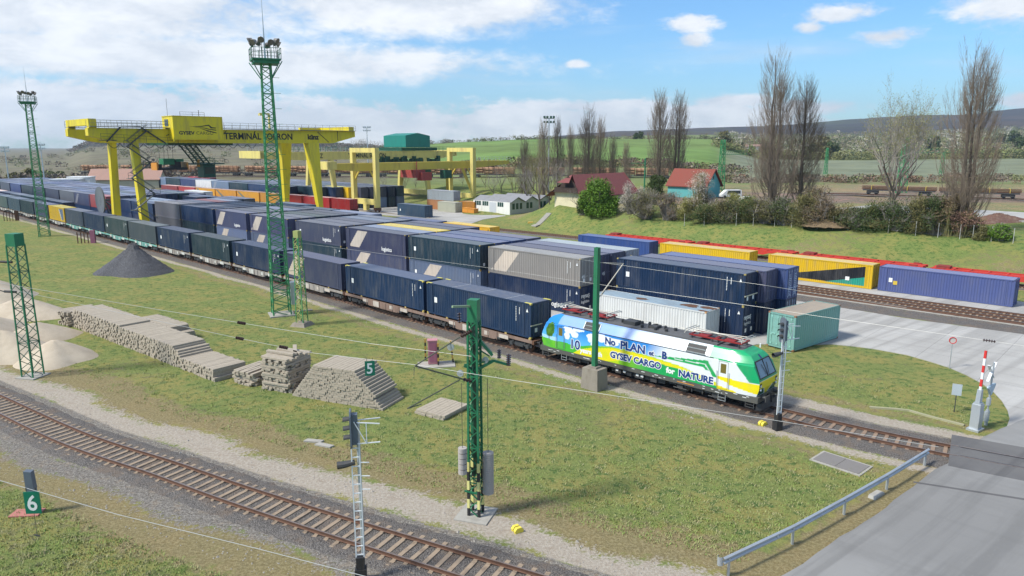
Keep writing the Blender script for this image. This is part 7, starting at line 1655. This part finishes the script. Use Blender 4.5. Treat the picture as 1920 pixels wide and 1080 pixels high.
def poplar_parts(h, w, seed, stems=2, nb=120):
    rs = random.Random(seed); T = VB(); C = VB(); Bu = VB(); axes = []
    for s in range(stems):
        a = rs.uniform(0, 6.28); off = Vector((math.cos(a), math.sin(a), 0))*(w*.22 if stems > 1 else 0); lean = Vector((rs.uniform(-.5, .5), rs.uniform(-.5, .5), 0)); hh = h*(1 if s == 0 else rs.uniform(.82, .97))
        P = [off*min(1, k/3)+lean*(k/9)+Vector((rs.uniform(-.12, .12), rs.uniform(-.12, .12), 0))+Vector((0, 0, hh*k/9)) for k in range(10)]; T.path(P, .42*h/27, .035, 7); axes.append((P, hh))
    prof_ = lambda f: (.95+.25*math.sin(min(1, f*1.6)*math.pi))*(1-max(0, f-.45)/.55*.72)
    for i in range(nb):
        P, hh = axes[i % len(axes)]; f = .015+.88*rs.random()**1.15; z0 = hh*f; k = min(8, int(f*9)); p0 = P[k]+(P[k+1]-P[k])*(f*9-k); a = rs.uniform(0, 6.28); d = Vector((math.cos(a), math.sin(a), 0))
        ln = h*rs.uniform(.16, .32)*(1-f*.62); R_ = w*prof_(f)*rs.uniform(.3, .98); Q = [p0+d*(R_*(1-math.exp(-4.6*j/6))*1.05)+Vector((rs.uniform(-.1, .1), rs.uniform(-.1, .1), ln*(j/6)**1.15)) for j in range(7)]
        C.path(Q, .055*h/27*(1.15-f), .010, 4)
        for t_ in range(9):
            e = rs.uniform(.25, 1); j = min(5, int(e*6)); q = Q[j]+(Q[j+1]-Q[j])*(e*6-j); a2 = a+rs.uniform(-1.4, 1.4); d2 = Vector((math.cos(a2), math.sin(a2), 0)); l2 = rs.uniform(.9, 2.6)*h/27
            q1 = q+d2*.28*l2+Vector((0, 0, l2*.5)); q2 = q1+d2*.10*l2+Vector((0, 0, l2*.55)); C.path([q, q1, q2], .015, .006)
            for z_ in range(2):
                g = rs.uniform(.2, .9); q3 = q+(q2-q)*g; a3 = a2+rs.uniform(-1.6, 1.6); q4 = q3+Vector((math.cos(a3)*.2*l2, math.sin(a3)*.2*l2, .42*l2)); C.path([q3, q4], .010, .005)
    return T, C
def round_parts(h, w, seed, n0=7, buds=0, up=.5, bs=.10, d=4, trunk=.22):
    """spreading crown grown by repeated forking"""
    rs = random.Random(seed); T = VB(); C = VB(); B = VB()
    th = h*trunk; P = [Vector((rs.uniform(-.1, .1)*k, rs.uniform(-.1, .1)*k, th*k/3)) for k in range(4)]; r0 = h*.018; T.path(P, r0, r0*.75, 7)
    def grow(p, dr, ln, r, lev):
        k = 4; Q = [p]; 
        for i in range(k): dr = (dr+Vector((rs.gauss(0, .13), rs.gauss(0, .13), rs.gauss(0, .08)+.05))).normalized(); Q.append(Q[-1]+dr*ln/k)
        (T if lev == 0 else C).path(Q, r, r*.5, 5 if lev < 2 else 3)
        if buds and lev >= d-1:
            for _ in range(buds): B.leaf(Q[rs.randrange(1, k+1)]+Vector((rs.gauss(0, .15), rs.gauss(0, .15), rs.gauss(0, .15))), bs*rs.uniform(.6, 1.4), rs)
        if lev >= d: return
        for i in range(3 if lev < d-1 else 4):
            s = Q[rs.choice((2, 3, 4, 4))]; sp = Vector((rs.gauss(0, 1), rs.gauss(0, 1), rs.gauss(0, .5))).normalized(); nd = (dr*.75+sp*.62+Vector((0, 0, up*.25))).normalized(); grow(s, nd, ln*rs.uniform(.58, .82), max(.006, r*.52), lev+1)
    for i in range(n0):
        a = 2*math.pi*i/n0+rs.uniform(-.4, .4); e = rs.uniform(.35, 1.2); dd_ = Vector((math.cos(a)*w/h*1.2, math.sin(a)*w/h*1.2, e)).normalized(); grow(P[rs.choice((1, 2, 3, 3))] if i > 1 else P[3], dd_, h*.36, r0*.6, 0)
    return T, C, B
def bush_parts(rx, ry, rz, n, size, seed, lumps=26, twigs=60):
    rs = random.Random(seed); L_ = VB(); T = VB(); cs = []
    for i in range(lumps):
        a = rs.uniform(0, 6.28); e = rs.random()**.7; z = rs.uniform(.15, .95); f = math.sqrt(max(0, 1-(z-.3)**2/.55)); cs.append((Vector((math.cos(a)*rx*e*f*.85, math.sin(a)*ry*e*f*.85, z*rz*.9)), rs.uniform(.22, .42)*min(rx, rz)))
    r_ = np.random.RandomState(seed); C_ = np.array([tuple(c) for c, r in cs]); Rr = np.array([r for c, r in cs]); k = r_.randint(0, lumps, n); d = r_.randn(n, 3); d /= np.linalg.norm(d, axis=1)[:, None]
    P = C_[k]+d*(Rr[k]*r_.uniform(.55, 1.12, n))[:, None]; lo = P[:, 2] < .03; P[lo, 2] = r_.uniform(.03, .4, lo.sum()); L_.leaves(P, size*r_.uniform(.5, 1.3, n), seed)
    for i in range(twigs):
        c, r = cs[rs.randrange(lumps)]; a = Vector((c.x*.15+rs.gauss(0, .3), c.y*.15+rs.gauss(0, .3), 0)); m_ = (a+c)/2+Vector((rs.gauss(0, .2), rs.gauss(0, .2), .1)); e = c+Vector((rs.gauss(0, 1), rs.gauss(0, 1), rs.random()+.4)).normalized()*r*1.25; T.path([a, m_, c, e], .045, .01)
    return L_, T
def plant(name, label, cat, loc, parts, rz=0., sc=1., group=None):
    t = thing(name, label, cat, loc, rz, group); t.scale = (sc, sc, sc) if isinstance(sc, (int, float)) else sc
    for n, mb, m_ in parts:
        if isinstance(mb, bpy.types.Mesh): obj(n, mb, t)
        elif mb.v: mb.build(n, m_, t)
    return t
def gl(u, Y): p = at_ground(u, Y); p.z -= .1; return p
# poplars
PP = [poplar_parts(27, 3.5, 11, 3, 300), poplar_parts(27, 2.9, 12, 2, 230), poplar_parts(27, 4.0, 13, 3, 330)]
PM = [(mesh_of(a, 'trunk', [M_BARK]), mesh_of(c, 'crown', [M_TWIG])) for a, c in PP]
def pop(u, Y, vtop, k, label, ws=1., rz=0.):
    p = gl(u, Y) if Y > 140 else hit(u, {1445: 403, 1499: 400, 1800: 437}[u])+Vector((0, 0, -.1)); Y = p.y; h = zat(u, vtop, Y)-p.z; s = h/27; return plant('poplar_tree', label, 'tree', p, [('trunk', PM[k][0], None), ('crown', PM[k][1], None)], rz, (s*ws, s*ws, s), 'bare poplars')
pop(1445, 119, 103, 0, 'tallest bare poplar of the pair left of centre right', 1.02); pop(1499, 127, 152, 1, 'slimmer bare poplar right beside the tallest pair tree', 1.15, 1.); pop(1800, 100, 95, 2, 'huge bare poplar standing alone at the right', .92, 2.)
pop(1233, 205, 174, 1, 'left bare poplar of the pair above the dark conifer', 1.0, .5); pop(1265, 208, 178, 1, 'right bare poplar of the pair above the dark conifer', 1.0, 2.6)
for i, (u, v, k, ws, lab) in enumerate([(1019, 228, 1, .8, 'bare poplar left of the floodlight mast'), (1045, 224, 1, .8, 'bare poplar right of the floodlight mast'), (1068, 238, 1, .7, 'short slim poplar left of the big clump'), (1098, 203, 0, .95, 'widest bare poplar above the maroon roof'), (1122, 222, 1, .9, 'bare poplar touching the widest one above the maroon roof'), (1147, 258, 1, .9, 'low bare poplar above the right part of the maroon roof'), (1172, 268, 1, .9, 'lowest bare poplar right of the maroon roof'), (985, 262, 1, 1.0, 'low bare poplar left of the row')]): pop(u, 200+4*(i % 3), v, k, lab, ws, i*1.1)
# other bare trees
a, c, b_ = round_parts(23, 9, 5, 11, 2, .6, .10, 5, .2); p = gl(1667, 132); h = zat(1660, 165, 132)-p.z; ob = plant('spreading_tree', 'wide bare tree with pale green buds before the green lattice mast', 'tree', p, [('trunk', a, M_BARK), ('crown', c, M_TWIGG), ('buds', b_, M_BUD)], .3, 1.)
zmax = float(np.percentile([v[2] for v in c.v], 99.5)); wmax = float(np.percentile([abs(v[0]) for v in c.v], 99)); ob.scale = (9.4/wmax, 9.4/wmax, h/zmax)
RT_ = [round_parts(10, 5, 20+k, 6, 0, .7, .1, 4, .25) for k in range(3)]; RM = [(mesh_of(x[0], 'trunk', [M_BARK]), mesh_of(x[1], 'crown', [M_TWIGG if k else M_TWIGO])) for k, x in enumerate(RT_)]; RH = [max(v[2] for v in x[1].v) for x in RT_]
def bare(u, Y, vtop, k, label, ws=1., rz=0., group='bare trees'):
    p = gl(u, Y); h = zat(u, vtop, Y)-p.z; s = h/RH[k]; return plant('bare_tree', label, 'tree', p, [('trunk', RM[k][0], None), ('crown', RM[k][1], None)], rz, (s*ws, s*ws, s), group)
bare(1012, 166, 263, 0, 'bare tree with olive twigs beside the white workshop', .95, 1); bare(1030, 170, 290, 1, 'smaller bare tree just behind the workshop roof', .9, 2); bare(1081, 150, 350, 1, 'small bare tree before the cream house wall', 1.2, 3)
for i, (u, Y, v) in enumerate([(966, 205, 292), (940, 215, 305), (990, 190, 280), (910, 228, 318), (868, 236, 322), (780, 242, 325), (760, 240, 322), (720, 246, 326), (645, 250, 330), (1000, 225, 275), (925, 205, 322), (1056, 178, 300)]): bare(u, Y, v, i % 3, 'thin bare tree on the far grass slope, %s in the loose row' % ORD[i], .8, i*.9, 'thin trees on the far slope')
# shrubs on the bank
def bush(u, vb, vtop, wpx, mat_, label, seed, n=5000, size=.13, tw=M_TWIGG, twigs=80, name='shrub', lum=26, gi=None):
    p = hit(u, vb); p.z -= .1; Y = p.y; h = (zat(u, vtop, Y)-p.z)*1.08; rx = wpx/2/FPX*Y; l, t_ = bush_parts(rx*1.12, rx*.9, h*1.06, int(n*1.35), size*1.1, seed, lum, twigs); return plant(name, label, 'shrub', p, [('foliage', l, mat_), ('twigs', t_, tw)], 0, 1., gi)
bush(1122, 404, 343, 72, M_LG, 'large round fresh green bush beside the cream house', 31, 15000, .15, M_TWIGG, 60, 'leafy_bush', 44)
bush(1094, 403, 378, 24, M_LD, 'dark low shrub at the left foot of the big green bush', 32, 1500, .12)
bush(1184, 400, 345, 50, M_BLOS, 'pale blossoming shrub right of the green bush', 33, 3400, .07, M_TWIGG, 300, 'blossoming_shrub'); bush(1212, 410, 366, 72, M_LO, 'greyish budding shrub with arching twigs on the bank edge', 34, 4200, .08, M_TWIGG, 420); bush(1252, 412, 362, 56, M_DRYL, 'brown twiggy shrub beside the blossoming tree', 35, 3000, .08, M_TWIGG, 420)
bush(1317, 408, 329, 62, M_BLOS, 'tall blossoming tree before the red tiled roof', 36, 6500, .075, M_TWIGO, 480, 'blossoming_shrub', 38); bush(1228, 384, 330, 44, M_LD, 'dark conifer in front of the poplar pair', 37, 7000, .11, M_TWIGG, 60, 'conifer', 24)
bush(1286, 413, 372, 54, M_BUD, 'yellow budding shrub at the bank edge left of the hedge', 38, 2600, .08, M_TWIGO, 360)
hd = [(1330, 416, 386, 66, M_LD), (1362, 417, 384, 60, M_LO), (1395, 417, 376, 66, M_LD), (1432, 418, 378, 66, M_LO), (1385, 404, 368, 56, M_BUD), (1470, 421, 380, 70, M_LD), (1508, 423, 368, 66, M_LO), (1540, 424, 376, 66, M_DRYL), (1572, 425, 392, 60, M_LO), (1608, 428, 396, 66, M_LD), (1645, 430, 386, 70, M_LD), (1685, 432, 374, 70, M_LD), (1722, 436, 380, 66, M_LO), (1752, 440, 376, 62, M_LD), (1775, 442, 370, 50, M_DRYL), (1530, 410, 356, 50, M_DRYL), (1838, 448, 428, 44, M_LO), (1872, 450, 426, 40, M_LG), (1802, 444, 398, 56, M_REDT)]
names = {id(M_LD): 'dark green', id(M_LO): 'olive', id(M_BUD): 'yellow green', id(M_DRYL): 'dry brown', id(M_LG): 'fresh green', id(M_REDT): 'reddish'}
for i, (u, vb, v, w, m_) in enumerate(hd): bush(u, vb, v, w*1.15, m_, '%s shrub in the hedge along the bank, %s from the left' % (names[id(m_)], ORD[i]), 50+i, 5200, .10, M_TWIGG if i % 2 else M_TWIGO, 420, gi='hedge shrubs')
p = gl(1552, 116); b = MB(); heap('brush_heap', 'heap of white blossomed brush and twigs by the fence', (p.x, p.y, 4.2), 4, 3, 1.6, 0, M_DRYL, 5, 'brush heap', None, 1.2, .3)
p = gp(1870, 414, 4.6); heap('rubble_heap', 'brown heap of earth and timber scraps beside the upper road', (p.x, p.y, 4.3), 8, 2.6, 1.5, .1, paint('brown_rubble', (.15, .08, .06), (.28, .22, .16), .5, 2, .95), 6, 'rubble heap', None, 1.1, .4)
# meadow plants: low tufts that catch the light
def tufts():
    rs = np.random.RandomState(5); b = VB(); n = 60000
    U = rs.uniform(-40, 1960, n); Vv = 430+655*rs.rand(n)**.8; bb = (540-Vv)/FPX; ry = math.cos(PITCH)+bb*math.sin(PITCH); rz_ = -math.sin(PITCH)+bb*math.cos(PITCH); tt = -HC/rz_; X = (U-960)/FPX*tt; Y = ry*tt
    s = (X-OX)*math.cos(YA)+(Y-OY)*math.sin(YA); t_ = (X-OX)*math.sin(YA)-(Y-OY)*math.cos(YA); eF = t_-np.interp(s, [a for a, c in TRK_F], [c for a, c in TRK_F]); eA = t_-np.interp(s, [a for a, c in TRK_A], [c for a, c in TRK_A])
    bad = ((eF > -5) & (eF < 5.6)) | ((eA > -4.6) & ~((s < -14) & (eA > 5) & (t_ < 14))) | ((s < -25) & (t_ < 3) & ((X-8.6)*.87-(Y-25.8)*1.13 > -.6)) | ((s < -14) & (eA > 4.6) & ((t_ > 12+(s+31)*.25) | (s < -29.5)))
    X = X[~bad]; Y = Y[~bad]; n = len(X); P = np.repeat(np.stack([X, Y, X*0-.01], 1), 3, 0); m3 = n*3; P[:, :2] += rs.randn(m3, 2)*.07; h = np.repeat(.04+.09*rs.rand(n)**2, 3); a = rs.uniform(0, 6.28, m3); w_ = .012+.02*rs.rand(m3); D = np.stack([np.cos(a), np.sin(a), a*0], 1); S_ = np.stack([-np.sin(a), np.cos(a), a*0], 1)*w_[:, None]; E_ = P+D*(h*.8)[:, None]; E_[:, 2] += h
    V = np.stack([P-S_, P+S_, E_], 1).reshape(-1, 3); b.v = [tuple(v) for v in V.tolist()]; b.f = [tuple(f) for f in np.arange(m3*3).reshape(-1, 3).tolist()]; b.m = [0]*m3
    # taller clumps of coarse grass
    sel = rs.choice(n, 1100, replace=False); k = 16; CX = np.repeat(np.stack([X[sel], Y[sel], X[sel]*0-.01], 1), k, 0); m4 = len(CX); CX[:, :2] += rs.randn(m4, 2)*np.repeat(rs.uniform(.08, .30, 1100), k)[:, None]; h = np.repeat(rs.uniform(.06, .16, 1100), k)*rs.uniform(.6, 1.2, m4); a = rs.uniform(0, 6.28, m4); D = np.stack([np.cos(a), np.sin(a), a*0], 1); S_ = np.stack([-np.sin(a), np.cos(a), a*0], 1)*.022; E_ = CX+D*(h*.6)[:, None]; E_[:, 2] += h
    V = np.stack([CX-S_, CX+S_, E_], 1).reshape(-1, 3); q0_ = len(b.v); b.v += [tuple(v) for v in V.tolist()]; b.f += [tuple(f) for f in (np.arange(m4*3).reshape(-1, 3)+q0_).tolist()]; b.m += [0]*m4
    m, nt, N, L, pp = newmat('grass_tufts'); g = N.new('ShaderNodeNewGeometry').outputs['Position']; n1 = nnoise(nt, g, 1.6, 5, .6); n2 = nnoise(nt, g, 11, 3, .7)
    c = nmix(nt, nramp(nt, n1, .42, .6), (.20, .27, .06), (.34, .30, .15)); c = nmix(nt, nramp(nt, n2, .5, .65), c, (.12, .19, .035)); L.new(c, pp.inputs['Base Color']); pp.inputs['Roughness'].default_value = .8
    o = b.build('grass', m); tag(o, 'short tufts of grass scattered over the meadow', 'grass', kind='stuff')
tufts()
def stones():
    rs = np.random.RandomState(15); b = MB(); n = 0
    while n < 2600:
        if rs.rand() < .6: s = rs.uniform(-28, 24); e = rs.choice([rs.uniform(-4.5, -1.9), rs.uniform(1.7, 4.5)]); t_ = float(np.interp(s, [a for a, c in TRK_F], [c for a, c in TRK_F]))+e
        else: s = rs.uniform(-28, 60); e = rs.uniform(-4.2, -2.1); t_ = float(np.interp(s, [a for a, c in TRK_A], [c for a, c in TRK_A]))+e
        p = xy(s, t_); r = rs.uniform(.02, .055)*(1.8 if rs.rand() < .06 else 1); a = rs.rand()*3; c_, s_ = math.cos(a)*r, math.sin(a)*r
        b.add([(p.x+c_, p.y+s_, 0), (p.x-s_, p.y+c_, 0), (p.x-c_*.8, p.y-s_, 0), (p.x+s_, p.y-c_*1.1, 0), (p.x+c_*.2, p.y+s_*.2, r*.9)], [(0, 1, 4), (1, 2, 4), (2, 3, 4), (3, 0, 4)]); n += 1
    o = b.build('loose_stones', paint('loose_stone', (.33, .30, .26), (.15, .13, .11), .6, 9, .9)); tag(o, 'loose ballast stones scattered along the tracks', 'stones', kind='stuff')
stones()
# far shrubs, hedges and woods: one mass
def far_mass():
    rs = np.random.RandomState(9); V = []; F = []; CC = []
    pal = [(.17, .18, .085), (.21, .21, .09), (.42, .385, .31), (.20, .165, .13), (.11, .135, .07), (.25, .215, .14), (.22, .25, .09), (.21, .14, .095)]
    def clump(x, y, w, h, ci, n=26):
        n = int(n*4)
        z = H1(x, y); c = np.array(pal[ci])*rs.uniform(.8, 1.2)
        for i in range(n):
            a = rs.rand()*6.28; e = math.sqrt(rs.rand()); zz = rs.rand(); rr = w/2*e*math.sqrt(max(.1, 1-(zz-.35)**2*1.8)); ctr = np.array([x+math.cos(a)*rr, y+math.sin(a)*rr, z+zz*h]); d1 = rs.randn(3); d1 /= np.linalg.norm(d1); d2 = np.cross(d1, rs.randn(3)); d2 /= np.linalg.norm(d2); s = w*rs.uniform(.03, .075)
            k = len(V); V.extend([ctr+d1*s, ctr+d2*s*.8, ctr-d1*s, ctr-d2*s*.8]); F.append((k, k+1, k+2, k+3)); cc = c*rs.uniform(.85, 1.15); CC.extend([[*cc, 1]]*4)
    for i in range(1500):      # orchard and scrub slopes on the right
        u = rs.uniform(1340, 2050); Y = 650+1500*rs.rand()**1.2; p = at_ground(u, Y); s = rs.uniform(5, 11)*(1 if Y < 1100 else 1.5); clump(p.x, p.y, s*1.5, s*.75, rs.choice([0, 1, 2, 3, 4, 5, 6], p=[.2, .2, .16, .14, .1, .12, .08]), 16)
    for i in range(220): u = rs.uniform(1340, 2050); p = at_ground(u, 645+rs.rand()*25); s = rs.uniform(4, 8); clump(p.x, p.y, s*1.9, s, rs.choice([0, 1, 4, 6, 1]), 24)
    for i in range(190): u = rs.uniform(1330, 2050); p = at_ground(u, 245+rs.rand()*45); s = rs.uniform(1.2, 2.4); clump(p.x, p.y, s*2.6, s, rs.choice([3, 3, 7, 7, 0]), 22)
    for i in range(230): u = rs.uniform(640, 1400); p = at_ground(u, 318+rs.rand()*25); s = rs.uniform(2, 4); clump(p.x, p.y, s*2.2, s, rs.choice([0, 3, 7, 1], p=[.3, .35, .25, .1]), 22)
    for i in range(300): u = rs.uniform(-200, 760); Y = 300+1100*rs.rand()**1.5; p = at_ground(u, Y); s = rs.uniform(1.5, 3.2)*(1 if Y < 600 else 1.7); clump(p.x, p.y, s*2.4, s, rs.choice([0, 3, 5, 4, 3]), 18)
    for i in range(60): u = rs.uniform(-150, 330); p = at_ground(u, 275+rs.rand()*50); s = rs.uniform(3, 7); clump(p.x, p.y, s*2., s, rs.choice([0, 3, 3]), 34)
    for i in range(320): u = rs.uniform(130, 700); Y = rs.uniform(1400, 1540); p = at_ground(u, Y); s = rs.uniform(5, 8); clump(p.x, p.y, s*3., s, rs.choice([3, 3, 4]), 14)
    for i in range(150): u = rs.uniform(690, 1345); p = at_ground(u, 800+rs.rand()*60); s = rs.uniform(2, 4.5); clump(p.x, p.y, s*2.6, s, rs.choice([0, 3, 4]), 20)
    me = bpy.data.meshes.new('far_scrub'); me.from_pydata([tuple(v) for v in V], [], F); ca = me.color_attributes.new('tone', 'FLOAT_COLOR', 'POINT'); ca.data.foreach_set('color', np.array(CC, np.float32).ravel())
    m, nt, N, L, p = newmat('far_foliage'); at = N.new('ShaderNodeAttribute'); at.attribute_name = 'tone'; L.new(at.outputs['Color'], p.inputs['Base Color']); p.inputs['Roughness'].default_value = .95; p.inputs['Specular IOR Level'].default_value = .1; me.materials.append(m)
    tag(obj('far_scrub', me), 'distant scrub, orchards and hedges over the far slopes', 'scrub', kind='stuff')
far_mass()
# single trees one can tell apart on the far crests
for i, (u, Y, v, k, ws) in enumerate([(672, 620, 257, 1, 1.3), (684, 620, 256, 2, 1.3), (704, 640, 261, 1, 1.2), (726, 640, 259, 2, 1.3), (740, 650, 262, 1, 1.2), (856, 800, 262, 0, 1.6), (879, 800, 259, 2, 1.5), (908, 790, 254, 1, 1.7), (938, 790, 254, 2, 1.4), (962, 790, 251, 0, 1.8), (978, 795, 250, 0, 1.5), (992, 790, 254, 1, 1.5), (1145, 800, 244, 1, 1.5), (1168, 800, 251, 0, 1.9), (1200, 800, 253, 1, 1.5), (1320, 820, 247, 0, 1.5), (560, 700, 262, 1, 1.5), (640, 700, 268, 2, 1.6)]): bare(u, Y, v, k, 'small round tree on the distant crest, %s from the left' % ORD[i] if i < 16 else ['bare tree on the skyline above the yellow crane end', 'low bare tree on the skyline right of the yellow crane'][i-16], ws, i, 'trees on the distant crest')
FB = bush_parts(4.5, 4.5, 9, 1100, .55, 77, 16, 0)[0]; fbm = {n: mesh_of(FB, 'crown', [m_]) for n, m_ in (('dark', M_LD), ('olive', M_LO), ('green', M_LG))}
for i, (u, Y, h, n) in enumerate([(1198, 790, 9, 'dark'), (1190, 780, 8, 'dark'), (1388, 700, 10, 'dark'), (1358, 760, 16, 'olive'), (1525, 700, 14, 'dark'), (1556, 690, 17, 'dark'), (1535, 760, 22, 'olive'), (1430, 690, 15, 'olive'), (1748, 820, 20, 'dark'), (1728, 1200, 16, 'dark'), (1912, 800, 18, 'dark'), (1895, 1100, 22, 'dark'), (1870, 1120, 18, 'dark'), (1405, 660, 10, 'green'), (1545, 655, 13, 'olive'), (55, 292, 9, 'olive'), (30, 300, 7, 'olive'), (220, 300, 7, 'dark')]):
    p = gl(u, Y); t = thing('round_tree', '%s leafy tree far off, %s of the single crowns from the left group' % (n, ORD[i]), 'tree', p, i, 'single crowns far off'); s = h/9; t.scale = (s, s, s); obj('crown', fbm[n], t); b = MB(); b.tube((0, 0, 0), (0, 0, 3), .3); b.build('trunk', M_BARK, t)
p = at_ground(1403, 830); t = thing('farmhouse', 'low white farm building on the green field crest', 'building', p, R(5)); b = MB(); b.box(-17, 17, 0, 9, 0, 4); b.build('wall', M_PLAST, t); b = MB(); b.prism([(-.5, 4), (9.5, 4), (4.5, 6.4)], -17.5, 17.5, 'x'); b.build('roof', paint('dusty_red_roof', (.36, .21, .16)), t)
p = at_ground(1541, 1500); t = thing('farmhouse', 'tiny white house on the wooded slope', 'building', p, 0); b = MB(); b.box(-10, 10, 0, 9, 0, 7); b.build('wall', M_PLAST, t); b = MB(); b.prism([(-.5, 7), (9.5, 7), (4.5, 11)], -10.5, 10.5, 'x'); b.build('roof', M_BROOF, t)
# ---------------- air ----------------
b = MB(); b.box(-5200, 5200, -120, 6900, -2, 420)
m = bpy.data.materials.new('air'); m.use_nodes = True; nt = m.node_tree; [nt.nodes.remove(n) for n in list(nt.nodes) if n.type == 'BSDF_PRINCIPLED']; pv = nt.nodes.new('ShaderNodeVolumePrincipled'); pv.inputs['Color'].default_value = (.72, .82, 1, 1); pv.inputs['Density'].default_value = .00009; pv.inputs['Anisotropy'].default_value = .3
nt.links.new(pv.outputs[0], nt.nodes['Material Output'].inputs['Volume']); tag(b.build('haze', m), 'thin haze over the whole valley', 'haze', kind='stuff')
